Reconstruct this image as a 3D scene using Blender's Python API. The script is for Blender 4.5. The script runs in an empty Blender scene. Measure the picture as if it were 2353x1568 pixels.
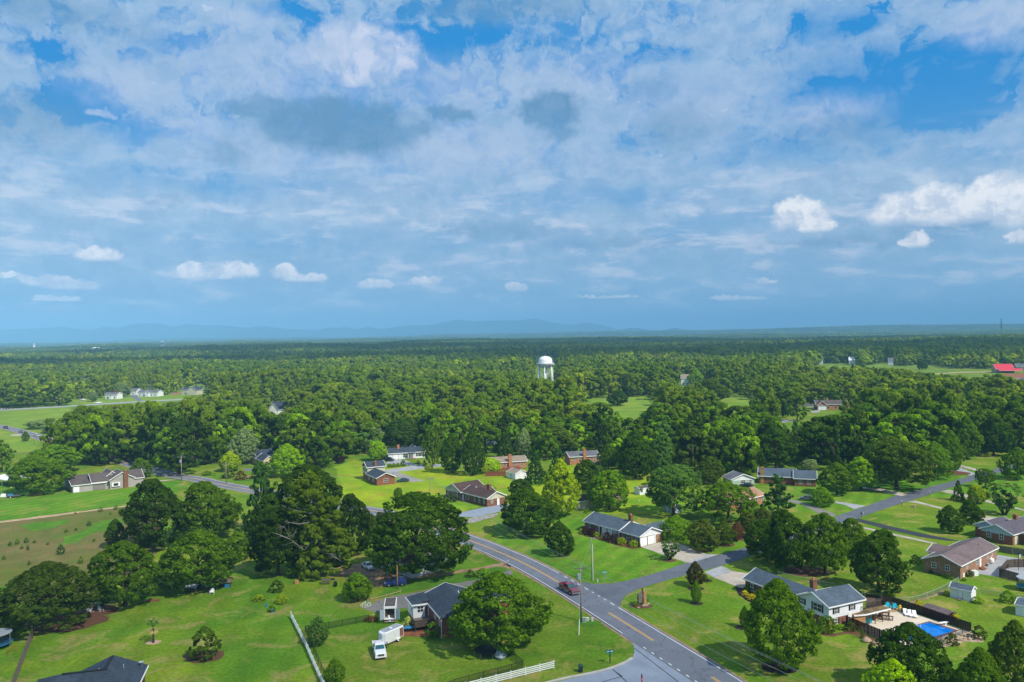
import bpy, bmesh, math, random
import numpy as np
from mathutils import Vector, Matrix
from mathutils.geometry import tessellate_polygon
R = math.radians
scene = bpy.context.scene
COL = scene.collection

# ------------------------------------------------------------------ camera
FPX, ROLL, HC, CAMH = 1830.0, R(0.93), 767.0, 55.0     # picture measured on a 2353 x 1568 copy
PITCH = math.atan((784 - HC) / FPX)
cam = bpy.data.objects.new('camera', bpy.data.cameras.new('camera'))
COL.objects.link(cam)
cam.data.sensor_width = 36
cam.data.lens = FPX / 2353 * 36
cam.data.clip_start = 0.5
cam.data.clip_end = 60000
cam.location = (0, 0, CAMH)
cam.matrix_world = Matrix.Translation((0, 0, CAMH)) @ Matrix.Rotation(R(90) - PITCH, 4, 'X') @ Matrix.Rotation(-ROLL, 4, 'Z')
scene.camera = cam
scene.view_settings.view_transform = 'Standard'
scene.view_settings.look = 'None'
scene.view_settings.gamma = 1
scene.view_settings.exposure = 0.12
scene.cycles.max_bounces = 5
scene.cycles.diffuse_bounces = 2
scene.cycles.transparent_max_bounces = 24
scene.cycles.volume_bounces = 1

X0 = {1: (0, 1230, 2.24), 2: (1000, 1230, 2.24), 3: (2000, 1230, 2.24), 4: (3046, 1230, 2.24),
      5: (0, 1900, 1.8895), 6: (1000, 1900, 1.8895), 7: (2000, 1900, 1.8895), 8: (3046, 1900, 1.8895)}


def px(k, x, y):
    if not k:
        return x, y
    a = X0[k]
    return (a[0] + x / a[2]) / 1.7408, (a[1] + y / a[2]) / 1.7408


def ray(u, v):
    x = u - 1176.5; y = v - 784
    c, s = math.cos(ROLL), math.sin(ROLL)
    xr = c * x - s * y; yr = s * x + c * y
    cp, sp = math.cos(PITCH), math.sin(PITCH)
    return xr, FPX * cp - yr * sp, -FPX * sp - yr * cp


def G(k, x, y, z=0.0):
    """point of the plane at height z seen at a place of the photograph"""
    d = ray(*px(k, x, y))
    t = (z - CAMH) / d[2]
    return Vector((d[0] * t, d[1] * t, z))


def proj(x, y, z):
    """where a world point shows (2353 px picture)"""
    cp, sp = math.cos(PITCH), math.sin(PITCH)
    dz = z - CAMH
    dep = y * cp - dz * sp
    up = y * sp + dz * cp
    xr = x / dep * FPX; yr = -up / dep * FPX
    c, s = math.cos(ROLL), math.sin(ROLL)
    return 1176.5 + c * xr + s * yr, 784 - s * xr + c * yr


# ------------------------------------------------------------------ light
SUN_EL, SUN_AZ = R(47), R(131)          # azimuth clockwise from +Y
sun_dir = Vector((math.sin(SUN_AZ) * math.cos(SUN_EL), math.cos(SUN_AZ) * math.cos(SUN_EL), math.sin(SUN_EL)))
sun = bpy.data.objects.new('sun', bpy.data.lights.new('sun', 'SUN'))
COL.objects.link(sun)
sun.data.energy = 5.0
sun.data.angle = R(0.6)
sun.data.color = (1.0, 0.94, 0.82)
sun.rotation_euler = sun_dir.to_track_quat('Z', 'Y').to_euler()


class NT:
    def __init__(s, nt):
        s.nt = nt

    def new(s, t, **kw):
        n = s.nt.nodes.new(t)
        for k, v in kw.items():
            setattr(n, k, v)
        return n

    def put(s, sock, v):
        if isinstance(v, bpy.types.NodeSocket):
            s.nt.links.new(v, sock)
        elif v is not None:
            if hasattr(sock.default_value, '__len__') and not hasattr(v, '__len__'):
                v = (v,) * len(sock.default_value)
            if hasattr(v, '__len__') and hasattr(sock.default_value, '__len__') and len(sock.default_value) == 4 and len(v) == 3:
                v = (*v, 1)
            sock.default_value = v

    def m(s, op, a, b=None, c=None):
        n = s.new('ShaderNodeMath', operation=op)
        for i, v in enumerate((a, b, c)):
            if v is not None:
                s.put(n.inputs[i], v)
        return n.outputs[0]

    def vm(s, op, a, b=None, out=0):
        n = s.new('ShaderNodeVectorMath', operation=op)
        s.put(n.inputs[0], a)
        if b is not None:
            if op == 'SCALE':
                s.put(n.inputs['Scale'], b)
            else:
                s.put(n.inputs[1], b)
        return n.outputs['Value'] if op in ('LENGTH', 'DOT_PRODUCT') else n.outputs[0]

    def comb(s, x, y, z=0.0):
        n = s.new('ShaderNodeCombineXYZ')
        for i, v in enumerate((x, y, z)):
            s.put(n.inputs[i], v)
        return n.outputs[0]

    def noise(s, vec, scale, detail=4, rough=0.5, dist=0.0, col=False):
        n = s.new('ShaderNodeTexNoise')
        if vec is not None:
            s.put(n.inputs['Vector'], vec)
        n.inputs['Scale'].default_value = scale
        n.inputs['Detail'].default_value = detail
        n.inputs['Roughness'].default_value = rough
        n.inputs['Distortion'].default_value = dist
        return n.outputs['Color' if col else 'Fac']

    def ss(s, x, lo, hi, a=0.0, b=1.0, kind='SMOOTHSTEP'):
        n = s.new('ShaderNodeMapRange', interpolation_type=kind)
        s.put(n.inputs[0], x)
        for i, v in enumerate((lo, hi, a, b)):
            s.put(n.inputs[i + 1], v)
        return n.outputs[0]

    def mix(s, f, a, b, blend='MIX'):
        n = s.new('ShaderNodeMix', data_type='RGBA', blend_type=blend)
        s.put(n.inputs[0], f)
        s.put(n.inputs[6], a)
        s.put(n.inputs[7], b)
        return n.outputs[2]


world = bpy.data.worlds.new('World')
scene.world = world
world.use_nodes = True
world.node_tree.nodes.clear()
W = NT(world.node_tree)
SKY_STR = 0.1
sky = W.new('ShaderNodeTexSky', sky_type='NISHITA')
sky.sun_disc = False
sky.sun_elevation = SUN_EL
sky.sun_rotation = SUN_AZ
sky.altitude = 200
sky.air_density = 1.0
sky.dust_density = 0.6
sky.ozone_density = 2.0
tc = W.new('ShaderNodeTexCoord')
sep = W.new('ShaderNodeSeparateXYZ')
world.node_tree.links.new(tc.outputs['Generated'], sep.inputs[0])
sx, sy, sz = sep.outputs
az = W.m('ARCTAN2', sx, sy)
el = W.m('ARCSINE', sz)
PA = W.m('MULTIPLY', az, 18.3)
PE = W.m('MULTIPLY', el, 18.3)
P = W.comb(PA, PE)
zz = W.m('ADD', W.m('MAXIMUM', sz, 0.0), 0.10)
Q = W.comb(W.m('DIVIDE', sx, zz), W.m('DIVIDE', sy, zz), 3.7)


def cpos(u, v):
    d = ray(u, v)
    n = math.sqrt(d[0] ** 2 + d[1] ** 2 + d[2] ** 2)
    return math.atan2(d[0], d[1]) * 18.3, math.asin(d[2] / n) * 18.3


# warped copies of the sky coordinate
w1 = W.vm('SUBTRACT', W.noise(P, 0.55, 5, 0.55, 0, True), (0.5, 0.5, 0.5))
Pw = W.vm('ADD', P, W.vm('MULTIPLY', w1, (1.9, 1.1, 0)))
w2 = W.vm('SUBTRACT', W.noise(P, 2.2, 8, 0.62, 0, True), (0.5, 0.5, 0.5))
Pp = W.vm('ADD', P, W.vm('MULTIPLY', w2, (0.95, 0.62, 0)))
w3 = W.vm('SUBTRACT', W.noise(P, 6.5, 6, 0.6, 0, True), (0.5, 0.5, 0.5))
Pc = W.vm('ADD', W.vm('ADD', P, W.vm('MULTIPLY', w2, (0.42, 0.34, 0))), W.vm('MULTIPLY', w3, (0.24, 0.20, 0)))


Ph = W.vm('ADD', Pw, W.vm('MULTIPLY', w2, (1.1, 0.5, 0)))


def blob(coord, u, v, rx, ry, soft=0.6, amt=1.0):
    cx, cy = cpos(u, v)
    d = W.vm('MULTIPLY', W.vm('SUBTRACT', coord, (cx, cy, 0)), (100 / rx, 100 / ry, 0))
    return W.ss(W.vm('LENGTH', d), 1.0, 1.0 - soft, 0.0, amt)


def union(l):
    o = l[0]
    for x in l[1:]:
        o = W.m('MAXIMUM', o, x)
    return o


K = 1 / SKY_STR
def kc(r, g, b):
    def l(c):
        c /= 255
        return c / 12.92 if c <= 0.04045 else ((c + 0.055) / 1.055) ** 2.4
    return (l(r) * K, l(g) * K, l(b) * K)


holes = union([blob(Ph, *h) for h in (
    (2090, 195, 430, 130, .7, 1.0), (2250, 130, 200, 70, .8, .6), (1560, 215, 210, 55, .8, .5), (1030, 85, 150, 50, .9, .9), (950, 70, 60, 20, .9, .5), (185, 225, 125, 60, .7, 1.0),
    (300, 300, 120, 50, .7, .8), (350, 125, 45, 30, .8, .7), (1930, 60, 170, 60, .8, .8), (1000, 15, 100, 30, .8, .6),
    (640, 25, 110, 30, .8, .6), (740, 70, 70, 28, .8, .6), (90, 100, 70, 30, .8, .5), (520, 420, 420, 55, .9, .45),
    (1300, 455, 470, 50, .9, .45), (1780, 350, 260, 60, .9, .6), (2250, 330, 200, 70, .9, .45), (700, 560, 700, 45, .9, .40),
    (420, 95, 90, 30, .8, .6), (1500, 130, 140, 35, .8, .5), (1620, 520, 250, 45, .9, .35))])
n1 = W.noise(Q, 1.15, 9, 0.60, 0.35)
n2 = W.noise(Pw, 0.8, 8, 0.62, 0.2)
nf = W.m('ADD', W.m('MULTIPLY', n1, 0.55), W.m('MULTIPLY', n2, 0.45))
nt_ = W.m('ADD', W.m('MULTIPLY', nf, 0.62), W.m('MULTIPLY', W.noise(Ph, 1.5, 7, 0.62, 0.3), 0.38))
veil = W.mix(W.ss(PE, 2.6, 4.6), W.ss(nf, 0.30, 0.54, 0.55, 1.0), W.ss(nt_, 0.41, 0.51, 0.10, 1.0))
veil = W.m('MAXIMUM', W.m('SUBTRACT', veil, W.m('MULTIPLY', holes, W.ss(nf, 0.42, 0.66, 1.3, 0.45))), 0.0)
bright = union([blob(Pp, *h) for h in (
    (835, 125, 150, 80, .4, 1.0), (690, 130, 90, 45, .9, .6), (300, 195, 180, 70, .9, .6), (420, 285, 150, 45, .9, .6),
    (530, 160, 150, 80, .9, .45), (1000, 200, 300, 90, .95, .45), (560, 50, 130, 45, .9, .45), (2290, 45, 130, 70, .8, .6),
    (1000, 500, 60, 34, .8, .5), (720, 205, 190, 40, .95, .5), (1500, 250, 280, 60, .95, .35), (236, 258, 32, 11, .6, .6), (700, 350, 500, 70, .95, .5), (1080, 340, 360, 90, .95, .6), (620, 170, 400, 110, .95, .5), (1280, 190, 330, 90, .95, .5), (1600, 230, 250, 90, .95, .5), (1900, 260, 170, 60, .9, .6))])
grey = union([blob(Pp, *h) for h in (
    (610, 250, 105, 36, .5, .8), (770, 290, 235, 78, .5, 1.0), (840, 315, 150, 58, .6, 1.0), (1262, 258, 92, 50, .45, 1.0),
    (1285, 300, 55, 35, .8, .8), (1030, 262, 85, 24, .6, .9), (960, 300, 60, 30, .7, .7), (70, 280, 170, 80, .9, .55), (520, 350, 85, 42, .9, .55),
    (1150, 530, 210, 32, .9, .6), (1560, 290, 130, 80, .95, .5), (1930, 300, 170, 55, .95, .4), (1150, 20, 330, 48, .9, .7),
    (120, 25, 200, 45, .9, .6), (220, 60, 170, 40, .9, .4), (1400, 560, 260, 22, .9, .4), (1980, 555, 320, 22, .9, .45),
    (2200, 520, 200, 18, .9, .5), (370, 460, 60, 20, .9, .3), (1500, 200, 100, 50, .9, .35))])

cum = []
for (u, v, rx, ry) in ((1838, 497, 66, 46), (1880, 520, 46, 22), (2080, 487, 82, 44), (2150, 470, 72, 50), (2215, 492, 60, 36),
                       (2290, 462, 72, 66), (2335, 480, 60, 62), (2104, 556, 36, 22), (440, 628, 32, 24), (545, 624, 54, 26),
                       (500, 634, 40, 14), (656, 628, 34, 25), (225, 588, 50, 20), (120, 648, 66, 18), (165, 658, 60, 14), (22, 636, 26, 8),
                       (700, 640, 60, 14), (865, 655, 50, 16), (975, 645, 40, 16), (1185, 662, 32, 16), (2345, 548, 26, 20),
                       (130, 688, 52, 8), (1760, 648, 26, 9), (1700, 685, 70, 9), (1400, 682, 80, 7)):
    cx, cy = cpos(u, v)
    d = W.vm('MULTIPLY', W.vm('SUBTRACT', Pc, (cx, cy, 0)), (100 / rx, 100 / ry, 0))
    a = W.ss(W.vm('LENGTH', d), 1.0, 0.68)
    flat = W.ss(PE, cy - ry * 0.0075, cy - ry * 0.001)
    cum.append(W.m('MULTIPLY', a, flat))
cum = union(cum)
# low streaks of small clouds near the horizon
band = W.m('MULTIPLY', W.ss(PE, 0.3, 0.9), W.ss(PE, 4.6, 2.2))
nb = W.noise(W.vm('MULTIPLY', P, (0.8, 2.9, 0)), 0.8, 9, 0.6, 0.3)
low = W.m('MULTIPLY', W.ss(nb, 0.50, 0.66), band)
lowg = W.m('MULTIPLY', W.ss(nb, 0.52, 0.36), band)

base = W.mix(0.93, sky.outputs[0], kc(22, 136, 212))
haz = W.ss(PE, 5.6, 0.0)
base = W.mix(W.m('MULTIPLY', haz, 0.8), base, kc(146, 194, 228))
vcol = W.mix(W.ss(PE, 5.5, 1.0), kc(166, 195, 227), kc(180, 206, 231))
vn = W.noise(Pw, 1.7, 9, 0.64, 0.2)
vt = W.noise(W.vm('MULTIPLY', P, (1.0, 1.7, 0)), 2.4, 7, 0.6, 0.5)
vcol = W.mix(W.ss(vn, 0.42, 0.60), W.mix(1.0, vcol, (0.80, 0.86, 0.92), 'MULTIPLY'), vcol)
vcol = W.mix(W.ss(vt, 0.46, 0.62, 0, 0.28), vcol, kc(205, 216, 238))
c = W.mix(W.m('MULTIPLY', veil, W.ss(PE, 0.4, 3.0, 0.5, 0.97)), base, vcol)
c = W.mix(W.m('MULTIPLY', bright, W.ss(vn, 0.34, 0.58, 0.45, 1.0)), c, kc(204, 213, 236))
vo = W.new('ShaderNodeTexVoronoi', feature='SMOOTH_F1')
vo.inputs['Scale'].default_value = 1.9
vo.inputs['Detail'].default_value = 3.0
vo.inputs['Roughness'].default_value = 0.55
vo.inputs['Smoothness'].default_value = 0.35
W.put(vo.inputs['Vector'], W.vm('MULTIPLY', W.vm('ADD', P, W.vm('MULTIPLY', w2, (0.6, 0.5, 0))), (0.8, 1.25, 0)))
puff = W.ss(vo.outputs['Distance'], 0.05, 0.62, 1.0, 0.0)
top = W.ss(PE, 2.5, 4.5, 0.15, 1.0)
c = W.mix(W.m('MULTIPLY', W.m('MULTIPLY', W.ss(puff, 0.28, 0.50), veil), W.m('MULTIPLY', top, 0.85)), c, kc(206, 217, 239))
c = W.mix(W.m('MULTIPLY', W.m('MULTIPLY', W.ss(puff, 0.22, 0.04), veil), W.m('MULTIPLY', top, 0.35)), c, kc(126, 166, 208))
gn = W.ss(W.noise(Pp, 1.6, 8, 0.6, 0.1), 0.35, 0.62, 0.75, 1.0)
c = W.mix(W.m('MULTIPLY', grey, gn), c, kc(100, 146, 188))
c = W.mix(W.m('MULTIPLY', lowg, 0.45), c, kc(140, 180, 214))
c = W.mix(W.m('MULTIPLY', low, 0.75), c, kc(214, 224, 242))
cs = W.ss(W.noise(Pc, 2.2, 7, 0.62, 0.1), 0.38, 0.60)
ccol = W.mix(cs, kc(204, 216, 236), kc(250, 251, 255))
c = W.mix(W.m('MULTIPLY', cum, W.ss(PE, 0.8, 2.0, 0.75, 1.0)), c, ccol)
# below the horizon: plain dim green-blue, only ever lights the undersides
c = W.mix(W.ss(PE, -0.5, -2.5), c, kc(70, 110, 90))
bg = W.new('ShaderNodeBackground')
world.node_tree.links.new(c, bg.inputs[0])
bg.inputs[1].default_value = SKY_STR
wo = W.new('ShaderNodeOutputWorld')
world.node_tree.links.new(bg.outputs[0], wo.inputs[0])
world.cycles.sampling_method = 'MANUAL'
world.cycles.sample_map_resolution = 512

# ------------------------------------------------------------------ helpers
def material(name, col, rough=0.85, var=0.18, scale=1.5, col2=None, spec=0.3, metal=0.0, bump=0.0, detail=5, alpha=None, obj=False, coat=0):
    m = bpy.data.materials.new(name)
    m.use_nodes = True
    nt = m.node_tree
    n = NT(nt)
    b = nt.nodes['Principled BSDF']
    b.inputs['Roughness'].default_value = rough
    b.inputs['Metallic'].default_value = metal
    b.inputs['Specular IOR Level'].default_value = spec
    b.inputs['Coat Weight'].default_value = coat
    if alpha is not None:
        b.inputs['Alpha'].default_value = alpha
    geo = n.new('ShaderNodeNewGeometry').outputs['Position']
    if obj:
        geo = n.new('ShaderNodeTexCoord').outputs['Object']
    f = n.noise(geo, scale, detail, 0.6)
    c1 = col
    c2 = col2 or tuple(max(0, c * (1 - 1.6 * var)) for c in col)
    if col2 is None:
        c1 = tuple(min(1, c * (1 + var)) for c in col)
    f2 = n.ss(f, 0.32, 0.68, 0, 1, 'LINEAR')
    nt.links.new(n.mix(f2, c2, c1), b.inputs['Base Color'])
    if bump:
        bp = n.new('ShaderNodeBump')
        bp.inputs['Distance'].default_value = bump
        nt.links.new(f, bp.inputs['Height'])
        nt.links.new(bp.outputs[0], b.inputs['Normal'])
    return m


class MB:
    """collects simple solids into ONE mesh object"""
    def __init__(s, sy=1.0):
        s.v = []; s.f = []; s.mi = []; s.sy = sy

    def add(s, vs, fs, mi=0):
        o = len(s.v)
        s.v += [(x, y * s.sy, z) for x, y, z in vs]
        s.f += [tuple(o + i for i in f) for f in fs]
        s.mi += [mi] * len(fs)
        return s

    def box(s, x0, x1, y0, y1, z0, z1, mi=0):
        vs = [(x, y, z) for z in (z0, z1) for x, y in ((x0, y0), (x1, y0), (x1, y1), (x0, y1))]
        return s.add(vs, [(3, 2, 1, 0), (4, 5, 6, 7), (0, 1, 5, 4), (1, 2, 6, 5), (2, 3, 7, 6), (3, 0, 4, 7)], mi)

    def loft(s, rings, mi=0, cap=True):
        n = len(rings[0]); vs = [p for r in rings for p in r]; fs = []
        for k in range(len(rings) - 1):
            for i in range(n):
                j = (i + 1) % n
                fs.append((k * n + i, k * n + j, (k + 1) * n + j, (k + 1) * n + i))
        if cap:
            fs.append(tuple(range(n))[::-1])
            fs.append(tuple((len(rings) - 1) * n + i for i in range(n)))
        return s.add(vs, fs, mi)

    def cyl(s, p0, p1, r0, r1=None, n=8, mi=0, cap=True):
        r1 = r0 if r1 is None else r1
        p0 = Vector(p0); p1 = Vector(p1); d = (p1 - p0).normalized()
        a = d.orthogonal().normalized(); b = d.cross(a)
        rings = []
        for p, r in ((p0, r0), (p1, r1)):
            rings.append([tuple(p + r * (math.cos(t) * a + math.sin(t) * b)) for t in [2 * math.pi * i / n for i in range(n)]])
        return s.loft(rings, mi, cap)

    def tube(s, pts, r, n=6, mi=0):
        for a, b in zip(pts, pts[1:]):
            s.cyl(a, b, r, r, n, mi)
        return s

    def lathe(s, prof, c=(0, 0, 0), n=20, mi=0):
        rings = [[(c[0] + r * math.cos(2 * math.pi * i / n), c[1] + r * math.sin(2 * math.pi * i / n), c[2] + z) for i in range(n)] for r, z in prof]
        return s.loft(rings, mi)

    def quad(s, *p, mi=0):
        return s.add(list(p), [tuple(range(len(p)))], mi)

    def extr(s, prof, y0, y1, mi=0, top=1.0, zt=None):
        """side profile (x, z) pushed from y0 to y1; TOP narrows whatever is above zt"""
        ym = (y0 + y1) / 2
        def ring(y):
            o = []
            for x, z in prof:
                k = top if (zt is not None and z > zt) else 1
                o.append((x, ym + (y - ym) * k, z))
            return o
        return s.loft([ring(y0), ring(y1)], mi)

    def build(s, name, mats, parent=None, smooth=False, loc=None):
        me = bpy.data.meshes.new(name)
        me.from_pydata(s.v, [], s.f)
        if not isinstance(mats, (list, tuple)):
            mats = [mats]
        for m in mats:
            me.materials.append(m)
        if any(s.mi):
            me.polygons.foreach_set('material_index', s.mi)
        bm = bmesh.new(); bm.from_mesh(me)
        bmesh.ops.recalc_face_normals(bm, faces=bm.faces)
        bm.to_mesh(me); bm.free()
        if smooth:
            me.polygons.foreach_set('use_smooth', [True] * len(me.polygons))
        o = bpy.data.objects.new(name, me)
        COL.objects.link(o)
        if parent is not None:
            o.parent = parent
        if loc is not None:
            o.location = loc
        return o


def tag(o, label, cat=None, group=None, kind=None):
    if label: o['label'] = label
    if cat: o['category'] = cat
    if group: o['group'] = group
    if kind: o['kind'] = kind
    return o


def empty(name, loc, rot=0.0, label=None, cat=None, group=None):
    o = bpy.data.objects.new(name, None)
    o.empty_display_size = 0.5
    o.location = loc
    o.rotation_euler = (0, 0, rot)
    COL.objects.link(o)
    return tag(o, label, cat, group)


def copy_tree(o, parent=None):
    c = o.copy()
    COL.objects.link(c)
    if parent is not None:
        c.parent = parent
    for ch in list(o.children):
        copy_tree(ch, c)
    return c


def smooth_line(pts, step=4.0):
    out = []
    P_ = [pts[0] * 2 - pts[1]] + list(pts) + [pts[-1] * 2 - pts[-2]]
    for i in range(1, len(P_) - 2):
        a, b, c_, d = P_[i - 1:i + 3]
        n = max(1, int((c_ - b).length / step))
        for k in range(n):
            t = k / n
            out.append(0.5 * ((2 * b) + (c_ - a) * t + (2 * a - 5 * b + 4 * c_ - d) * t * t + (3 * b - a - 3 * c_ + d) * t ** 3))
    out.append(pts[-1].copy())
    return out


def strip(pts, w, z, off=0.0, mb=None, rng=None):
    """flat band of half width w along pts"""
    mb = mb or MB()
    L = []; Rr = []
    for i, p in enumerate(pts):
        d = (pts[min(i + 1, len(pts) - 1)] - pts[max(i - 1, 0)]); d.z = 0; d.normalize()
        nrm = Vector((-d.y, d.x, 0))
        ww = w if rng is None else w + rng.uniform(-0.15, 0.15)
        L.append(p + nrm * (off + ww)); Rr.append(p + nrm * (off - ww))
    for i in range(len(pts) - 1):
        mb.quad(*[(q.x, q.y, z) for q in (Rr[i], Rr[i + 1], L[i + 1], L[i])])
    return mb


def flat(name, pts, z, mat, kind='structure', jag=0.0, seed=1):
    """flat n-gon sheet, its edge optionally made uneven"""
    rg = random.Random(seed)
    q = []
    for a, b in zip(pts, pts[1:] + pts[:1]):
        n = max(1, int((b - a).length / 1.5)) if jag else 1
        for k in range(n):
            p = a.lerp(b, k / n)
            if jag:
                p = p + Vector((rg.uniform(-jag, jag), rg.uniform(-jag, jag), 0))
            q.append((p.x, p.y, z))
    me = bpy.data.meshes.new(name)
    tr = tessellate_polygon([[Vector(p) for p in q]])
    tr = [t if (q[t[1]][0] - q[t[0]][0]) * (q[t[2]][1] - q[t[0]][1]) - (q[t[1]][1] - q[t[0]][1]) * (q[t[2]][0] - q[t[0]][0]) > 0 else t[::-1] for t in tr]
    me.from_pydata(q, [], tr)
    me.materials.append(mat)
    o = bpy.data.objects.new(name, me)
    COL.objects.link(o)
    return tag(o, None, None, None, kind)


def Gs(k, *xy):
    return [G(k, *p) for p in xy]


# ------------------------------------------------------------------ materials
M = {}
def mm(k, *a, **kw):
    M[k] = material(k, *a, **kw)
mm('asphalt', (0.150, 0.165, 0.200), 0.9, 0.13, 0.35, detail=8)
mm('asphalt_dark', (0.115, 0.127, 0.155), 0.9, 0.2, 0.3, detail=8)
mm('asphalt_light', (0.24, 0.28, 0.35), 0.9, 0.10, 0.3, detail=8)
mm('asphalt_black', (0.035, 0.04, 0.05), 0.9, 0.1, 0.5)
mm('crack', (0.03, 0.035, 0.04), 0.9, 0.1)
mm('old_asphalt', (0.15, 0.145, 0.14), 0.95, 0.25, 0.25, detail=8)
mm('concrete', (0.42, 0.37, 0.31), 0.9, 0.16, 0.3, detail=8)
mm('concrete_grey', (0.33, 0.34, 0.36), 0.9, 0.16, 0.3, detail=8)
mm('concrete_patio', (0.62, 0.53, 0.42), 0.9, 0.06, 0.3)
mm('kerb', (0.45, 0.42, 0.37), 0.9, 0.1, 0.5)
mm('line_white', (0.78, 0.78, 0.78), 0.7, 0.06, 1)
mm('line_yellow', (0.72, 0.40, 0.06), 0.7, 0.06, 1)
mm('dirt', (0.33, 0.21, 0.12), 0.95, 0.25, 0.4, detail=8)
mm('dirt_pale', (0.45, 0.31, 0.19), 0.95, 0.2, 0.4, detail=8)
mm('dirt_red', (0.28, 0.10, 0.045), 0.95, 0.3, 0.5, detail=8)
mm('mulch', (0.035, 0.02, 0.015), 0.95, 0.3, 2)
mm('mulch_red', (0.13, 0.06, 0.03), 0.95, 0.3, 2)
mm('gravel', (0.30, 0.28, 0.26), 0.95, 0.3, 0.8, detail=10)
mm('wood_pole', (0.26, 0.235, 0.20), 0.9, 0.2, 3)
mm('wood_grey', (0.17, 0.14, 0.12), 0.9, 0.25, 3)
mm('wood_brown', (0.10, 0.07, 0.05), 0.9, 0.25, 3)
mm('wood_dark', (0.022, 0.010, 0.010), 0.8, 0.25, 3)
mm('wood_tan', (0.42, 0.22, 0.09), 0.9, 0.2, 3)
mm('wood_red', (0.22, 0.07, 0.04), 0.9, 0.2, 3)
mm('white_paint', (0.80, 0.80, 0.80), 0.6, 0.04, 1)
mm('white_siding', (0.72, 0.73, 0.75), 0.7, 0.05, 0.8)
mm('grey_siding', (0.36, 0.33, 0.31), 0.7, 0.06, 0.8)
mm('cream_siding', (0.52, 0.50, 0.38), 0.7, 0.08, 0.8)
mm('yellow_siding', (0.60, 0.46, 0.24), 0.7, 0.06, 0.8)
mm('bluegrey_siding', (0.38, 0.46, 0.55), 0.7, 0.06, 0.8)
mm('brick_tan', (0.33, 0.185, 0.115), 0.9, 0.22, 2.5, detail=8)
mm('brick_red', (0.25, 0.095, 0.055), 0.9, 0.22, 2.5, detail=8)
mm('brick_orange', (0.42, 0.185, 0.09), 0.9, 0.2, 2.5, detail=8)
mm('brick_brown', (0.21, 0.095, 0.055), 0.9, 0.25, 2.5, detail=8)
mm('roof_slate', (0.072, 0.100, 0.135), 0.9, 0.16, 1.6, detail=8)
mm('roof_dark', (0.040, 0.056, 0.080), 0.9, 0.18, 1.6, detail=8)
mm('roof_grey', (0.125, 0.130, 0.150), 0.9, 0.15, 1.6, detail=8)
mm('roof_brown', (0.075, 0.045, 0.040), 0.9, 0.16, 1.6, detail=8)
mm('roof_mauve', (0.150, 0.112, 0.115), 0.9, 0.13, 1.6, detail=8)
mm('roof_purple', (0.095, 0.085, 0.110), 0.9, 0.13, 1.6, detail=8)
mm('roof_tan', (0.26, 0.21, 0.16), 0.9, 0.13, 1.6, detail=8)
mm('roof_orange', (0.36, 0.19, 0.12), 0.9, 0.13, 1.6, detail=8)
mm('roof_taupe', (0.10, 0.082, 0.078), 0.9, 0.15, 1.6, detail=8)
mm('roof_moss', (0.17, 0.12, 0.055), 0.95, 0.35, 0.9, detail=8)
mm('roof_red', (0.62, 0.04, 0.07), 0.5, 0.05, 1)
mm('glass', (0.018, 0.028, 0.034), 0.22, 0.1, 1, spec=0.45)
mm('glass_teal', (0.02, 0.10, 0.12), 0.06, 0.15, 2, spec=0.9)
mm('black', (0.012, 0.012, 0.014), 0.6, 0.1, 1)
mm('rubber', (0.015, 0.015, 0.016), 0.8, 0.1, 1)
mm('chrome', (0.6, 0.62, 0.65), 0.25, 0.03, 1, metal=0.8)
mm('galv', (0.40, 0.43, 0.46), 0.5, 0.06, 1, metal=0.3)
mm('lamp', (0.75, 0.72, 0.62), 0.2, 0.03, 1)
mm('car_red', (0.19, 0.008, 0.018), 0.25, 0.02, 1, spec=0.6, coat=0.6)
mm('car_white', (0.80, 0.81, 0.83), 0.28, 0.02, 1, spec=0.6, coat=0.5)
mm('car_blue', (0.008, 0.022, 0.17), 0.25, 0.02, 1, spec=0.6, coat=0.6)
mm('car_black', (0.010, 0.012, 0.016), 0.2, 0.02, 1, spec=0.6, coat=0.6)
mm('car_teal', (0.02, 0.05, 0.065), 0.25, 0.02, 1, spec=0.6, coat=0.6)
mm('car_grey', (0.12, 0.14, 0.16), 0.25, 0.02, 1, spec=0.6, coat=0.6)
mm('car_silver', (0.45, 0.47, 0.50), 0.25, 0.02, 1, spec=0.6, coat=0.6)
mm('turquoise', (0.01, 0.42, 0.55), 0.5, 0.03, 1)
mm('pool_rim', (0.17, 0.10, 0.10), 0.8, 0.1, 1)
mm('sign_green', (0.0, 0.33, 0.30), 0.5, 0.03, 1)
mm('sign_red', (0.45, 0.01, 0.03), 0.5, 0.03, 1)
mm('bin_green', (0.005, 0.035, 0.03), 0.5, 0.05, 1)
mm('bluegrey', (0.33, 0.40, 0.46), 0.6, 0.05, 1)
mm('pale_green', (0.35, 0.45, 0.36), 0.6, 0.05, 1)
mm('stone', (0.42, 0.31, 0.21), 0.9, 0.25, 1.2, detail=8)
mm('tarp', (0.33, 0.37, 0.40), 0.6, 0.15, 2)
mm('red_cloth', (0.45, 0.01, 0.015), 0.8, 0.05, 2)
mm('blue_plastic', (0.04, 0.22, 0.45), 0.5, 0.05, 2)
mm('yellow_plastic', (0.7, 0.5, 0.02), 0.5, 0.05, 2)
mm('wire', (0.10, 0.11, 0.11), 0.6, 0.05, 1)
mm('wire_pale', (0.30, 0.36, 0.34), 0.6, 0.05, 1)
mm('bark', (0.085, 0.065, 0.05), 0.95, 0.3, 3)
mm('bark_pale', (0.24, 0.22, 0.18), 0.9, 0.25, 1.2)
mm('mesh_wire', (0.16, 0.19, 0.18), 0.6, 0.05, 1, alpha=0.24)
mm('mesh_black', (0.012, 0.012, 0.012), 0.6, 0.05, 1, alpha=0.42)


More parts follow.
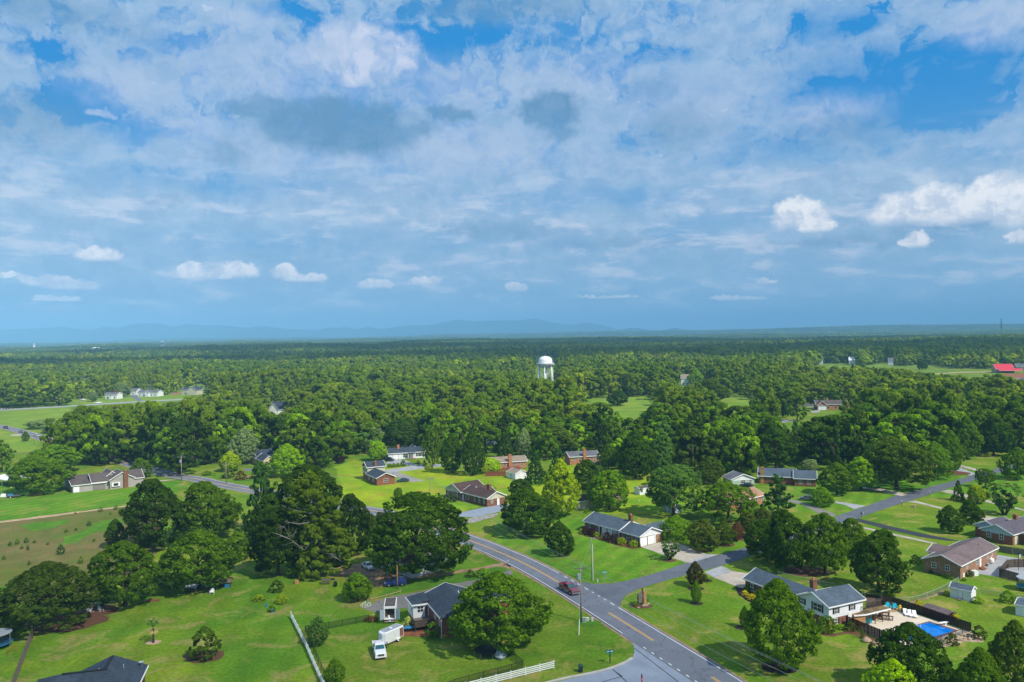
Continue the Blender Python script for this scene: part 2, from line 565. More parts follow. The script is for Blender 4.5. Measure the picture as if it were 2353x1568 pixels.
def road_mat(name, col):
    m = bpy.data.materials.new(name); m.use_nodes = True
    n = NT(m.node_tree); b = m.node_tree.nodes['Principled BSDF']; b.inputs['Roughness'].default_value = .9; b.inputs['Specular IOR Level'].default_value = .25
    geo = n.new('ShaderNodeNewGeometry').outputs['Position']
    a = n.ss(n.noise(geo, .12, 6, .6, .5), .35, .65, .88, 1.12, 'LINEAR')
    f = n.ss(n.noise(geo, 3.5, 6, .7), .3, .7, .86, 1.14, 'LINEAR')
    cr = n.new('ShaderNodeTexVoronoi', feature='DISTANCE_TO_EDGE'); cr.inputs['Scale'].default_value = .16
    n.put(cr.inputs['Vector'], n.vm('ADD', geo, n.vm('SCALE', n.noise(geo, .5, 4, .6, 0, True), 3.0)))
    k = n.ss(cr.outputs[0], .0, .018, .62, 1.0, 'LINEAR')
    v = n.m('MULTIPLY', n.m('MULTIPLY', a, f), k)
    m.node_tree.links.new(n.mix(1.0, (*col, 1), n.comb(v, v, v), 'MULTIPLY'), b.inputs['Base Color'])
    return m


M['asphalt'] = road_mat('asphalt', (0.150, 0.165, 0.200))
M['asphalt_dark'] = road_mat('asphalt_dark', (0.112, 0.125, 0.155))
M['old_asphalt'] = road_mat('old_asphalt', (0.19, 0.18, 0.17))


def roof_tex(m):
    n = NT(m.node_tree); b = m.node_tree.nodes['Principled BSDF']; src = b.inputs['Base Color'].links[0].from_socket
    geo = n.new('ShaderNodeNewGeometry').outputs['Position']
    z = n.vm('DOT_PRODUCT', geo, (0, 0, 1))
    co = n.ss(n.m('FRACT', n.m('MULTIPLY', z, 4.5)), 0, 1, .84, 1.1, 'LINEAR')
    tab = n.ss(n.noise(geo, 5.0, 3, .7), .3, .7, .78, 1.24, 'LINEAR')
    big = n.ss(n.noise(geo, .25, 5, .6, .6), .35, .65, .84, 1.16, 'LINEAR')
    v = n.m('MULTIPLY', n.m('MULTIPLY', co, tab), big)
    m.node_tree.links.new(n.mix(1.0, src, n.comb(v, v, v), 'MULTIPLY'), b.inputs['Base Color'])


for k_ in list(M):
    if k_.startswith('roof_') and k_ != 'roof_red': roof_tex(M[k_])


def water_mat(name, col, rough=0.04):
    m = bpy.data.materials.new(name); m.use_nodes = True
    n = NT(m.node_tree); b = m.node_tree.nodes['Principled BSDF']
    geo = n.new('ShaderNodeNewGeometry').outputs['Position']
    f = n.noise(geo, 0.9, 4, 0.6, 0.6)
    m.node_tree.links.new(n.mix(n.ss(f, 0.35, 0.65), tuple(c * 0.8 for c in col), tuple(min(1, c * 1.2) for c in col)), b.inputs['Base Color'])
    b.inputs['Roughness'].default_value = rough
    b.inputs['Specular IOR Level'].default_value = 0.35
    bp = n.new('ShaderNodeBump'); bp.inputs['Distance'].default_value = 0.02
    bp.inputs['Strength'].default_value = 0.4
    m.node_tree.links.new(n.noise(geo, 3.0, 3, 0.6), bp.inputs['Height'])
    m.node_tree.links.new(bp.outputs[0], b.inputs['Normal'])
    return m


M['pool_water'] = water_mat('pool_water', (0.0, 0.17, 0.62))
M['pond_water'] = water_mat('pond_water', (0.10, 0.16, 0.20))


def grass_mat(name, a, b_, c_, s1=0.03, s2=0.35, stripes=None, fine=0.35):
    """lawn: broad patches of a and b, dry spots of c_, fine mottling, optional mowing stripes"""
    m = bpy.data.materials.new(name); m.use_nodes = True
    n = NT(m.node_tree); b = m.node_tree.nodes['Principled BSDF']
    b.inputs['Roughness'].default_value = 1.0
    b.inputs['Specular IOR Level'].default_value = 0.1
    geo = n.new('ShaderNodeNewGeometry').outputs['Position']
    f1 = n.ss(n.noise(geo, s1, 5, 0.55, 0.4), 0.36, 0.64)
    col = n.mix(f1, a, b_)
    f0 = n.ss(n.noise(geo, s1 * 3.3, 6, 0.6, 0.6), 0.35, 0.65, 0.80, 1.16, 'LINEAR')
    col = n.mix(1.0, col, n.comb(f0, n.m('POWER', f0, 0.7), f0), 'MULTIPLY')
    f2 = n.ss(n.noise(geo, s2 * 0.35, 7, 0.62, 0.8), 0.49, 0.66)
    col = n.mix(n.m('MULTIPLY', f2, 0.78), col, c_)
    f3 = n.ss(n.noise(geo, s2 * 4, 6, 0.7), 0.3, 0.7, 1 - fine, 1 + fine, 'LINEAR')
    col = n.mix(1.0, col, n.comb(f3, f3, f3), 'MULTIPLY')
    if stripes:
        ang, wd, amt = stripes
        u = n.vm('DOT_PRODUCT', geo, (math.cos(ang), math.sin(ang), 0))
        wv = n.m('SINE', n.m('ADD', n.m('MULTIPLY', u, 2 * math.pi / wd), n.m('MULTIPLY', n.noise(geo, 0.05, 3), 6)))
        k = n.ss(wv, -1, 1, 1 - amt, 1 + amt)
        col = n.mix(1.0, col, n.comb(k, k, n.m('MULTIPLY', k, 0.9)), 'MULTIPLY')
    m.node_tree.links.new(col, b.inputs['Base Color'])
    bp = n.new('ShaderNodeBump'); bp.inputs['Distance'].default_value = 0.12; bp.inputs['Strength'].default_value = 0.6
    m.node_tree.links.new(n.noise(geo, s2 * 5, 5, 0.7), bp.inputs['Height'])
    m.node_tree.links.new(bp.outputs[0], b.inputs['Normal'])
    return m


M['grass'] = grass_mat('grass', (0.092, 0.195, 0.010), (0.135, 0.205, 0.014), (0.28, 0.24, 0.07), stripes=(R(60), 9, 0.05))
M['grass_left'] = grass_mat('grass_left', (0.085, 0.200, 0.010), (0.165, 0.235, 0.012), (0.28, 0.24, 0.08), stripes=(R(5), 7, 0.07))
M['grass_mown'] = grass_mat('grass_mown', (0.072, 0.195, 0.010), (0.105, 0.225, 0.012), (0.19, 0.23, 0.04), stripes=(R(-28), 4.6, 0.09))
M['grass_sunlit'] = grass_mat('grass_sunlit', (0.15, 0.28, 0.010), (0.26, 0.34, 0.010), (0.30, 0.26, 0.04), stripes=(R(20), 10, 0.05))  # brighter, yellower colour stands in for sun on the middle yards
M['meadow'] = grass_mat('meadow', (0.165, 0.130, 0.050), (0.115, 0.130, 0.024), (0.07, 0.15, 0.015), 0.035, 0.9, fine=0.5)
M['weeds'] = grass_mat('weeds', (0.07, 0.19, 0.012), (0.09, 0.20, 0.015), (0.05, 0.13, 0.01), 0.05, 0.9, fine=0.5)
M['field_far'] = grass_mat('field_far', (0.15, 0.26, 0.02), (0.20, 0.27, 0.03), (0.12, 0.22, 0.03), 0.02, 0.3)
M['forest_floor'] = grass_mat('forest_floor', (0.025, 0.055, 0.012), (0.035, 0.07, 0.012), (0.06, 0.06, 0.03), 0.02, 0.3)

# ------------------------------------------------------------------ ground, roads
rg0 = np.random.RandomState(3)
def hills(x, y):
    d = np.hypot(x, y)
    def s(a, b):
        t = np.clip((d - a) / (b - a), 0, 1)
        return t * t * (3 - 2 * t)
    h = s(1500, 2600) * (5 * np.sin(y / 330 + x / 900) + 5 * np.sin(x / 520 - y / 700 + 1))
    h = h + s(2600, 5000) * (11 * np.sin(y / 610 + x / 1500 + 2) + 8 * np.sin(x / 1300 + y / 2100) - 2)
    h = h + s(6000, 11000) * (16 * np.sin(y / 1500 + x / 2600) + 10 * np.sin(x / 900 - y / 2500) + 14)
    h = h + s(9000, 15000) * 48 * (1 / (1 + np.exp(-(x - 1200) / 900)))
    return h


radii = np.concatenate([np.linspace(0, 1400, 8)[1:], np.geomspace(1500, 30000, 130)])
angs = np.concatenate([np.radians(np.linspace(-60, 60, 241)), np.radians(np.linspace(65, 295, 47))])
vs = [(0, 0, 0)]
for r_ in radii:
    X = r_ * np.sin(angs); Y = r_ * np.cos(angs)
    Z = hills(X, Y)
    vs += list(zip(X.tolist(), Y.tolist(), Z.tolist()))
na = len(angs)
fs = [(0, 1 + (i + 1) % na, 1 + i) for i in range(na)]
for k in range(len(radii) - 1):
    a = 1 + k * na; b = a + na
    fs += [(a + i, a + (i + 1) % na, b + (i + 1) % na, b + i) for i in range(na)]
gm = MB(); gm.v = vs; gm.f = fs; gm.mi = [0] * len(fs)
# one material: lawn near, wood colours far off
gmat = M['grass']
fm = material('far_wood', (0.030, 0.060, 0.018), 1, 0.5, 0.004, col2=(0.014, 0.036, 0.014), spec=0.05)
ground = gm.build('ground', [gmat, fm])
tag(ground, None, None, None, 'structure')
mi = [1 if (np.hypot(*me_c[:2]) > 2450) else 0 for me_c in [p.center for p in ground.data.polygons]]
ground.data.polygons.foreach_set('material_index', mi)

Z_ = 0.008
# broad patches of grass; the middle lawn has sunlight put into its colour
flat('lawn_left', Gs(5, (-400, 1000), (0, 1000), (120, 1120), (640, 800), (1180, 560), (1700, 560)) + Gs(6, (0, 700), (620, 760), (830, 980), (660, 1090), (400, 1160), (640, 1700)) + Gs(5, (1700, 1700), (-500, 1700)), Z_, M['grass_left'], jag=.6)
flat('lawn_ranch', Gs(7, (-40, 560), (-20, 300), (380, 240), (620, 330), (1060, 540), (1420, 668), (1250, 718), (960, 798), (720, 822), (600, 800), (300, 690), (120, 610)), Z_, M['grass_mown'])
flat('lawn_middle', Gs(6, (760, 225), (700, 120), (640, -60), (800, -120)) + Gs(2, (1100, 1440), (1560, 1420), (2300, 1500)) + Gs(3, (200, 1568),) + Gs(7, (560, -80), (1350, -60), (1500, 60), (1580, 240), (1300, 300), (700, 290), (380, 240), (0, 300), (-20, 190)) + Gs(6, (1870, 215), (1560, 280), (1200, 280)), Z_, M['grass_sunlit'], jag=.8)
flat('lawn_side', Gs(8, (240, 60), (900, 20), (1600, -40), (1984, -60), (2300, 0), (2300, 300), (1700, 330), (1300, 500), (800, 380), (700, 335), (1000, 170), (540, 330), (240, 260)), Z_ * .5, M['grass_mown'], jag=.4)
flat('field', Gs(5, (-500, 480), (0, 362), (300, 325), (600, 285), (960, 240), (1260, 200), (1200, 560), (1100, 720), (760, 800), (700, 900), (40, 980), (-500, 1080)), Z_ * 2, M['meadow'], jag=.8)
flat('field_weeds', Gs(5, (150, 380), (330, 350), (500, 345), (520, 365), (420, 400), (260, 425), (170, 410)), Z_ * 3, M['weeds'], jag=1.2)
flat('field_weeds', Gs(5, (470, 470), (600, 440), (760, 350), (930, 330), (900, 400), (700, 440), (560, 520), (470, 530)), Z_ * 3, M['weeds'], jag=1.2)
flat('field_weeds', Gs(5, (0, 850), (60, 830), (60, 1100), (-60, 1130)), Z_ * 3, M['weeds'], jag=.8)
flat('lawn_far', Gs(5, (-500, 260), (0, 60), (470, 60), (470, 100), (950, 110), (1380, 40), (1330, 130), (960, 232), (600, 277), (300, 317), (0, 352), (-500, 470)), Z_ * 2, M['grass_mown'], jag=.5)
flat('dirt_track', Gs(5, (-500, 485), (0, 352), (310, 312), (600, 277), (960, 232), (1150, 205), (1150, 210), (960, 240), (600, 287), (330, 325), (0, 364), (-500, 500)), Z_ * 4, M['dirt_pale'], jag=.35)
flat('field_far', Gs(1, (-700, 960), (0, 932), (640, 885), (600, 960), (540, 1010), (260, 1060), (380, 1160), (200, 1105), (0, 1050), (-400, 960)), Z_ * 2, M['field_far'], jag=1.5)
flat('lawn_roadside', Gs(1, (-300, 915), (0, 915), (600, 880), (640, 815), (930, 775), (1240, 745), (1660, 760), (1720, 830), (1250, 850), (740, 880)), Z_, M['field_far'], jag=1)
flat('lawn_roadside', Gs(1, (-200, 1090), (0, 1085), (90, 1120), (380, 1185), (300, 1290), (100, 1300), (-200, 1240)), Z_, M['field_far'], jag=1)
flat('field_middle', Gs(3, (740, 790), (1000, 755), (1400, 750), (1420, 830), (1330, 960), (1150, 1010), (900, 900)), Z_, M['field_far'], jag=2)
flat('field_middle', Gs(3, (1690, 740), (2250, 740), (2300, 940), (2000, 920), (1850, 860)), Z_, M['field_far'], jag=2)
flat('field_far', Gs(4, (560, 530), (1000, 515), (1500, 505), (2100, 560), (2700, 560), (2700, 640), (2300, 660), (1700, 640), (1400, 600), (900, 560)), Z_, M['field_far'], jag=3)
flat('dirt_track', Gs(4, (1480, 597), (1800, 578), (2100, 574), (2100, 580), (1800, 586), (1480, 602)), Z_ * 2, M['dirt_pale'])
flat('dirt_yard', Gs(4, (2130, 598), (2500, 588), (2500, 632), (2250, 630)), Z_ * 2, M['dirt_red'], jag=2)
flat('pond', Gs(4, (2220, 632), (2600, 630), (2600, 656), (2260, 658)), Z_ * 3, M['pond_water'])

# main road
cl = [G(7, 2600, 2180), G(7, 1600, 1530), G(7, 1160, 1255), G(7, 820, 1042), G(7, 475, 832), G(7, 240, 700), G(7, 0, 588), G(6, 1600, 476), G(6, 1030, 296), G(6, 865, 262),
      G(5, 1700, 80), G(5, 1500, 34), G(1, 1350, 1456), G(1, 380, 1172), G(1, 200, 1117), G(1, 0, 1067), G(1, -500, 965)]
road = smooth_line(cl, 5)
strip(road, 3.75, Z_ * 6).build('road', M['asphalt'])['kind'] = 'structure'
strip(road, 4.2, Z_ * 4, rng=random.Random(4)).build('road_shoulder', M['dirt'])['kind'] = 'structure'


def near(p):
    return min(range(len(road)), key=lambda i: (road[i] - p).length)


def marking(i0, i1, off, w, mat, name='road_marking', dash=None):
    """painted line between two stations of the road"""
    seg = road[min(i0, i1):max(i0, i1) + 1]
    mb = MB()
    if dash is None:
        strip(seg, w, Z_ * 7, off, mb)
    else:
        fine = smooth_line(seg, 0.75)
        acc = 0; i = 0
        while i < len(fine) - 3:
            L_ = 0; j = i
            while j < len(fine) - 1 and L_ < dash[0]:
                L_ += (fine[j + 1] - fine[j]).length; j += 1
            strip(fine[i:j + 1], w, Z_ * 7, off, mb)
            L_ = 0
            while j < len(fine) - 1 and L_ < dash[1]:
                L_ += (fine[j + 1] - fine[j]).length; j += 1
            i = j
    o = mb.build(name, mat); o['kind'] = 'structure'


n_ = near
iN = 0; iF = len(road) - 1
y1a, y1b = n_(G(7, 820, 1042)), n_(G(7, 1160, 1255))
y2 = n_(G(7, 1600, 1530))
y3 = n_(G(7, 500, 840))
for o_ in (-0.17, 0.17):
    marking(y1a, y1b, o_, 0.075, M['line_yellow'])
    marking(iN, y2, o_, 0.075, M['line_yellow'])
    marking(y3, iF, o_, 0.075, M['line_yellow'])
e1 = n_(G(7, 1035, 1225)); e2 = n_(G(7, 820, 1110))
# sides: off > 0 lies to the left of the direction of travel away from the camera
sgn = 1 if strip(road[:2], .1, 0, 3).v[0][0] < road[0].x else -1
Loff, Roff = 3.2 * sgn, -3.2 * sgn
iL = n_(G(7, 1080, 1205)); marking(iL, iF, Loff, 0.075, M['line_white'])
marking(iN + 3, iL - 1, Loff + 0, 0.09, M['line_white'], dash=(0.8, 1.5))
iR1 = n_(G(7, 800, 1035)); iR2 = n_(G(7, 420, 800)) + 1
marking(iN, iR1, Roff, 0.075, M['line_white'])
marking(iR2, iF, Roff, 0.075, M['line_white'])
marking(iR1, iR2, Roff, 0.09, M['line_white'], dash=(0.8, 1.5))
strip(road[e1:], 0.10, Z_ * 7, Loff + 0.25 * sgn).build('road_edge', M['crack'])['kind'] = 'structure'

# side street to the upper right
up = Gs(7, (560, 770), (620, 812), (720, 826), (850, 822), (960, 801), (1100, 766), (1250, 720), (1420, 664), (1650, 607), (1984, 515)) + Gs(8, (300, 430), (520, 338), (600, 302), (780, 242), (1000, 162), (1200, 110), (1400, 60), (1590, 5)) + Gs(4, (2100, 1448), (2352, 1372), (2900, 1230))
lo = Gs(4, (2900, 1262), (2352, 1405), (2200, 1462), (2050, 1508)) + Gs(8, (1430, 97), (1200, 172), (1060, 215), (850, 284), (700, 338), (600, 372), (300, 480)) + Gs(7, (1984, 580), (1800, 645), (1665, 690), (1530, 724), (1300, 786), (1150, 830), (1040, 865), (960, 905), (925, 942), (915, 975), (900, 1000), (700, 900))
flat('side_road', up + lo, Z_ * 5, M['asphalt_dark'])
# concrete-grey mouth of the street at the lower edge of the picture
flat('side_road', Gs(7, (420, 1568), (700, 1505), (860, 1462), (950, 1425), (1002, 1392), (1015, 1340), (1012, 1295), (1000, 1262), (1100, 1330), (1400, 1500), (1800, 1740), (1300, 2000), (0, 2000), (-200, 1740)), Z_ * 4.5, M['asphalt_light'])
mbk = MB()
kp = smooth_line(Gs(7, (-200, 1722), (420, 1556), (700, 1498), (860, 1456), (950, 1418), (1000, 1386)), 1.5)
for a, b in zip(kp, kp[1:]):
    d = (b - a).normalized(); nn = Vector((-d.y, d.x, 0)) * 0.28
    mbk.add([(*(a - nn).xy, 0), (*(b - nn).xy, 0), (*(b + nn).xy, 0), (*(a + nn).xy, 0),
             (*(a - nn).xy, .13), (*(b - nn).xy, .13), (*(b + nn).xy, .13), (*(a + nn).xy, .13)],
            [(0, 3, 2, 1), (4, 5, 6, 7), (0, 1, 5, 4), (2, 3, 7, 6)])
mbk.build('kerb', M['kerb'])['kind'] = 'structure'
mb = MB()
for pl in (((1016, 1312), (1350, 1568)), ((850, 1470), (960, 1568)), ((770, 1568), (925, 1525)), ((925, 1525), (880, 1495))):
    strip([p for p in Gs(7, *pl)], 0.09, Z_ * 5, 0, mb)
mb.build('road_crack', M['crack'])['kind'] = 'structure'

# driveways and yards
flat('driveway', Gs(7, (1065, 545), (1200, 512), (1300, 498), (1565, 600), (1412, 664), (1200, 592)), Z_ * 3, M['concrete'])
flat('driveway', Gs(7, (1412, 662), (1565, 601), (1650, 605), (1440, 668)), Z_ * 6, M['concrete_grey'])
flat('driveway', Gs(7, (1545, 735), (1670, 690), (1700, 700), (1755, 728), (1610, 776)), Z_ * 6, M['concrete_grey'])
flat('driveway', Gs(7, (1612, 776), (1755, 728), (1905, 748), (1900, 862), (1800, 850), (1700, 808)), Z_ * 3, M['concrete'])
flat('driveway', Gs(6, (1535, 300), (1700, 262), (1880, 222), (1960, 225), (1950, 262), (1800, 300), (1700, 320), (1600, 318)), Z_ * 4, M['asphalt_light'])
flat('gravel_patch', Gs(6, (1590, 345), (1700, 320), (1880, 290), (1840, 320), (1700, 360), (1600, 368)), Z_ * 3, M['gravel'], jag=.4)
flat('dirt_drive', Gs(6, (1990, 690), (1900, 668), (1780, 690), (1640, 715), (1440, 745), (1230, 768), (1180, 760), (1000, 700), (930, 660), (700, 690), (600, 720), (640, 760), (850, 770), (720, 790), (760, 830), (860, 850), (1030, 850), (1180, 790), (1440, 765), (1640, 735), (1900, 690), (1960, 712)), Z_ * 4, M['dirt'], jag=.4)
flat('driveway', Gs(6, (1990, 745), (1960, 715), (1860, 770), (1700, 795), (1500, 830), (1300, 880), (1100, 915), (960, 950), (900, 985), (850, 1000), (880, 1020), (960, 1045), (1020, 1010), (1200, 1010), (1200, 960), (1360, 900), (1560, 860), (1760, 815), (1990, 760)), Z_ * 4, M['old_asphalt'], jag=.3)
flat('verge', Gs(6, (1640, 740), (1860, 695), (1980, 700), (1960, 712), (1850, 768), (1500, 825), (1100, 905), (960, 930), (1030, 850), (1180, 795), (1440, 768)), Z_ * 3, M['weeds'], jag=.5)
flat('driveway', Gs(5, (740, 100), (880, 92), (900, 70), (1040, 44), (1180, 42), (1330, 36), (1240, 48), (1120, 56), (1000, 80), (900, 92)), Z_ * 5, M['concrete'])
flat('driveway', Gs(8, (500, 338), (570, 300), (400, 238), (250, 190), (160, 190), (300, 225), (430, 290)), Z_ * 4, M['old_asphalt'])
flat('driveway', Gs(8, (700, 262), (785, 236), (640, 212), (520, 196), (530, 206), (640, 232)), Z_ * 6, M['concrete_grey'])
flat('driveway', Gs(8, (690, 345), (730, 330), (1000, 395), (1300, 462), (1500, 500), (1400, 498), (1200, 470), (940, 410)), Z_ * 6, M['asphalt_black'])
flat('driveway', Gs(8, (590, 372), (620, 362), (1000, 445), (1330, 520), (1310, 526), (1000, 460), (760, 405)), Z_ * 6, M['concrete'])
flat('driveway', Gs(8, (1105, 205), (1160, 195), (1370, 250), (1360, 260), (1190, 218)), Z_ * 6, M['concrete'])
flat('driveway', Gs(8, (1350, 125), (1420, 113), (1640, 175), (1984, 262), (1984, 272), (1600, 185)), Z_ * 6, M['concrete'])
flat('driveway', Gs(8, (1640, 330), (1700, 315), (1800, 325), (1690, 345)), Z_ * 6, M['concrete'])
flat('driveway', Gs(8, (750, 92), (900, 105), (1115, 148), (1060, 162), (880, 122), (740, 98)), Z_ * 6, M['concrete'])
flat('driveway', Gs(4, (1690, 1440), (1760, 1430), (1920, 1490), (1870, 1510)), Z_ * 6, M['concrete_grey'])
flat('driveway', Gs(4, (1740, 1420), (1800, 1416), (1990, 1465), (1960, 1475)), Z_ * 6, M['concrete'])
flat('driveway', Gs(8, (1640, 700), (1790, 605), (1984, 640), (2200, 690), (2200, 860), (1984, 800), (1640, 750)), Z_ * 4, M['concrete_grey'])
flat('driveway', Gs(2, (1215, 1390), (1290, 1360), (1400, 1375), (1500, 1415), (1720, 1405), (1720, 1425), (1420, 1465), (1230, 1480), (1200, 1460), (1440, 1425), (1370, 1400), (1240, 1405)), Z_ * 4, M['concrete_grey'])
flat('driveway', Gs(2, (1230, 1480), (1300, 1465), (1400, 1500), (1570, 1555), (1440, 1568), (1330, 1530)), Z_ * 3, M['gravel'], jag=.4)
flat('driveway', Gs(1, (1155, 790), (1215, 785), (1285, 838), (1240, 840)), Z_ * 3, M['asphalt'])
flat('road', Gs(1, (-600, 962), (0, 914), (640, 880), (760, 872), (1250, 840), (1660, 820), (1660, 830), (1250, 850), (760, 882), (640, 890), (0, 928), (-600, 976)), Z_ * 5, M['concrete_grey'])
flat('path', Gs(1, (85, 1145), (170, 1135), (210, 1150), (110, 1152)), Z_ * 4, M['concrete'])
flat('driveway', Gs(1, (2180, 1450), (2352, 1435), (2352, 1460), (2200, 1470)), Z_ * 4, M['asphalt'])
flat('driveway', Gs(4, (170, 1010), (280, 1005), (290, 1020), (190, 1035)), Z_ * 4, M['concrete_grey'])
flat('driveway', Gs(4, (440, 930), (520, 920), (520, 940), (450, 945)), Z_ * 4, M['concrete_grey'])
# mulch beds and bare soil
NDISC = [0]


def disc(name, k, x, y, r, mat, z=Z_ * 4, ry=None, seed=1):
    c = G(k, x, y); rr = random.Random(seed); NDISC[0] += 1; z += NDISC[0] * .0009
    pts = [c + Vector((r * math.cos(t) * rr.uniform(.88, 1.1), (ry or r) * math.sin(t) * rr.uniform(.88, 1.1), 0)) for t in [i * math.pi / 9 for i in range(18)]]
    return flat(name, pts, z, mat)


for k, x, y, r, mt in ((8, 135, 1458, 3.0, 'mulch'), (7, 1485, 972, 1.4, 'mulch'), (7, 1555, 800, 1.5, 'mulch'), (7, 1480, 862, 1.7, 'mulch'),
                       (5, 1160, 1268, 1.4, 'dirt_pale'), (5, 1545, 1372, 3.6, 'mulch_red'), (7, 1282, 648, 1.7, 'mulch_red'), (7, 1530, 568, 2.2, 'mulch_red'),
                       (7, 470, 615, .9, 'mulch_red'), (7, 210, 445, 2.2, 'mulch_red'), (5, 1150, 950, 2.0, 'dirt_red'), (6, 1300, 1195, 4.5, 'dirt_red'),
                       (7, 1840, 1155, 1.6, 'mulch'), (7, 1690, 525, 3.0, 'mulch_red'), (7, 1860, 478, 3.5, 'mulch_red'), (5, 745, 1030, 4.0, 'mulch_red'),
                       (8, 330, 728, 5, 'mulch_red'), (4, 1710, 1485, 6, 'mulch_red'), 
                       (5, 520, 1110, 7, 'mulch_red'), ):
    disc('mulch_bed' if 'mulch' in mt else 'bare_soil', k, x, y, r, M[mt], ry=r * (.45 if mt in ('dirt_red',) else .8), seed=int(x))
flat('planting_bed', Gs(7, (600, 430), (700, 480), (800, 505), (900, 540), (1000, 560), (1080, 552), (1055, 500), (700, 400), (620, 385)), Z_ * 2, M['mulch_red'])
flat('planting_bed', Gs(7, (1775, 850), (1800, 835), (1900, 850), (1990, 900), (1990, 985), (1880, 960), (1800, 905)), Z_ * 2, M['mulch'])
flat('planting_bed', Gs(8, (400, 1180), (560, 1200), (700, 1170), (760, 1200), (960, 1280), (900, 1300), (780, 1260), (720, 1215), (640, 1200), (540, 1225), (440, 1210)), Z_ * 2, M['mulch_red'])
flat('stone_bed', Gs(8, (1290, 1285), (1400, 1255), (1480, 1220), (1580, 1190), (1690, 1240), (1660, 1262), (1540, 1260), (1450, 1285), (1370, 1308)), Z_ * 2, M['stone'], jag=.3)
flat('bare_soil', Gs(8, (1090, 968), (1200, 935), (1400, 870), (1430, 830), (1420, 860), (1390, 890), (1200, 950), (1130, 975)), Z_ * 2, M['dirt'], jag=.3)
flat('planting_bed', Gs(6, (1455, 170), (1560, 195), (1780, 235), (1780, 222), (1600, 180), (1480, 150)), Z_ * 3, M['mulch_red'])

# haze: one closed box round the scene, the sky outside it
hz = MB().box(-34000, 34000, -3000, 29000, -30, 540)
hm = bpy.data.materials.new('haze'); hm.use_nodes = True
hm.node_tree.nodes.clear()
nh = NT(hm.node_tree)
pv = nh.new('ShaderNodeVolumePrincipled')
pv.inputs['Color'].default_value = (0.30, 0.64, 0.98, 1)
pv.inputs['Density'].default_value = 0.000115
pv.inputs['Anisotropy'].default_value = -0.35
ho = nh.new('ShaderNodeOutputMaterial')
hm.node_tree.links.new(pv.outputs[0], ho.inputs['Volume'])
haze = hz.build('haze', hm)
tag(haze, None, None, None, 'stuff')

# mountains far away
def ridge(name, D, prof, mat, base=-20, thick=2500):
    mb = MB()
    rr = random.Random(5)
    pts = []
    for (k, x, y) in prof:
        u, v = px(k, x, y)
        pts.append((u, v))
    pts.sort()
    us = np.array([p[0] for p in pts]); vs_ = np.array([p[1] for p in pts])
    X = []; 
    uu = np.linspace(us[0], us[-1], 260)
    vv = np.interp(uu, us, vs_)
    for u, v in zip(uu, vv):
        d = ray(u, v); t = D / d[1]
        X.append((d[0] * t, D, max(CAMH + d[2] * t, base + 2) + rr.uniform(-4, 4) * D / 25000))
    n = len(X)
    vs1 = [(x, y - thick, base) for x, y, z in X] + [(x * (1 - .4 * thick / D), y - thick * .4, base + (z - base) * rr.uniform(.5, .6)) for x, y, z in X] + X + [(x * 1.1, y + thick, base) for x, y, z in X]
    fs1 = [(k * n + i, k * n + i + 1, (k + 1) * n + i + 1, (k + 1) * n + i) for k in range(3) for i in range(n - 1)]
    mb.add(vs1, fs1)
    o = mb.build(name, mat, smooth=True)
    o['kind'] = 'structure'
    return o


hill_m = material('hill_wood', (0.03, 0.07, 0.03), 1, 0.4, 0.002, spec=0.0)
ridge('mountains', 20000, [(1, -900, 235), (1, -300, 200), (1, 0, 200), (1, 300, 190), (1, 560, 175), (1, 800, 207), (1, 930, 172), (1, 1040, 185), (1, 1180, 152), (1, 1330, 142), (1, 1450, 150), (1, 1550, 172), (1, 1680, 148), (1, 1800, 160), (1, 2000, 160), (1, 2200, 185),
       (2, 0, 180), (2, 130, 168), (2, 350, 195), (2, 600, 205), (2, 710, 178), (2, 790, 190), (2, 850, 175), (2, 930, 195), (2, 1060, 175), (2, 1180, 195), (2, 1300, 180), (2, 1450, 160), (2, 1600, 160), (2, 1720, 140), (2, 1840, 108), (2, 2000, 125), (2, 2250, 115),
       (3, 0, 118), (3, 130, 120), (3, 310, 100), (3, 420, 125), (3, 520, 145), (3, 650, 155), (3, 780, 138), (3, 900, 155), (3, 1020, 185), (3, 1080, 204), (3, 1200, 240)], hill_m)
ridge('hills', 15500, [(3, 900, 236), (3, 1020, 208), (3, 1180, 185), (3, 1250, 190), (3, 1350, 205), (3, 1460, 207), (3, 1560, 183), (3, 1640, 197), (3, 1750, 202), (3, 2352, 192), (4, 300, 189), (4, 600, 184), (4, 1200, 173), (4, 1800, 167), (4, 2352, 160), (4, 3200, 150)], hill_m, thick=1500)

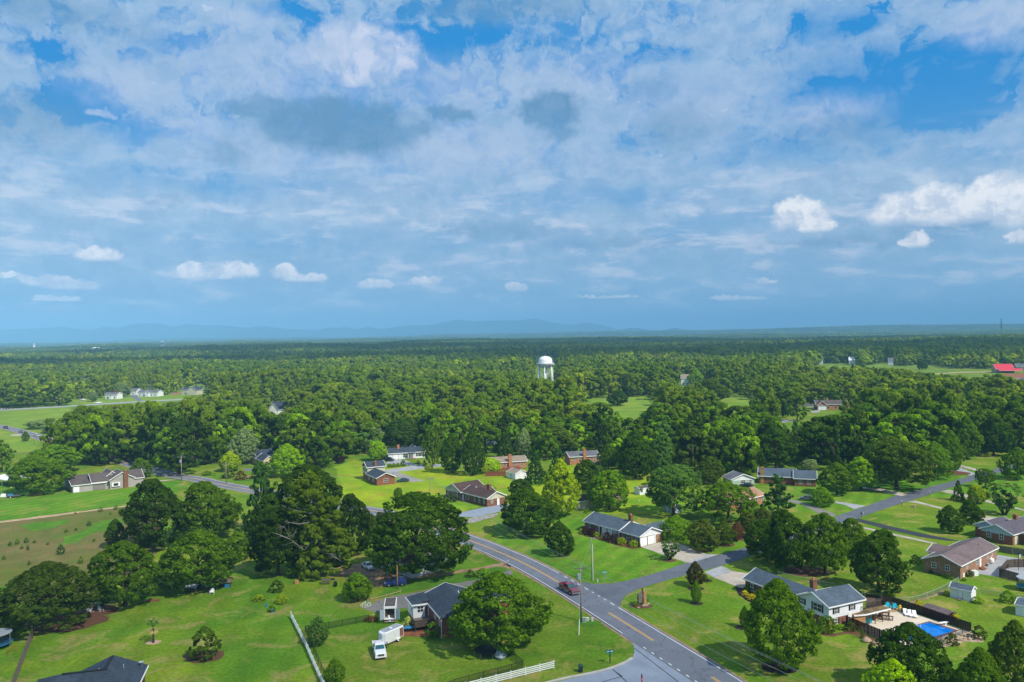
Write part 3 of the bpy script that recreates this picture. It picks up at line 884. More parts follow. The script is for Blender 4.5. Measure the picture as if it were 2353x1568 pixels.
# ------------------------------------------------------------------ trees
def leaf_material(name, per_instance=False):
    m = bpy.data.materials.new(name); m.use_nodes = True
    nt = m.node_tree; nt.nodes.clear(); n = NT(nt)
    oi = n.new('ShaderNodeObjectInfo')
    isl = n.new('ShaderNodeNewGeometry').outputs['Random Per Island']
    tco = n.new('ShaderNodeTexCoord').outputs['Object']
    if per_instance:
        pos = oi.outputs['Location']
        r = oi.outputs['Random']
        ramp = n.new('ShaderNodeValToRGB')
        cr = ramp.color_ramp
        cr.interpolation = 'LINEAR'
        stops = [(0, (0.022, 0.056, 0.012)), (.25, (0.034, 0.078, 0.012)), (.5, (0.052, 0.105, 0.014)), (.68, (0.056, 0.096, 0.018)), (.84, (0.080, 0.145, 0.016)), (1, (0.115, 0.18, 0.022))]
        while len(cr.elements) < len(stops):
            cr.elements.new(0.5)
        for e, (p_, c_) in zip(cr.elements, stops):
            e.position = p_; e.color = (*c_, 1)
        big = n.noise(pos, 0.0045, 4, 0.55)
        nt.links.new(n.m('ADD', n.m('MULTIPLY', r, 0.50), n.ss(big, 0.38, 0.62, 0, 0.50, 'LINEAR')), ramp.inputs[0])
        base = n.mix(1.0, ramp.outputs[0], (2.2, 1.72, .60), 'MULTIPLY')
    else:
        base = oi.outputs['Color']
    k = n.ss(isl, 0, 1, 1.25 if per_instance else 1.05, 1.85 if per_instance else 2.1, 'LINEAR')
    nz = n.ss(n.noise(tco, 4.0, 4, 0.6), 0.3, 0.7, 0.72, 1.3, 'LINEAR')
    k = n.m('MULTIPLY', k, nz)
    col = n.mix(1.0, base, n.comb(k, k, n.m('POWER', k, 0.8)), 'MULTIPLY')
    warm = n.mix(n.ss(isl, 0.55, 1.0, 0, 0.5), col, n.mix(1.0, col, (1.35, 1.12, 0.6), 'MULTIPLY'))
    d = n.new('ShaderNodeBsdfDiffuse'); t = n.new('ShaderNodeBsdfTranslucent')
    nt.links.new(warm, d.inputs[0])
    nt.links.new(n.mix(1.0, warm, (1.25, 1.3, 0.6), 'MULTIPLY'), t.inputs[0])
    ms = n.new('ShaderNodeMixShader'); ms.inputs[0].default_value = 0.36
    nt.links.new(d.outputs[0], ms.inputs[1]); nt.links.new(t.outputs[0], ms.inputs[2])
    o = n.new('ShaderNodeOutputMaterial')
    nt.links.new(ms.outputs[0], o.inputs[0])
    return m


LEAF = leaf_material('foliage')
LEAFW = leaf_material('foliage_wood', True)


def prof_r(kind, t):
    if kind == 'ball': return math.sin(math.pi * (.1 + .85 * t)) ** .5
    if kind == 'round': return (math.sin(math.pi * min(1, (t * .84 + .16)) ** .88)) ** .70
    if kind == 'oval': return (math.sin(math.pi * min(1, (t * .93 + .05)) ** .68)) ** .85
    if kind == 'spread': return (math.sin(math.pi * (t * .76 + .24) ** 1.15)) ** .5
    if kind == 'cone': return 0.08 + .92 * (1 - t) ** .85
    if kind == 'pine': return (.30 + .70 * (1 - t) ** .7) * (.70 + .30 * math.sin(t * 22))
    if kind == 'vase': return (0.35 + .65 * t ** .8) * (1 - max(0, t - .72) ** 2 * 7)
    if kind == 'col': return (math.sin(math.pi * (t * .9 + .07) ** .7)) ** .6
    return 1


CB = {'round': .09, 'oval': .10, 'spread': .15, 'cone': .03, 'pine': .16, 'vase': .24, 'col': .05, 'shrub': .0, 'ball': .0}


IRR = {'cone': .3, 'col': .5, 'pine': .8, 'shrub': .25, 'ball': 0.0, 'vase': .7, 'oval': .55, 'round': .78, 'spread': .95}


def crown_arrays(kind, nl, nq, qs, seed, lr0=.065, lr1=.125, jit=.34, irr=1.0):
    """leaf clumps on the surface of many small lobes; unit tree: height 1, spread 1"""
    rs = np.random.RandomState(seed)
    cb = CB[kind] if kind in CB else .12
    pk = 'round' if kind == 'shrub' else kind
    C = []; Rr = []
    k = 0
    while len(C) < nl:
        t = rs.rand() ** (.9 if kind not in ('cone', 'pine') else 1.25)
        th = rs.rand() * 2 * math.pi
        lr = rs.uniform(lr0, lr1) * (.8 if kind in ('cone', 'pine', 'col') else 1)
        rad = prof_r(pk, t) * .5
        rr = max(0, rad - lr * .75) * math.sqrt(rs.uniform(.38, 1.0)) * (1 + .10 * math.sin(3 * th + seed) * math.sin(7 * t + seed) + rs.normal() * .035)
        z = cb + (1 - cb) * (t * (1 - lr * .9) + lr * .35)
        C.append((rr * math.cos(th), rr * math.sin(th), z)); Rr.append(lr)
    C = np.array(C); Rr = np.array(Rr)
    # uneven outline: the crown bulges and shrinks with direction, with some gaps
    cen = np.array([0, 0, cb + .42 * (1 - cb)])
    dv = (C - cen) / np.array([1, 1, 1.2]); dv /= np.linalg.norm(dv, axis=1)[:, None] + 1e-6
    fac = np.zeros(nl)
    for fq, am in ((2.2, .10), (3.6, .085), (6.0, .06)):
        w_ = rs.normal(size=3); w_ *= fq / np.linalg.norm(w_)
        w2_ = rs.normal(size=3); w2_ *= fq / np.linalg.norm(w2_)
        fac += am * (np.sin(dv @ w_ + rs.rand() * 6) + np.sin(dv @ w2_ + rs.rand() * 6))
    fac = 1 + fac * IRR.get(kind, .8) * irr
    C = cen + (C - cen) * np.clip(fac, .66, 1.22)[:, None]
    C[:, 2] = np.clip(C[:, 2], cb, 1 - Rr * .6)
    wgt = Rr ** 2
    idx = rs.choice(nl, nq, p=wgt / wgt.sum())
    d = rs.normal(size=(nq, 3)); d[:, 2] += .25
    out = C[idx] - np.array([0, 0, cb + .45 * (1 - cb)])
    out /= np.linalg.norm(out, axis=1)[:, None] + 1e-6
    d /= np.linalg.norm(d, axis=1)[:, None]
    d = d + out * .9
    d /= np.linalg.norm(d, axis=1)[:, None]
    sq = np.array([1, 1, .8 if kind not in ('cone', 'col') else .9])
    pos = C[idx] + d * Rr[idx][:, None] * sq * rs.uniform(.72, 1.08, nq)[:, None]
    pos[:, 2] = np.clip(pos[:, 2], cb * .8, 1.0)
    n = d + rs.normal(size=(nq, 3)) * jit
    n /= np.linalg.norm(n, axis=1)[:, None]
    a = np.cross(n, rs.normal(size=(nq, 3))); a /= np.linalg.norm(a, axis=1)[:, None]
    b = np.cross(n, a)
    s = (qs * rs.uniform(.6, 1.3, nq))[:, None]
    v = np.stack([pos + a * s, pos + b * s * .8 - a * s * .25, pos - a * s * .9, pos - b * s * .75 + a * s * .1], 1)
    v[:, 1] += n * s * .35; v[:, 3] += n * s * .3
    return v.reshape(-1, 3)


def quads_mesh(name, V, mat, extra=None):
    me = bpy.data.meshes.new(name)
    nq = len(V) // 4
    ev, ef = extra if extra else ([], [])
    nv = len(V)
    allv = np.concatenate([V, np.array(ev).reshape(-1, 3)]) if len(ev) else V
    me.vertices.add(len(allv)); me.vertices.foreach_set('co', allv.astype(np.float32).ravel())
    loops = np.arange(nq * 4, dtype=np.int32); starts = np.arange(nq, dtype=np.int32) * 4
    tot = np.full(nq, 4, dtype=np.int32)
    if ef:
        el_ = []; es = []; et = []; p = nq * 4
        for f in ef:
            es.append(p); et.append(len(f)); p += len(f); el_ += [i + nv for i in f]
        loops = np.concatenate([loops, np.array(el_, np.int32)])
        starts = np.concatenate([starts, np.array(es, np.int32)]); tot = np.concatenate([tot, np.array(et, np.int32)])
    me.loops.add(len(loops)); me.loops.foreach_set('vertex_index', loops)
    me.polygons.add(len(starts)); me.polygons.foreach_set('loop_start', starts)
    try:
        me.polygons.foreach_set('loop_total', tot)
    except Exception:
        pass
    me.materials.append(mat)
    if ef:
        me.materials.append(M['bark'])
        me.polygons.foreach_set('material_index', np.concatenate([np.zeros(nq, np.int32), np.ones(len(ef), np.int32)]))
    me.update(); me.validate()
    return me


def trunk_mb(kind, seed, pale=False, limbs=7):
    """tapered trunk with limbs that reach into the crown (unit tree)"""
    rr = random.Random(seed)
    mb = MB()
    if kind == 'vase':
        for i in range(6):
            t = i * 1.05 + rr.random() * .4
            mb.cyl((.02 * math.cos(t), .02 * math.sin(t), 0), (.2 * math.cos(t), .2 * math.sin(t), .45), .022, .016, 6)
            mb.cyl((.2 * math.cos(t), .2 * math.sin(t), .45), (.32 * math.cos(t + .2), .32 * math.sin(t + .2), .75), .016, .006, 6)
        return mb
    if kind in ('shrub', 'ball'):
        return mb.cyl((0, 0, 0), (0, 0, .3), .03, .015, 6)
    top = .92 if kind in ('cone', 'pine', 'col') else .62
    w = .03 if kind != 'pine' else .026
    mb.cyl((0, 0, -.01), (.0, .0, .05), w * 1.5, w, 8)
    mb.cyl((0, 0, .05), (.012, .008, top * .6), w, w * .7, 8)
    mb.cyl((.012, .008, top * .6), (0, .012, top), w * .7, w * .25, 8)
    for i in range(limbs):
        t = i * 2.4 + rr.random(); h = .22 + .4 * i / limbs
        x, y = math.cos(t), math.sin(t)
        e = rr.uniform(.14, .24)
        mb.cyl((0, 0, h), (x * e * .6, y * e * .6, h + .13), w * .45, w * .28, 5)
        mb.cyl((x * e * .6, y * e * .6, h + .13), (x * e, y * e, h + .28), w * .28, w * .1, 5)
    return mb


HI = {}      # near trees: crown mesh + trunk mesh
LO = {}
for kind, nl, nq, qs in (('round', 480, 19000, .0165), ('oval', 440, 17000, .0165), ('spread', 340, 15000, .0165), ('cone', 260, 9000, .019),
                         ('pine', 170, 9000, .020), ('vase', 110, 5500, .022), ('shrub', 130, 4200, .032), ('ball', 260, 3000, .030), ('col', 240, 8000, .021)):
    for v_ in range(4 if kind == 'round' else 2 if kind in ('oval', 'spread') else 1):
        HI[kind, v_] = (quads_mesh('crown', crown_arrays(kind, nl, nq, qs, 11 + 7 * v_ + len(kind), .034, .078), LEAF), trunk_mb(kind, 5 + v_))
TR = {}


def trunk_mesh(kind, v_):
    if (kind, v_) not in TR:
        o = HI[kind, v_][1].build('trunk', M['bark'], smooth=True)
        TR[kind, v_] = o.data
        bpy.data.objects.remove(o)
    return TR[kind, v_]


SMALL = {}    # wood trees: one mesh, crown and trunk together
for kind in ('round', 'oval', 'spread', 'pine', 'cone'):
    for v_ in range(3 if kind in ('round', 'oval', 'spread') else 2):
        tb = trunk_mb(kind, v_, limbs=3)
        for lod, (nl, nq, qs) in enumerate(((44, 3600, .036), (26, 900, .07))):
            SMALL[kind, v_, lod] = quads_mesh('tree', crown_arrays(kind, nl, nq, qs, 31 + 5 * v_, .055 if lod == 0 else .08, .105 if lod == 0 else .14, .34 if lod == 0 else .2, .55 if lod == 0 else .3), LEAF if lod == 0 else LEAFW, (tb.v, tb.f))

PAL = {'dark': (0.022, 0.062, 0.010), 'deep': (0.016, 0.044, 0.010), 'mid': (0.042, 0.105, 0.010), 'green': (0.055, 0.140, 0.012), 'bright': (0.090, 0.205, 0.010),
       'yellow': (0.120, 0.215, 0.014), 'olive': (0.050, 0.080, 0.016), 'brown': (0.052, 0.070, 0.022), 'silver': (0.150, 0.215, 0.090), 'blue': (0.020, 0.068, 0.030),
       'red': (0.10, 0.050, 0.022), 'purple': (0.035, 0.015, 0.022), 'gold': (0.24, 0.27, 0.020), 'hedge': (0.13, 0.22, 0.012), 'teal': (0.040, 0.105, 0.045), 'leafy': (0.034, 0.088, 0.010), 'moss': (0.034, 0.056, 0.014), 'plum': (0.026, 0.034, 0.020), 'lime': (0.15, 0.30, 0.010), 'cream': (0.36, 0.40, 0.12)}
PAL = {k_: (v_[0] * (1.2 if k_ in ('olive', 'brown', 'moss') else 1.62), v_[1] * 1.26, v_[2] * .55) if k_ not in ('silver', 'cream', 'purple', 'red') else v_ for k_, v_ in PAL.items()}
rt = random.Random(7)
HAND = []      # x, y, radius of what already stands


def put_tree(kind, pos, w, h, col, label, cat='tree', name=None, group=None, var=None):
    v_ = (0 if var is None else var) if (kind, 1) in HI else 0
    if var is None and (kind, 1) in HI:
        v_ = rt.randint(0, 3 if kind == 'round' else 1)
    name = name or {'pine': 'pine_tree', 'cone': 'conifer_tree', 'shrub': 'shrub', 'vase': 'ornamental_tree', 'col': 'columnar_tree'}.get(kind, 'shade_tree')
    e = empty(name, pos, rt.uniform(0, 6.28), label, cat, group)
    e.scale = (w * 1.03, w * 1.03, h * 1.01)
    c = bpy.data.objects.new('crown' if cat == 'tree' else 'foliage', HI[kind, v_][0]); COL.objects.link(c); c.parent = e
    b = PAL[col]; j = rt.uniform(.9, 1.12)
    c.color = (b[0] * j, b[1] * j, b[2] * j, 1)
    t = bpy.data.objects.new('trunk' if cat == 'tree' else 'stem', trunk_mesh(kind, v_)); COL.objects.link(t); t.parent = e
    HAND.append((pos.x, pos.y, w / 2))
    return e


def T(k, kind, x, yb, yt, xl, xr, col, label, cat='tree', name=None, group=None, var=None):
    """a tree by its foot (x, yb), its top yt and the sides of its crown, read off the photograph"""
    p = G(k, x, yb)
    sc = X0[k][2] * 1.7408
    D = p.y
    w = (xr - xl) / sc * D / FPX
    if kind == 'ball': w *= 1.12; yt -= (yb - yt) * .12
    u, v = px(k, x, yb); u2, v2 = px(k, (xl + xr) / 2, yt)
    h = (v - v2) * D / FPX
    cxp = (px(k, (xl + xr) / 2, yb)[0] - u) * D / FPX
    pos = Vector((p.x + cxp * .7, p.y, 0))
    return put_tree(kind, pos, w, h, col, label, cat, name, group, var)


hand = [
 # left foreground
 (5, 'round', 365, 1130, 665, 25, 705, 'moss', 'broad dark olive tree reaching the ground beside the grey board fence and red parasol'),
 (5, 'round', 940, 990, 500, 705, 1190, 'leafy', 'broad green tree with yellow tips standing right of the red parasol'),
 (5, 'round', 1500, 860, 420, 1215, 1800, 'leafy', 'dense round green tree shading the chicken coops in the back yard'),
 (5, 'round', 1170, 560, 40, 930, 1400, 'deep', 'huge very dark tree at the edge of the brown meadow'),
 (5, 'oval', 875, 545, 335, 785, 965, 'dark', 'small green tree against the left side of the huge dark meadow tree'),
 (5, 'round', 1585, 470, 55, 1330, 1805, 'leafy', 'tall yellowish green tree right beside the huge dark meadow tree'),
 (5, 'shrub', 1790, 640, 430, 1680, 1900, 'mid', 'rounded bushy tree between the coop tree and the big dark trees'),
 (6, 'pine', 90, 430, -90, -60, 230, 'blue', 'dark bluish pine rising at the roadside above the dark trees'),
 (6, 'round', 200, 760, 240, 0, 440, 'deep', 'wide dark tree left of the pale branched sycamore'),
 (6, 'round', 150, 560, 150, -20, 330, 'dark', 'dark tree below the bluish roadside pine'),
 (6, 'spread', 430, 500, -60, 170, 740, 'deep', 'tall dark tree behind the bare branches of the sycamore'),
 (6, 'round', 770, 600, 150, 620, 930, 'deep', 'dark tree between the sycamore and the main road'),
 (6, 'oval', 900, 420, 300, 850, 1010, 'brown', 'brownish small tree at the road edge behind the dark trees'),
 (6, 'round', 1260, 760, 150, 900, 1630, 'dark', 'very large dark green oak beside the bend of the main road'),
 (6, 'round', 815, 950, 745, 695, 935, 'green', 'low bushy green tree left of the blue car'),
 (6, 'round', 1880, 1310, 745, 1530, 2235, 'mid', 'big green tree overhanging the brick house and round trampoline'),
 (6, 'oval', 520, 1290, 1070, 435, 605, 'teal', 'small grey green tree inside the corner of the black fence'),
 (6, 'oval', 640, 1580, 1385, 565, 725, 'green', 'young green tree at the lower edge beside the black fence'),
 (6, 'shrub', 200, 885, 795, 145, 258, 'olive', 'small olive bush on the lawn left of the picnic table'),
 (6, 'round', 1120, 178, 95, 1080, 1162, 'mid', 'lone small tree on the bright lawn beside the road'),
 (5, 'shrub', 1545, 1385, 1150, 1420, 1670, 'olive', 'loose olive bush on bare soil in the left lawn'),
 # centre
 (7, 'round', 205, 445, 108, -5, 412, 'dark', 'round dark green tree left of the grey roofed ranch house'),
 (7, 'round', 160, 180, 30, 70, 250, 'dark', 'dark tree behind the round dark tree near the small tan roofed shed'),
 (7, 'round', 455, 612, 355, 345, 552, 'dark', 'small dark tree on the front lawn left of the ranch house'),
 (7, 'oval', 450, 305, -115, 305, 625, 'yellow', 'tall yellow green tree left of the long white building'),
 (7, 'round', 655, 150, -115, 560, 800, 'dark', 'dark green tree just behind the long white building'),
 (7, 'round', 828, 265, -35, 675, 975, 'green', 'green tree in front of the long white building'),
 (7, 'spread', 1300, 305, -75, 1112, 1525, 'teal', 'spreading grey green tree shading the pale blue shed'),
 (7, 'spread', 1722, 355, 45, 1525, 1925, 'mid', 'airy green tree in front of the orange roofed house'),
 (7, 'round', 1535, 570, 338, 1418, 1668, 'brown', 'bronze green tree nearest the corner of the side road'),
 (7, 'round', 1690, 525, 355, 1615, 1775, 'olive', 'second of the bronze green trees along the side road'),
 (7, 'round', 1775, 500, 360, 1745, 1850, 'red', 'small reddish tree between the bronze green trees'),
 (7, 'round', 1870, 470, 275, 1775, 1965, 'brown', 'tallest reddish green tree at the far end of the bronze row'),
 (7, 'round', 1332, 490, 308, 1212, 1452, 'green', 'round white flowering tree at the garage end of the ranch house'),
 (7, 'vase', 1278, 645, 505, 1188, 1382, 'teal', 'low fan shaped tree beside the ranch driveway'),
 (7, 'oval', 1480, 845, 655, 1400, 1553, 'plum', 'dark purplish small tree in the mulch ring by the side road'),
 (7, 'oval', 1483, 972, 800, 1438, 1528, 'green', 'young green tree on a thin trunk in a black mulch ring'),
 # right foreground
 (8, 'oval', 137, 1455, 795, -170, 432, 'mid', 'large oval green tree in a black mulch ring before the white house'),
 (8, 'oval', -130, 1155, 990, -165, -80, 'mid', 'small green tree peeping from behind the large oval tree'),
 (8, 'round', 1120, 1640, 1125, 860, 1395, 'dark', 'dark green tree whose top hides the corner of the swimming pool'),
 (8, 'round', 990, 1720, 1395, 840, 1165, 'lime', 'bright lime green tree at the lower edge below the pool'),
 (8, 'oval', 1650, 1760, 1310, 1450, 1860, 'mid', 'green tree at the lower edge right of the lime green tree'),
 (8, 'oval', 1915, 1700, 1105, 1715, 2130, 'olive', 'tall olive tree in the lower corner beside the white shed yard'),
 (8, 'round', 885, 885, 412, 672, 1102, 'dark', 'round dark tree standing alone between the white house and brown brick house'),
 (8, 'round', 185, 735, 262, 5, 365, 'dark', 'first of the big dark trees behind the white house'),
 (8, 'round', 480, 745, 290, 310, 650, 'mid', 'middle big tree in the clump behind the white house'),
 (8, 'round', 660, 620, 330, 545, 790, 'mid', 'lighter tree at the road end of the clump behind the white house'),
 (8, 'round', 40, 640, 340, -120, 200, 'dark', 'dark tree at the side road end of the clump'),
 (8, 'pine', 115, 300, 0, -10, 270, 'blue', 'dark pine beside the brick house with the grey roof'),
 (8, 'round', 20, 420, 250, -60, 100, 'brown', 'brown green tree below the dark pine'),
 (8, 'round', 462, 235, 98, 376, 548, 'green', 'low round tree beside the parked grey car'),
 (8, 'round', 565, 150, -90, 440, 705, 'mid', 'green tree on the lawn above the parked grey car'),
 (8, 'round', 735, 118, -140, 630, 890, 'bright', 'bright green tree above the lawn of the parked grey car'),
 (8, 'spread', 1010, 110, -280, 780, 1275, 'olive', 'very broad olive tree over the red soil by the side road'),
 (8, 'cone', 1487, 195, 45, 1434, 1540, 'dark', 'dense cone shaped evergreen on the lawn'),
 (8, 'round', 1640, 215, 75, 1545, 1712, 'yellow', 'small yellow green tree beside the cone shaped evergreen'),
 (8, 'vase', 1832, 305, 72, 1688, 1990, 'teal', 'wide grey green tree with many stems by the pale driveway'),
 (8, 'round', 1420, 435, 232, 1333, 1512, 'dark', 'small round dark tree nearer the black driveway'),
 (8, 'round', 1582, 372, 188, 1510, 1672, 'dark', 'small round dark tree next to the yellow green one'),
 (8, 'spread', 1692, 95, -45, 1625, 1760, 'mid', 'thin young tree at the edge of the side road'),
 (4, 'round', 1530, 1535, 1212, 1425, 1700, 'green', 'fresh green tree near the road with dark forked trunk'),
 (4, 'oval', 1712, 1480, 1105, 1560, 1815, 'mid', 'tall oval tree in the mulch bed beside the pale driveway'),
 (4, 'round', 2290, 1540, 1255, 2170, 2420, 'mid', 'green tree where the side road leaves the picture'),
 (4, 'oval', 1875, 1355, 975, 1690, 1950, 'mid', 'large tree at the back of the sunny lawn by the road'),
 (4, 'round', 2060, 1330, 975, 1930, 2250, 'dark', 'great dark tree shading the far side of the sunny lawn'),
 (4, 'spread', 1130, 1560, 1160, 980, 1380, 'olive', 'wide olive tree in front of the small grey roof'),
 (4, 'round', 430, 1460, 1360, 340, 520, 'silver', 'low pale grey green tree behind the slate roof'),
 (4, 'round', 130, 1440, 1075, -40, 300, 'dark', 'dark spreading tree behind the slate roofed brick house'),
 (4, 'round', 480, 1350, 1010, 280, 780, 'olive', 'big olive crown left of the bronze tree in the far gardens'),
 # left middle distance
 (1, 'round', 1265, 1528, 1352, 1160, 1358, 'mid', 'round tree between the two utility poles on the left lawn'),
 (5, 'round', 270, 135, -150, 80, 475, 'mid', 'broad tree left of the grey sided house'),
 (1, 'round', 470, 1480, 1235, 230, 700, 'green', 'yellow green crown behind the grey sided house'),
 (1, 'pine', 1590, 1495, 1090, 1370, 1850, 'dark', 'tall dark pines along the road behind the utility poles'),
 (1, 'spread', 1940, 1398, 1155, 1820, 2025, 'mid', 'open tree with forked trunk beside the sunny roadside lawn'),
 (1, 'round', 2185, 1400, 1090, 2050, 2330, 'silver', 'pale silvery tree beside the yellow gabled house'),
 (1, 'oval', 2060, 1470, 1290, 1955, 2170, 'yellow', 'yellow green tree below the pale silvery tree'),
 (1, 'round', 2352, 1530, 1395, 2260, 2445, 'green', 'round green tree before the carport of the yellow gabled house'),
 (1, 'cone', 820, 1100, 960, 755, 890, 'green', 'pointed green tree above the pale flowering row'),
 (1, 'cone', 955, 1170, 1045, 905, 1000, 'green', 'small pointed tree among the woods left of the grey roof'),
 (1, 'round', 1435, 1075, 995, 1385, 1495, 'red', 'dark red tree at the end of the grey roof in the woods'),
 (1, 'round', 1610, 1110, 1005, 1550, 1670, 'lime', 'bright green tree right of the dark red tree'),
 (1, 'spread', 330, 1085, 1010, 240, 470, 'silver', 'first pale flowering tree beside the far field'),
 (1, 'spread', 500, 1120, 1035, 395, 640, 'silver', 'second pale flowering tree beside the far field'),
 (1, 'spread', 720, 1140, 1062, 590, 860, 'silver', 'third pale flowering tree, farthest from the road'),
 (1, 'oval', 228, 1200, 1110, 195, 262, 'mid', 'small tree on the lawn beside the cars on the main road'),
 (1, 'round', 1100, 800, 668, 1030, 1170, 'silver', 'pale green tree left of the white house on the far road'),
 (1, 'round', 830, 845, 750, 785, 880, 'silver', 'bluish pale tree beside the two parked trucks'),
 (2, 'round', 335, 1510, 1225, 190, 480, 'bright', 'bright green tree right of the carport'),
 (2, 'round', 1140, 1375, 1195, 1040, 1245, 'bright', 'bright green tree left of the long white house'),
 (2, 'round', 1370, 1240, 990, 1195, 1570, 'dark', 'broad dark tree behind the long white house'),
 (2, 'col', 1640, 1425, 1055, 1548, 1725, 'mid', 'tall pointed dark tree at the right end of the long white house'),
 (2, 'oval', 1810, 1480, 1130, 1705, 1930, 'dark', 'first dark tree of the clump on the bright lawn'),
 (2, 'oval', 1985, 1505, 1110, 1880, 2120, 'dark', 'second dark tree of the clump on the bright lawn'),
 (2, 'round', 2140, 1485, 1350, 2040, 2245, 'lime', 'lime green tree at the end of the dark clump'),
 (2, 'oval', 1595, 1190, 828, 1490, 1705, 'bright', 'tall yellow green tree rising out of the middle woods'),
 (2, 'round', 805, 1400, 1335, 765, 850, 'purple', 'dark purple shrub like tree in the shaded garden'),
 (2, 'round', 1030, 1260, 1045, 880, 1190, 'silver', 'pale green maple above the bright green tree'),
 (2, 'round', 640, 1240, 1060, 540, 760, 'silver', 'pale silvery tree in the woods left of the pale green maple'),
 (2, 'round', 440, 1250, 1060, 370, 545, 'silver', 'soft grey green tree beside the pale silvery tree'),
 (2, 'round', 200, 1240, 975, 50, 370, 'mid', 'large green dome tree below the dark roof in the woods'),
 (2, 'oval', 640, 1420, 1190, 530, 740, 'mid', 'tree over the shaded garden left of the purple one'),
 (2, 'cone', 2290, 1350, 1075, 2205, 2370, 'dark', 'dark evergreen beside the little brick house'),
 (2, 'spread', 1600, 1475, 1400, 1565, 1640, 'yellow', 'tiny yellowish tree on the bright lawn'),
 (3, 'oval', 210, 1330, 1080, 130, 300, 'silver', 'pale flowering tree behind the tan roofed brick house'),
 (3, 'round', 490, 1320, 1055, 295, 710, 'olive', 'big olive brown tree between the two low brick houses'),
 (3, 'cone', 320, 1580, 1305, 205, 430, 'blue', 'bluish spruce right of the small tan roofed shed'),
 (3, 'cone', 520, 1560, 1275, 400, 650, 'blue', 'dark evergreen behind the tall yellow green tree'),
 (3, 'oval', 1215, 1535, 1105, 1030, 1400, 'dark', 'very large dense tree right of the grey roofed brick house'),
 (3, 'round', 1430, 1480, 1140, 1330, 1600, 'teal', 'pale green tree behind the very large dense tree'),
 (3, 'spread', 870, 1290, 1100, 770, 1010, 'mid', 'airy tree behind the grey roofed brick house'),
 (3, 'round', 1420, 1110, 855, 1245, 1600, 'green', 'broad yellow green tree right of the half hidden brick house'),
 (3, 'spread', 1740, 1090, 860, 1600, 1880, 'brown', 'thin brownish tree with bare branches'),
 (3, 'round', 1720, 1385, 1085, 1560, 1900, 'mid', 'large rounded green tree behind the parked cars and pale house'),
 (3, 'spread', 1570, 1600, 1400, 1370, 1790, 'teal', 'low spreading grey green tree left of the pale house with cars'),
 (3, 'round', 1880, 1575, 1340, 1750, 2000, 'olive', 'olive tree touching the left end of the pale house with cars'),
 (3, 'spread', 2060, 1445, 1290, 1975, 2145, 'mid', 'thin airy tree behind the pale house with cars'),
 (3, 'round', 2265, 1475, 1215, 2165, 2375, 'dark', 'dark round tree between the pale house and the slate roofed house'),
 (3, 'oval', 1930, 1310, 1100, 1810, 2060, 'green', 'fresh green oval tree in the gardens above the pale house'),
 (3, 'round', 965, 1450, 1225, 890, 1060, 'mid', 'green tree against the right end of the grey roofed brick house'),
 (3, 'oval', 975, 1170, 970, 885, 1070, 'bright', 'bright yellow green tree before the far meadow'),
 (3, 'round', 870, 800, 628, 790, 960, 'olive', 'round tree at the left end of the far meadow'),
 (3, 'round', 1150, 790, 590, 1050, 1255, 'olive', 'larger tree at the middle of the far meadow'),
 (3, 'round', 1900, 850, 640, 1760, 2050, 'olive', 'big round tree between the two parts of the far meadow'),
 (3, 'round', 1055, 880, 745, 955, 1150, 'dark', 'dark round tree standing in the far meadow'),
 (3, 'oval', 1760, 700, 548, 1670, 1825, 'bright', 'tall bright tree beside the white building behind the meadow'),
 (3, 'round', 570, 690, 560, 425, 700, 'olive', 'rounded tree hiding the foot of the water tower'),
 (4, 'round', 1445, 560, 485, 1398, 1490, 'dark', 'lone round dark tree in the far field'),
 (4, 'round', 210, 990, 838, 170, 262, 'dark', 'dark tree beside the open carport shelter'),
 (4, 'round', 125, 980, 830, 85, 170, 'dark', 'dark tree left of the open carport shelter'),
 (4, 'oval', 640, 860, 690, 560, 700, 'bright', 'yellow green tree behind the house with blue gable'),
 (4, 'round', 720, 860, 700, 680, 800, 'yellow', 'pale yellowish crown behind the house with blue gable'),
 (4, 'oval', 1430, 1200, 1005, 1345, 1520, 'green', 'bright tree above the small grey roof in the woods'),
]
# same picture units in every row: (region, kind, x, foot, top, left, right, colour, label)
for a in hand:
    T(*a)

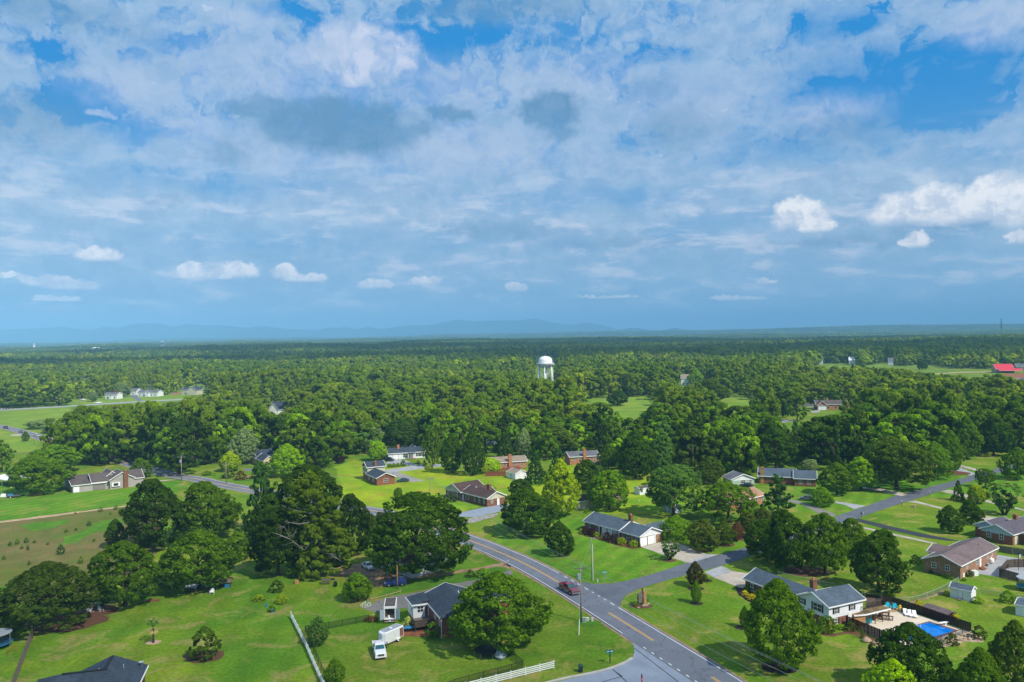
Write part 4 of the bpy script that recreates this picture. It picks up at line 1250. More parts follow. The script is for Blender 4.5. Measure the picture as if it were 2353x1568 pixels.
shrubs = [
 (5, 460, 600, 528, 430, 490, 'blue', 'largest sapling in the brown meadow'), (5, 760, 278, 243, 742, 778, 'mid', 'sapling on the dirt track, nearer the grey house'),
 (5, 875, 262, 230, 860, 890, 'mid', 'sapling at the far end of the dirt track'), (5, 672, 385, 352, 655, 692, 'blue', 'sapling in the meadow below the track saplings'),
 (6, 240, 972, 915, 195, 280, 'hedge', 'low bush by the blue yard boxes'), (6, 165, 1035, 985, 130, 195, 'mid', 'bush beside the lower blue yard box'),
 (6, 60, 950, 905, 20, 120, 'yellow', 'yellowing bushes at the edge of the left lawn'),
 (6, 1200, 1160, 1072, 1145, 1255, 'cream', 'pale yellow feathery bush in front of the wooden deck'), (6, 1385, 1235, 1110, 1320, 1445, 'mid', 'dark green bush against the brick corner'),
 (6, 1760, 768, 705, 1700, 1822, 'bright', 'bright rounded bush between the dirt drive and paved drive'), (6, 1662, 772, 715, 1630, 1700, 'olive', 'small bush left of the bright rounded bush'),
 (6, 1462, 1232, 1205, 1435, 1495, 'gold', 'orange yellow flowers at the foot of the brick wall'),
 (6, 1510, 200, 150, 1455, 1580, 'deep', 'long dark shrub at the corner of the brown roofed house'), (6, 1515, 250, 220, 1498, 1535, 'mid', 'small shrub in front of the brown roofed house'),
 (6, 330, 770, 690, 270, 380, 'mid', 'green undergrowth below the wide dark tree'), (6, 1835, 118, 78, 1790, 1865, 'bright', 'small bright tree behind the brown roof'),
 (6, 880, 1100, 1075, 870, 985, 'red', 'pink flowering shrubs on the fence behind the box truck'),
 (7, 610, 440, 412, 600, 632, 'hedge', 'leftmost clipped green ball along the ranch front'), (7, 725, 470, 435, 703, 748, 'hedge', 'clipped green ball left of the porch post'),
 (7, 775, 485, 455, 760, 792, 'hedge', 'small clipped green ball on the ranch porch'), (7, 920, 528, 480, 888, 952, 'hedge', 'large clipped green ball below the gutter'),
 (7, 1010, 545, 502, 978, 1043, 'hedge', 'clipped green ball nearest the garage'), (7, 648, 452, 398, 622, 678, 'purple', 'leftmost purple bush along the ranch front'),
 (7, 700, 465, 408, 668, 738, 'purple', 'second purple bush along the ranch front'), (7, 808, 498, 440, 778, 838, 'purple', 'third purple bush, before the porch'),
 (7, 868, 515, 455, 835, 903, 'purple', 'purple bush right of the porch'), (7, 835, 490, 462, 822, 848, 'hedge', 'green ball squeezed between the purple bushes'),
 (7, 1053, 548, 500, 1043, 1065, 'dark', 'narrow dark shrub at the garage corner'), (7, 1120, 955, 920, 1109, 1130, 'green', 'small pointed evergreen beside the entrance sign'),
 (7, 1030, 998, 965, 1018, 1045, 'hedge', 'small shrub at the foot of the entrance sign'), (7, 1558, 805, 755, 1535, 1580, 'dark', 'spiky dark plant in the mulch by the side road'),
 (7, 1890, 890, 830, 1848, 1935, 'mid', 'round green bush at the front wall of the white house'), (7, 1850, 912, 872, 1822, 1880, 'gold', 'yellow bush in the bed, farthest from the house'),
 (7, 1905, 945, 900, 1862, 1945, 'gold', 'middle yellow bush in the bed'), (7, 1945, 970, 922, 1915, 1985, 'gold', 'yellow bush nearest the large oval tree'),
 (7, 1950, 925, 875, 1920, 1984, 'hedge', 'green bush above the yellow bushes'), (7, 650, 290, 262, 635, 665, 'green', 'small shrub below the long white building'),
 (7, 1385, 95, 70, 1350, 1420, 'mid', 'low shrub on the lawn near the white shed'),
 (8, 492, 1190, 1083, 430, 560, 'mid', 'big round bush below the white wall'), (8, 672, 1178, 1108, 628, 720, 'brown', 'brownish bush beside the dark fence'),
 (8, 598, 1165, 1125, 560, 635, 'bright', 'yellow green bush under the lower window'), (8, 1440, 1285, 1198, 1390, 1495, 'brown', 'grey brown bush at the pool railing'),
 (8, 1645, 1240, 1138, 1592, 1705, 'brown', 'brown green bush beyond the dark fence end'), (8, 1187, 1003, 943, 1155, 1220, 'gold', 'golden bush at the near end of the purple roof'),
 (8, 1445, 1095, 1030, 1392, 1495, 'gold', 'golden bush at the far end of the purple roof'), (8, 1865, 965, 875, 1805, 1925, 'green', 'loose green bush on the right lawn'),
 (8, 1398, 915, 880, 1378, 1420, 'hedge', 'small green bush left of the white shed'), (8, 1635, 968, 915, 1590, 1680, 'bright', 'yellow green bush at the end of the white shed'),
 (8, 1165, 672, 603, 1118, 1208, 'dark', 'dark bush on the lawn left of the brown brick house'), (8, 1278, 745, 715, 1258, 1298, 'mid', 'first low bush under the brown brick gable'),
 (8, 1335, 760, 742, 1322, 1350, 'mid', 'second low bush under the brown brick gable'), (8, 1367, 770, 742, 1352, 1385, 'mid', 'third low bush under the brown brick gable'),
 (8, 1407, 785, 745, 1382, 1432, 'mid', 'fourth and widest bush under the brown brick gable'), (8, 1442, 792, 768, 1430, 1458, 'mid', 'last low bush at the brown brick corner'),
 (8, 1570, 770, 718, 1548, 1598, 'dark', 'bush beside the white cooling unit'), (8, 1530, 802, 775, 1512, 1548, 'mid', 'small bush at the small white door'),
 (8, 1690, 495, 475, 1660, 1705, 'bright', 'yellow green shrub left under the purple roofed house'), (8, 1745, 505, 480, 1720, 1765, 'bright', 'yellow green shrub right under the purple roofed house'),
 (1, 1855, 1505, 1465, 1810, 1900, 'mid', 'low hedge like bush on the roadside lawn'), (1, 1925, 1510, 1475, 1910, 1942, 'yellow', 'small yellow bush on the roadside lawn'),
 (1, 2040, 1530, 1445, 1985, 2110, 'brown', 'reddish bush left of the wooden frame'), (1, 2150, 1545, 1465, 2100, 2210, 'red', 'dark reddish bush right beside the wooden frame'),
 (1, 2155, 1545, 1505, 2138, 2172, 'gold', 'small golden bush before the wooden frame'),
 (2, 1255, 1435, 1400, 1230, 1275, 'mid', 'first round bush below the long white house'), (2, 1292, 1435, 1395, 1272, 1310, 'mid', 'second round bush below the long white house'),
 (2, 1327, 1430, 1392, 1308, 1345, 'mid', 'third round bush below the long white house'), (2, 1370, 1420, 1370, 1345, 1400, 'olive', 'greyish round bush at the bend of the driveway'),
 (2, 1508, 1405, 1372, 1490, 1525, 'olive', 'small bush on the lawn of the long white house'), (2, 1560, 1425, 1370, 1545, 1585, 'dark', 'dark bush at the end of the long white house'),
 (2, 85, 1500, 1380, 35, 140, 'mid', 'round bush in front of the yellow gabled house'), (2, 685, 1430, 1340, 615, 750, 'green', 'wide green bush in the shaded garden'),
 (3, 2275, 1565, 1525, 2240, 2320, 'silver', 'white flowering bush by the parked cars'), (3, 2205, 1560, 1510, 2180, 2240, 'green', 'green bush left of the white flowering bush'),
 (5, 1905, 30, 5, 1885, 1930, 'mid', 'bush by the roadside wooden frame'),
]
for k, x, yb, yt, xl, xr, col, lab in shrubs:
    T(k, 'ball' if (col in ('hedge', 'purple') or 'round green bush' in lab or 'big round' in lab) else 'shrub', x, yb, yt, xl, xr, col, lab, 'bush', 'bush')
for i, (x, yb, yt, w) in enumerate(((200, 515, 475, 35), (130, 525, 485, 35), (75, 535, 505, 30), (260, 515, 495, 25), (210, 570, 530, 25), (612, 672, 615, 36), (575, 420, 402, 26), (500, 435, 412, 30),
                                    (30, 640, 610, 30), (220, 680, 650, 24), (835, 300, 280, 18), (570, 296, 280, 18), (165, 560, 535, 24), (360, 530, 510, 22), (1000 - 290, 505, 480, 26))):
    T(5, 'shrub', x, yb, yt, x - w / 2, x + w / 2, rt.choice(['blue', 'mid', 'dark']), 'small dark sapling scattered in the brown meadow', 'bush', 'sapling', 'small saplings in the brown meadow')
T(8, 'cone', 760, 1238, 1142, 744, 776, 'green', 'thin pointed evergreen before the dark pool fence', 'tree', 'conifer_tree')

# pale dead limbs of the sycamore, its own tall thin crown
def sycamore():
    p = G(6, 545, 765)
    e = empty('sycamore_tree', p, 0, 'tall yellow green sycamore with pale trunk and bare white branches', 'tree')
    D = p.y; m_ = D / FPX / (1.8895 * 1.7408)
    mb = MB()
    def q(x, y, dy=0):
        return ((x - 545) * m_, dy, (765 - y) * m_)
    tr = [q(545, 772), q(540, 600), q(530, 450), q(520, 300), q(505, 200), q(490, 60)]
    for i, (a, b) in enumerate(zip(tr, tr[1:])):
        mb.cyl(a, b, .62 - .1 * i, .52 - .1 * i, 8)
    mb.build('trunk', M['bark_pale'], e, True)
    for br in ([(530, 450), (440, 540, -3), (350, 450, -4), (300, 345, -4)], [(350, 450, -4), (400, 380, -5)], [(520, 300), (430, 250, -3), (320, 230, -3)], [(515, 300), (560, 200, -2), (570, 120, -1)],
               [(520, 350), (420, 330, -5), (330, 300, -6)], [(525, 400), (640, 330, -3), (710, 300, -3)], [(540, 600), (650, 560, -4), (720, 620, -4)], [(505, 200), (450, 130, -2), (440, 60, -2)], [(350, 450, -4), (250, 395, -5)]):
        b = MB()
        pts = [q(*z) for z in br]
        for i, (a, c_) in enumerate(zip(pts, pts[1:])):
            b.cyl(a, c_, .15 - .04 * i, .09 - .03 * i, 6)
            rr = random.Random(i + int(br[0][0] + br[-1][1]))
            for _ in range(7):
                t = rr.random(); s0 = Vector(a).lerp(Vector(c_), t)
                b.cyl(s0, s0 + Vector((rr.uniform(-2.2, 1.2), rr.uniform(-1.5, .5), rr.uniform(-.6, 1.8))), .05, .015, 4)
        b.build('branch', M['bark_pale'], e, True)
    V = []
    for (x, y, rx, rz) in ((480, 60, 90, 100), (370, 190, 75, 60), (520, 480, 110, 140), (640, 560, 130, 110), (740, 500, 80, 90), (650, 230, 80, 90), (500, 640, 110, 110), (560, 330, 90, 80), (420, 80, 70, 60), (640, 420, 90, 80), (500, 160, 80, 70)):
        A = crown_arrays('round', 46, 2600, .040, int(x + y), .07, .13)
        A = A - np.array([0, 0, .55])
        c_ = np.array(q(x, y, -2))
        V.append(A * np.array([rx * 2.6 * m_, rx * 2.0 * m_, rz * 2.6 * m_]) + c_)
    me = quads_mesh('crown', np.concatenate(V), LEAF)
    o = bpy.data.objects.new('crown', me); COL.objects.link(o); o.parent = e
    o.color = (0.088, 0.135, 0.010, 1)
    HAND.append((p.x, p.y, 7))


sycamore()


def palm():
    p = G(5, 1160, 1270)
    e = empty('palm_tree', p, 0, 'small fan palm with drooping tan fronds in a bare soil ring', 'tree')
    MB().cyl((0, 0, 0), (0, 0, 2.7), .2, .15, 8).build('trunk', M['bark'], e, True)
    for nm, mt, n0, zc, droop, L_ in (('frond', (0.05, 0.13, 0.03), 16, 3.1, .2, 1.4), ('dead_frond', (0.42, 0.33, 0.12), 9, 2.5, 1.2, 1.0)):
        mt_ = material('palm_' + nm, mt, .9, .2, 3)
        for i in range(n0):
            t = i * 2.4; b = MB()
            r0 = random.Random(i)
            upz = r0.uniform(.1, 1.3) if nm == 'frond' else -.3
            d = Vector((math.cos(t), math.sin(t), 0)); s_ = Vector((-d.y, d.x, 0))
            tip = d * L_ * .6 + Vector((0, 0, upz))
            b.cyl((0, 0, zc - .2), tuple(Vector((0, 0, zc)) + tip * .8), .03, .02, 4)
            for f in range(-4, 5):
                a = f * .22
                dd = (d * math.cos(a) + s_ * math.sin(a)) * .7
                c0 = Vector((0, 0, zc)) + tip * .7
                c1 = c0 + dd * .45 + Vector((0, 0, upz * .35)); c2 = c1 + dd * .4 - Vector((0, 0, droop * .4))
                w = s_ * .05
                b.quad(tuple(c0 - w * .3), tuple(c1 - w), tuple(c1 + w), tuple(c0 + w * .3)); b.quad(tuple(c1 - w), tuple(c2), tuple(c1 + w))
            b.build(nm, mt_, e)


palm()

# ---- woods: where trees may stand, and what they must not hide
def Us(k, *pts): return [px(k, *p) for p in pts]
YMAX = [(0, 1090), (60, 1092), (130, 1092), (150, 1080), (290, 1062), (345, 1072), (470, 1088), (490, 1062), (600, 1055), (650, 1080), (790, 1080), (800, 1058), (880, 1035), (975, 1022), (985, 1050), (1110, 1050), (1125, 1040),
        (1200, 1045), (1380, 1090), (1490, 1095), (1620, 1085), (1680, 1095), (1740, 1085), (1790, 1075), (1870, 1090), (2050, 1095), (2120, 1085), (2200, 1050), (2230, 1035), (2353, 1040)]
OPEN = [Us(1, (-100, 935), (0, 930), (640, 883), (560, 960), (540, 1010), (250, 1050), (250, 1100), (380, 1165), (380, 1185), (300, 1240), (230, 1290), (130, 1290), (70, 1180), (-100, 1100)),
        Us(1, (-100, 880), (0, 890), (330, 880), (400, 865), (630, 860), (640, 815), (920, 800), (935, 770), (1040, 770), (1060, 795), (1130, 790), (1145, 745), (1230, 748), (1420, 750), (1430, 770), (1620, 775), (1620, 730), (1700, 725), (1790, 730), (1860, 735), (1860, 760), (1680, 790), (1660, 835), (1250, 858), (750, 888), (640, 895), (-100, 930)),
        Us(1, (1240, 1045), (1420, 1040), (1430, 1070), (1270, 1090)), Us(1, (355, 662), (440, 660), (440, 680), (360, 680)), Us(1, (600, 645), (640, 645), (650, 672), (800, 652), (800, 680), (660, 686)),
        Us(1, (1320, 1430), (1500, 1480), (2000, 1510), (2352, 1500), (2352, 1600), (560, 1600), (560, 1520), (860, 1455), (1080, 1480), (1150, 1530)),
        Us(1, (2285, 1270), (2352, 1280), (2400, 1400), (2290, 1380)), Us(1, (1830, 1360), (1960, 1380), (1960, 1520), (1800, 1500)), Us(1, (1180, 1345), (1180, 1390), (1230, 1400)),
        Us(1, (1770, 680), (1820, 680), (1830, 725), (1780, 725)),
        Us(2, (160, 895), (345, 892), (340, 930), (230, 955), (165, 950)), Us(2, (330, 680), (395, 680), (395, 708), (335, 708)), Us(2, (690, 962), (730, 965), (728, 1010), (692, 1010)),
        Us(2, (1200, 1320), (1215, 1262), (1330, 1250), (1500, 1228), (1568, 1240), (1568, 1370), (1730, 1410), (1570, 1420), (1570, 1600), (840, 1600), (960, 1440), (1200, 1440)),
        Us(2, (2112, 1190), (2235, 1190), (2235, 1275), (2215, 1345), (2110, 1345)), Us(2, (40, 1275), (170, 1275), (240, 1370), (240, 1440), (0, 1450)), Us(2, (0, 1440), (200, 1440), (200, 1500), (0, 1500)),
        Us(3, (318, 425), (485, 425), (485, 650), (330, 655)), Us(3, (785, 785), (960, 775), (960, 800), (1370, 768), (1345, 830), (1320, 860), (1300, 950), (1240, 965), (1240, 905), (950, 895), (785, 835)),
        Us(3, (1720, 745), (1765, 745), (1765, 800), (1730, 800)), Us(3, (2040, 760), (2180, 760), (2235, 850), (2235, 915), (2130, 905), (1960, 862)), Us(3, (1610, 625), (1700, 625), (1800, 640), (1920, 640), (1920, 656), (1700, 700), (1620, 690)),
        Us(3, (1135, 1035), (1250, 1035), (1255, 1115), (1145, 1115)), Us(3, (610, 1270), (900, 1268), (905, 1395), (700, 1405), (620, 1350)), Us(3, (-200, 1320), (250, 1320), (260, 1440), (230, 1568), (-200, 1568)),
        Us(3, (1130, 1500), (1340, 1540), (1340, 1600), (1120, 1600)), Us(3, (1975, 1500), (2080, 1450), (2200, 1500), (2352, 1490), (2352, 1600), (1980, 1600)),
        Us(4, (150, 960), (280, 950), (300, 1035), (170, 1040)), Us(4, (325, 870), (480, 870), (520, 855), (785, 858), (785, 915), (500, 945), (330, 935)),
        Us(4, (500, 488), (850, 488), (850, 520), (620, 545), (500, 520)), Us(4, (850, 540), (1090, 480), (1190, 480), (1190, 520), (1500, 505), (1800, 550), (2090, 550), (2110, 530), (2280, 530), (2500, 525), (2500, 660), (2240, 660), (2230, 620), (1880, 610), (1480, 600), (1300, 560), (1100, 545)),
        Us(4, (1370, 1235), (1400, 1180), (1530, 1172), (1545, 1200), (1450, 1240)), Us(4, (90, 1450), (130, 1445), (480, 1470), (480, 1600), (80, 1600)),
        Us(4, (1960, 1330), (2170, 1360), (2180, 1420), (2100, 1450), (1800, 1460), (1720, 1430), (1680, 1490), (1540, 1600), (2100, 1600), (2400, 1500), (2400, 1350)), Us(4, (600, 1270), (780, 1290), (700, 1350), (620, 1350)),
        Us(4, (260, 885), (300, 900), (300, 930), (260, 925))]


def inside(poly, x, y):
    r = False; j = len(poly) - 1
    for i in range(len(poly)):
        xi, yi = poly[i]; xj, yj = poly[j]
        if (yi > y) != (yj > y) and x < (xj - xi) * (y - yi) / (yj - yi) + xi:
            r = not r
        j = i
    return r


BBS = [(min(p[0] for p in q), max(p[0] for p in q), min(p[1] for p in q), max(p[1] for p in q)) for q in OPEN]


def hides(x, y, z0, w, h):
    for fx in (-.4, 0, .4):
        for fz in ((.12, .5, .93) if fx == 0 else (.3, .6, .8)):
            u, v = proj(x + fx * w, y, z0 + fz * h)
            for q, b in zip(OPEN, BBS):
                if b[0] <= u <= b[1] and b[2] <= v <= b[3] and inside(q, u, v):
                    return True
    return False


ymx = np.array(YMAX)
rw = np.random.RandomState(12)
cands = []
Yd = 300.0
while Yd < 3000:
    step = 8.8 if Yd < 430 else (10.5 if Yd < 520 else 11.6) if Yd < 1300 else 12.5 if Yd < 2000 else 16
    half = Yd * .70 + 20
    X = -half
    while X < half:
        x = X + rw.uniform(-.42, .42) * step; y = Yd + rw.uniform(-.42, .42) * step
        X += step
        z = float(hills(np.array(x), np.array(y))) if y > 1400 else 0.0
        u, v = proj(x, y, z)
        if not (-60 < u < 2420):
            continue
        if v > np.interp(u, ymx[:, 0], ymx[:, 1]):
            continue
        r = rw.rand()
        grove = math.sin(x / 83 + 1.7 * math.sin(y / 140)) + math.sin(y / 97 + 1.3 * math.sin(x / 119 + 2))
        kind = 'pine' if (r < .12 or (grove > 1.15 and r < .7)) else 'round' if r < .6 else 'oval' if r < .84 else 'spread' if r < .90 else 'round' if r < .97 else 'cone'
        h = rw.uniform(13, 20) * (1 + .16 * math.sin(x / 61 + 2 * math.sin(y / 75))) * (1.1 if kind == 'pine' else 1)
        w = h * {'round': 1.02, 'oval': .82, 'spread': 1.1, 'pine': .62, 'cone': .5}[kind] * rw.uniform(.85, 1.2) * (1.14 if y > 520 else 1.0)
        if kind != 'pine' and rw.rand() < .12:
            w *= .62; h *= .62
        if any((x - a) ** 2 + (y - b) ** 2 < (c_ * .75 + w * .22) ** 2 for a, b, c_ in HAND if abs(y - b) < 20):
            continue
        if y > 850 and math.sin(x / 95 + 2.2 * math.sin(y / 260)) * math.sin(y / 120 + x / 300 + 1) > .86 - .12 * (y > 1500):
            continue          # openings in the wood
        if hides(x, y, z, w, h):
            continue
        cands.append((x, y, z, kind, w, h, rw.rand(), grove))
    Yd += step
print('wood candidates', len(cands))
# the 215 nearest as objects of their own
cands.sort(key=lambda c_: c_[0] ** 2 + c_[1] ** 2)
NIND = 190
ZL = [(-1e9, 'at the far left'), (330, 'left of the pale flowering row'), (700, 'above the left roadside'), (1000, 'beyond the long white house'), (1300, 'beyond the low brick houses'), (1650, 'beyond the garden of the ranch house'), (1950, 'beyond the slate roofed house'), (2150, 'by the far side road')]
CN = [('dark', 'dark green'), ('mid', 'mid green'), ('mid', 'mid green'), ('green', 'fresh green'), ('olive', 'olive green'), ('olive', 'olive green'), ('bright', 'yellow green'), ('teal', 'grey green'), ('deep', 'very dark'), ('green', 'fresh green')]
for (x, y, z, kind, w, h, r, gv) in cands[:NIND]:
    me = SMALL[kind, int(r * 97) % (3 if kind in ('round', 'oval', 'spread') else 2), 0]
    nm = 'pine_tree' if kind == 'pine' else 'conifer_tree' if kind == 'cone' else 'broadleaf_tree'
    o = bpy.data.objects.new(nm, me); COL.objects.link(o)
    o.location = (x, y, z); o.rotation_euler = (0, 0, r * 40); o.scale = (w, w, h)
    cn, cw = CN[int(r * 1000) % 10] if kind not in ('pine', 'cone') else ('dark', 'dark green')
    b = PAL[cn]; j = .88 + .24 * ((r * 57) % 1)
    o.color = (b[0] * j, b[1] * j, b[2] * j, 1)
    u, v = proj(x, y, z)
    zone = [t for a, t in ZL if u >= a][-1]
    shape = {'pine': 'pine', 'cone': 'pointed evergreen', 'round': 'rounded tree', 'oval': 'tall oval tree', 'spread': 'spreading tree'}[kind]
    tag(o, f'{cw} {shape} in the woods {zone}', 'tree', f'{cw} {shape}s in the woods {zone}')

# the wood beyond: one mass, thousands of trees standing on the ground
protos = []
pk = [('round', 0), ('round', 1), ('round', 2), ('oval', 0), ('oval', 1), ('spread', 0), ('spread', 1), ('pine', 0), ('pine', 1), ('cone', 0)]
for kd, v_ in pk:
    protos.append(bpy.data.objects.new('tree_form', SMALL[kd, v_, 1]))
hi_protos = []
for kd, v_ in pk:
    me = SMALL[kd, v_, 0].copy(); me.materials[0] = LEAFW
    hi_protos.append(bpy.data.objects.new('tree_form', me))


def scatter_object(name, pts, idx, rot, scl, forms):
    me = bpy.data.meshes.new(name)
    me.from_pydata([tuple(p) for p in pts], [], [])
    for an, ty, data in (('form', 'INT', idx), ('turn', 'FLOAT_VECTOR', rot), ('size', 'FLOAT_VECTOR', scl)):
        at = me.attributes.new(an, ty, 'POINT')
        if ty == 'INT': at.data.foreach_set('value', np.array(data, np.int32))
        else: at.data.foreach_set('vector', np.array(data, np.float32).ravel())
    o = bpy.data.objects.new(name, me); COL.objects.link(o)
    ng = bpy.data.node_groups.new(name, 'GeometryNodeTree')
    ng.interface.new_socket('Geometry', in_out='INPUT', socket_type='NodeSocketGeometry')
    ng.interface.new_socket('Geometry', in_out='OUTPUT', socket_type='NodeSocketGeometry')
    gi = ng.nodes.new('NodeGroupInput'); go = ng.nodes.new('NodeGroupOutput'); jn = ng.nodes.new('GeometryNodeJoinGeometry')
    def attr(n, ty):
        a = ng.nodes.new('GeometryNodeInputNamedAttribute'); a.data_type = ty; a.inputs['Name'].default_value = n
        return a.outputs[0]
    fi = attr('form', 'INT'); ro = attr('turn', 'FLOAT_VECTOR'); sz_ = attr('size', 'FLOAT_VECTOR')
    for i, f in enumerate(forms):
        oi = ng.nodes.new('GeometryNodeObjectInfo'); oi.inputs['Object'].default_value = f; oi.inputs['As Instance'].default_value = True
        ip = ng.nodes.new('GeometryNodeInstanceOnPoints')
        cm = ng.nodes.new('FunctionNodeCompare'); cm.data_type = 'INT'; cm.operation = 'EQUAL'
        ng.links.new(fi, cm.inputs[2]); cm.inputs[3].default_value = i
        er = ng.nodes.new('FunctionNodeEulerToRotation'); ng.links.new(ro, er.inputs[0])
        ng.links.new(gi.outputs[0], ip.inputs['Points']); ng.links.new(cm.outputs[0], ip.inputs['Selection'])
        ng.links.new(oi.outputs['Geometry'], ip.inputs['Instance']); ng.links.new(er.outputs[0], ip.inputs['Rotation']); ng.links.new(sz_, ip.inputs['Scale'])
        ng.links.new(ip.outputs[0], jn.inputs[0])
    ng.links.new(jn.outputs[0], go.inputs[0])
    md = o.modifiers.new('scatter', 'NODES'); md.node_group = ng
    return o


KI = {}
for i, (kd, v_) in enumerate(pk): KI.setdefault(kd, []).append(i)
for nm, sel, forms in (('woodland', [c_ for c_ in cands[NIND:] if c_[1] < 760], hi_protos), ('forest', [c_ for c_ in cands[NIND:] if c_[1] >= 760], protos)):
    o = scatter_object(nm, [(c_[0], c_[1], c_[2]) for c_ in sel], [KI[c_[3]][int(c_[6] * 31) % len(KI[c_[3]])] for c_ in sel],
                       [(0, 0, c_[6] * 50) for c_ in sel], [(c_[4], c_[4], c_[5]) for c_ in sel], forms)
    tag(o, None, None, None, 'stuff')

# farther still: clumps of crowns
def clump(seed):
    rs = np.random.RandomState(seed); V = []
    for i in range(14):
        A = crown_arrays(['round', 'oval', 'round', 'spread'][i % 4], 16, 110, .13, seed * 31 + i)
        w = rs.uniform(9, 15)
        V.append(A * np.array([w * 1.15, w * 1.15, w * 1.1]) + np.array([rs.uniform(-22, 22), rs.uniform(-22, 22), 0]))
    return bpy.data.objects.new('tree_clump', quads_mesh('tree_clump', np.concatenate(V), LEAFW))


cl_forms = [clump(s) for s in range(5)]
pts = []; idx = []; rot = []; scl = []
Yd = 2950.0
while Yd < 15000:
    step = 36 + (Yd - 2950) * .012
    half = Yd * .68 + 50
    X = -half
    while X < half:
        x = X + rw.uniform(-.4, .4) * step; y = Yd + rw.uniform(-.4, .4) * step; X += step
        # open fields far away
        fld = math.sin(x / 260 + 2 * math.sin(y / 700)) * math.sin(y / 310 + x / 900)
        if fld > .88: continue
        z = float(hills(np.array(x), np.array(y)))
        tall = .75 + .35 * (math.sin(x / 150 + y / 420) > .2) + rw.uniform(0, .15)
        k_ = step / 38
        pts.append((x, y, z)); idx.append(rw.randint(5)); rot.append((0, 0, rw.uniform(0, 6.28))); scl.append((k_, k_, tall))
    Yd += step * .9
far = scatter_object('far_forest', pts, idx, rot, scl, cl_forms)
tag(far, None, None, None, 'stuff')
print('far clumps', len(pts))

# clouds high above, outside the picture: they shade the near lawns and the farther wood
cmat = bpy.data.materials.new('cloud_vapour'); cmat.use_nodes = True; cmat.node_tree.nodes.clear()
nc = NT(cmat.node_tree); cv = nc.new('ShaderNodeVolumePrincipled'); cv.inputs['Color'].default_value = (1, 1, 1, 1); cv.inputs['Density'].default_value = 0.006
co = nc.new('ShaderNodeOutputMaterial'); cmat.node_tree.links.new(cv.outputs[0], co.inputs['Volume'])


def cloud(zx, zy, rx, ry, alt=2000.0, depth=130, seed=0):
    """a flat bottomed cloud whose shadow falls round (zx, zy)"""
    k = alt / math.tan(SUN_EL)
    cx, cy = zx + sun_dir.x / math.cos(SUN_EL) * k, zy + sun_dir.y / math.cos(SUN_EL) * k
    bm = bmesh.new(); bmesh.ops.create_icosphere(bm, subdivisions=4, radius=1)
    for v in bm.verts:
        q = v.co
        w_ = 1 + .22 * math.sin(q.x * 3 + seed) + .16 * math.sin(q.y * 5 + seed * 2) + .1 * math.sin(q.x * 9 + q.y * 7 + seed)
        v.co = Vector((q.x * rx * w_, q.y * ry * w_, (q.z if q.z > 0 else q.z * .3) * depth))
    me = bpy.data.meshes.new('cloud'); bm.to_mesh(me); bm.free(); me.materials.append(cmat)
    o = bpy.data.objects.new('cloud', me); COL.objects.link(o); o.location = (cx, cy, alt)
    tag(o, None, None, None, 'stuff')


cloud(-40, 110, 150, 80, depth=36, seed=1)
cloud(500, 1720, 1700, 420, 2000, 190, 2)
cloud(-300, 2750, 2300, 430, 2300, 190, 8)
cloud(-1200, 1500, 800, 330, 2000, 200, 3)
cloud(900, 1150, 330, 130, 2000, 130, 6)
cloud(1500, 3600, 1200, 420, 2300, 200, 4)
cloud(-900, 4100, 1500, 380, 2600, 200, 5)

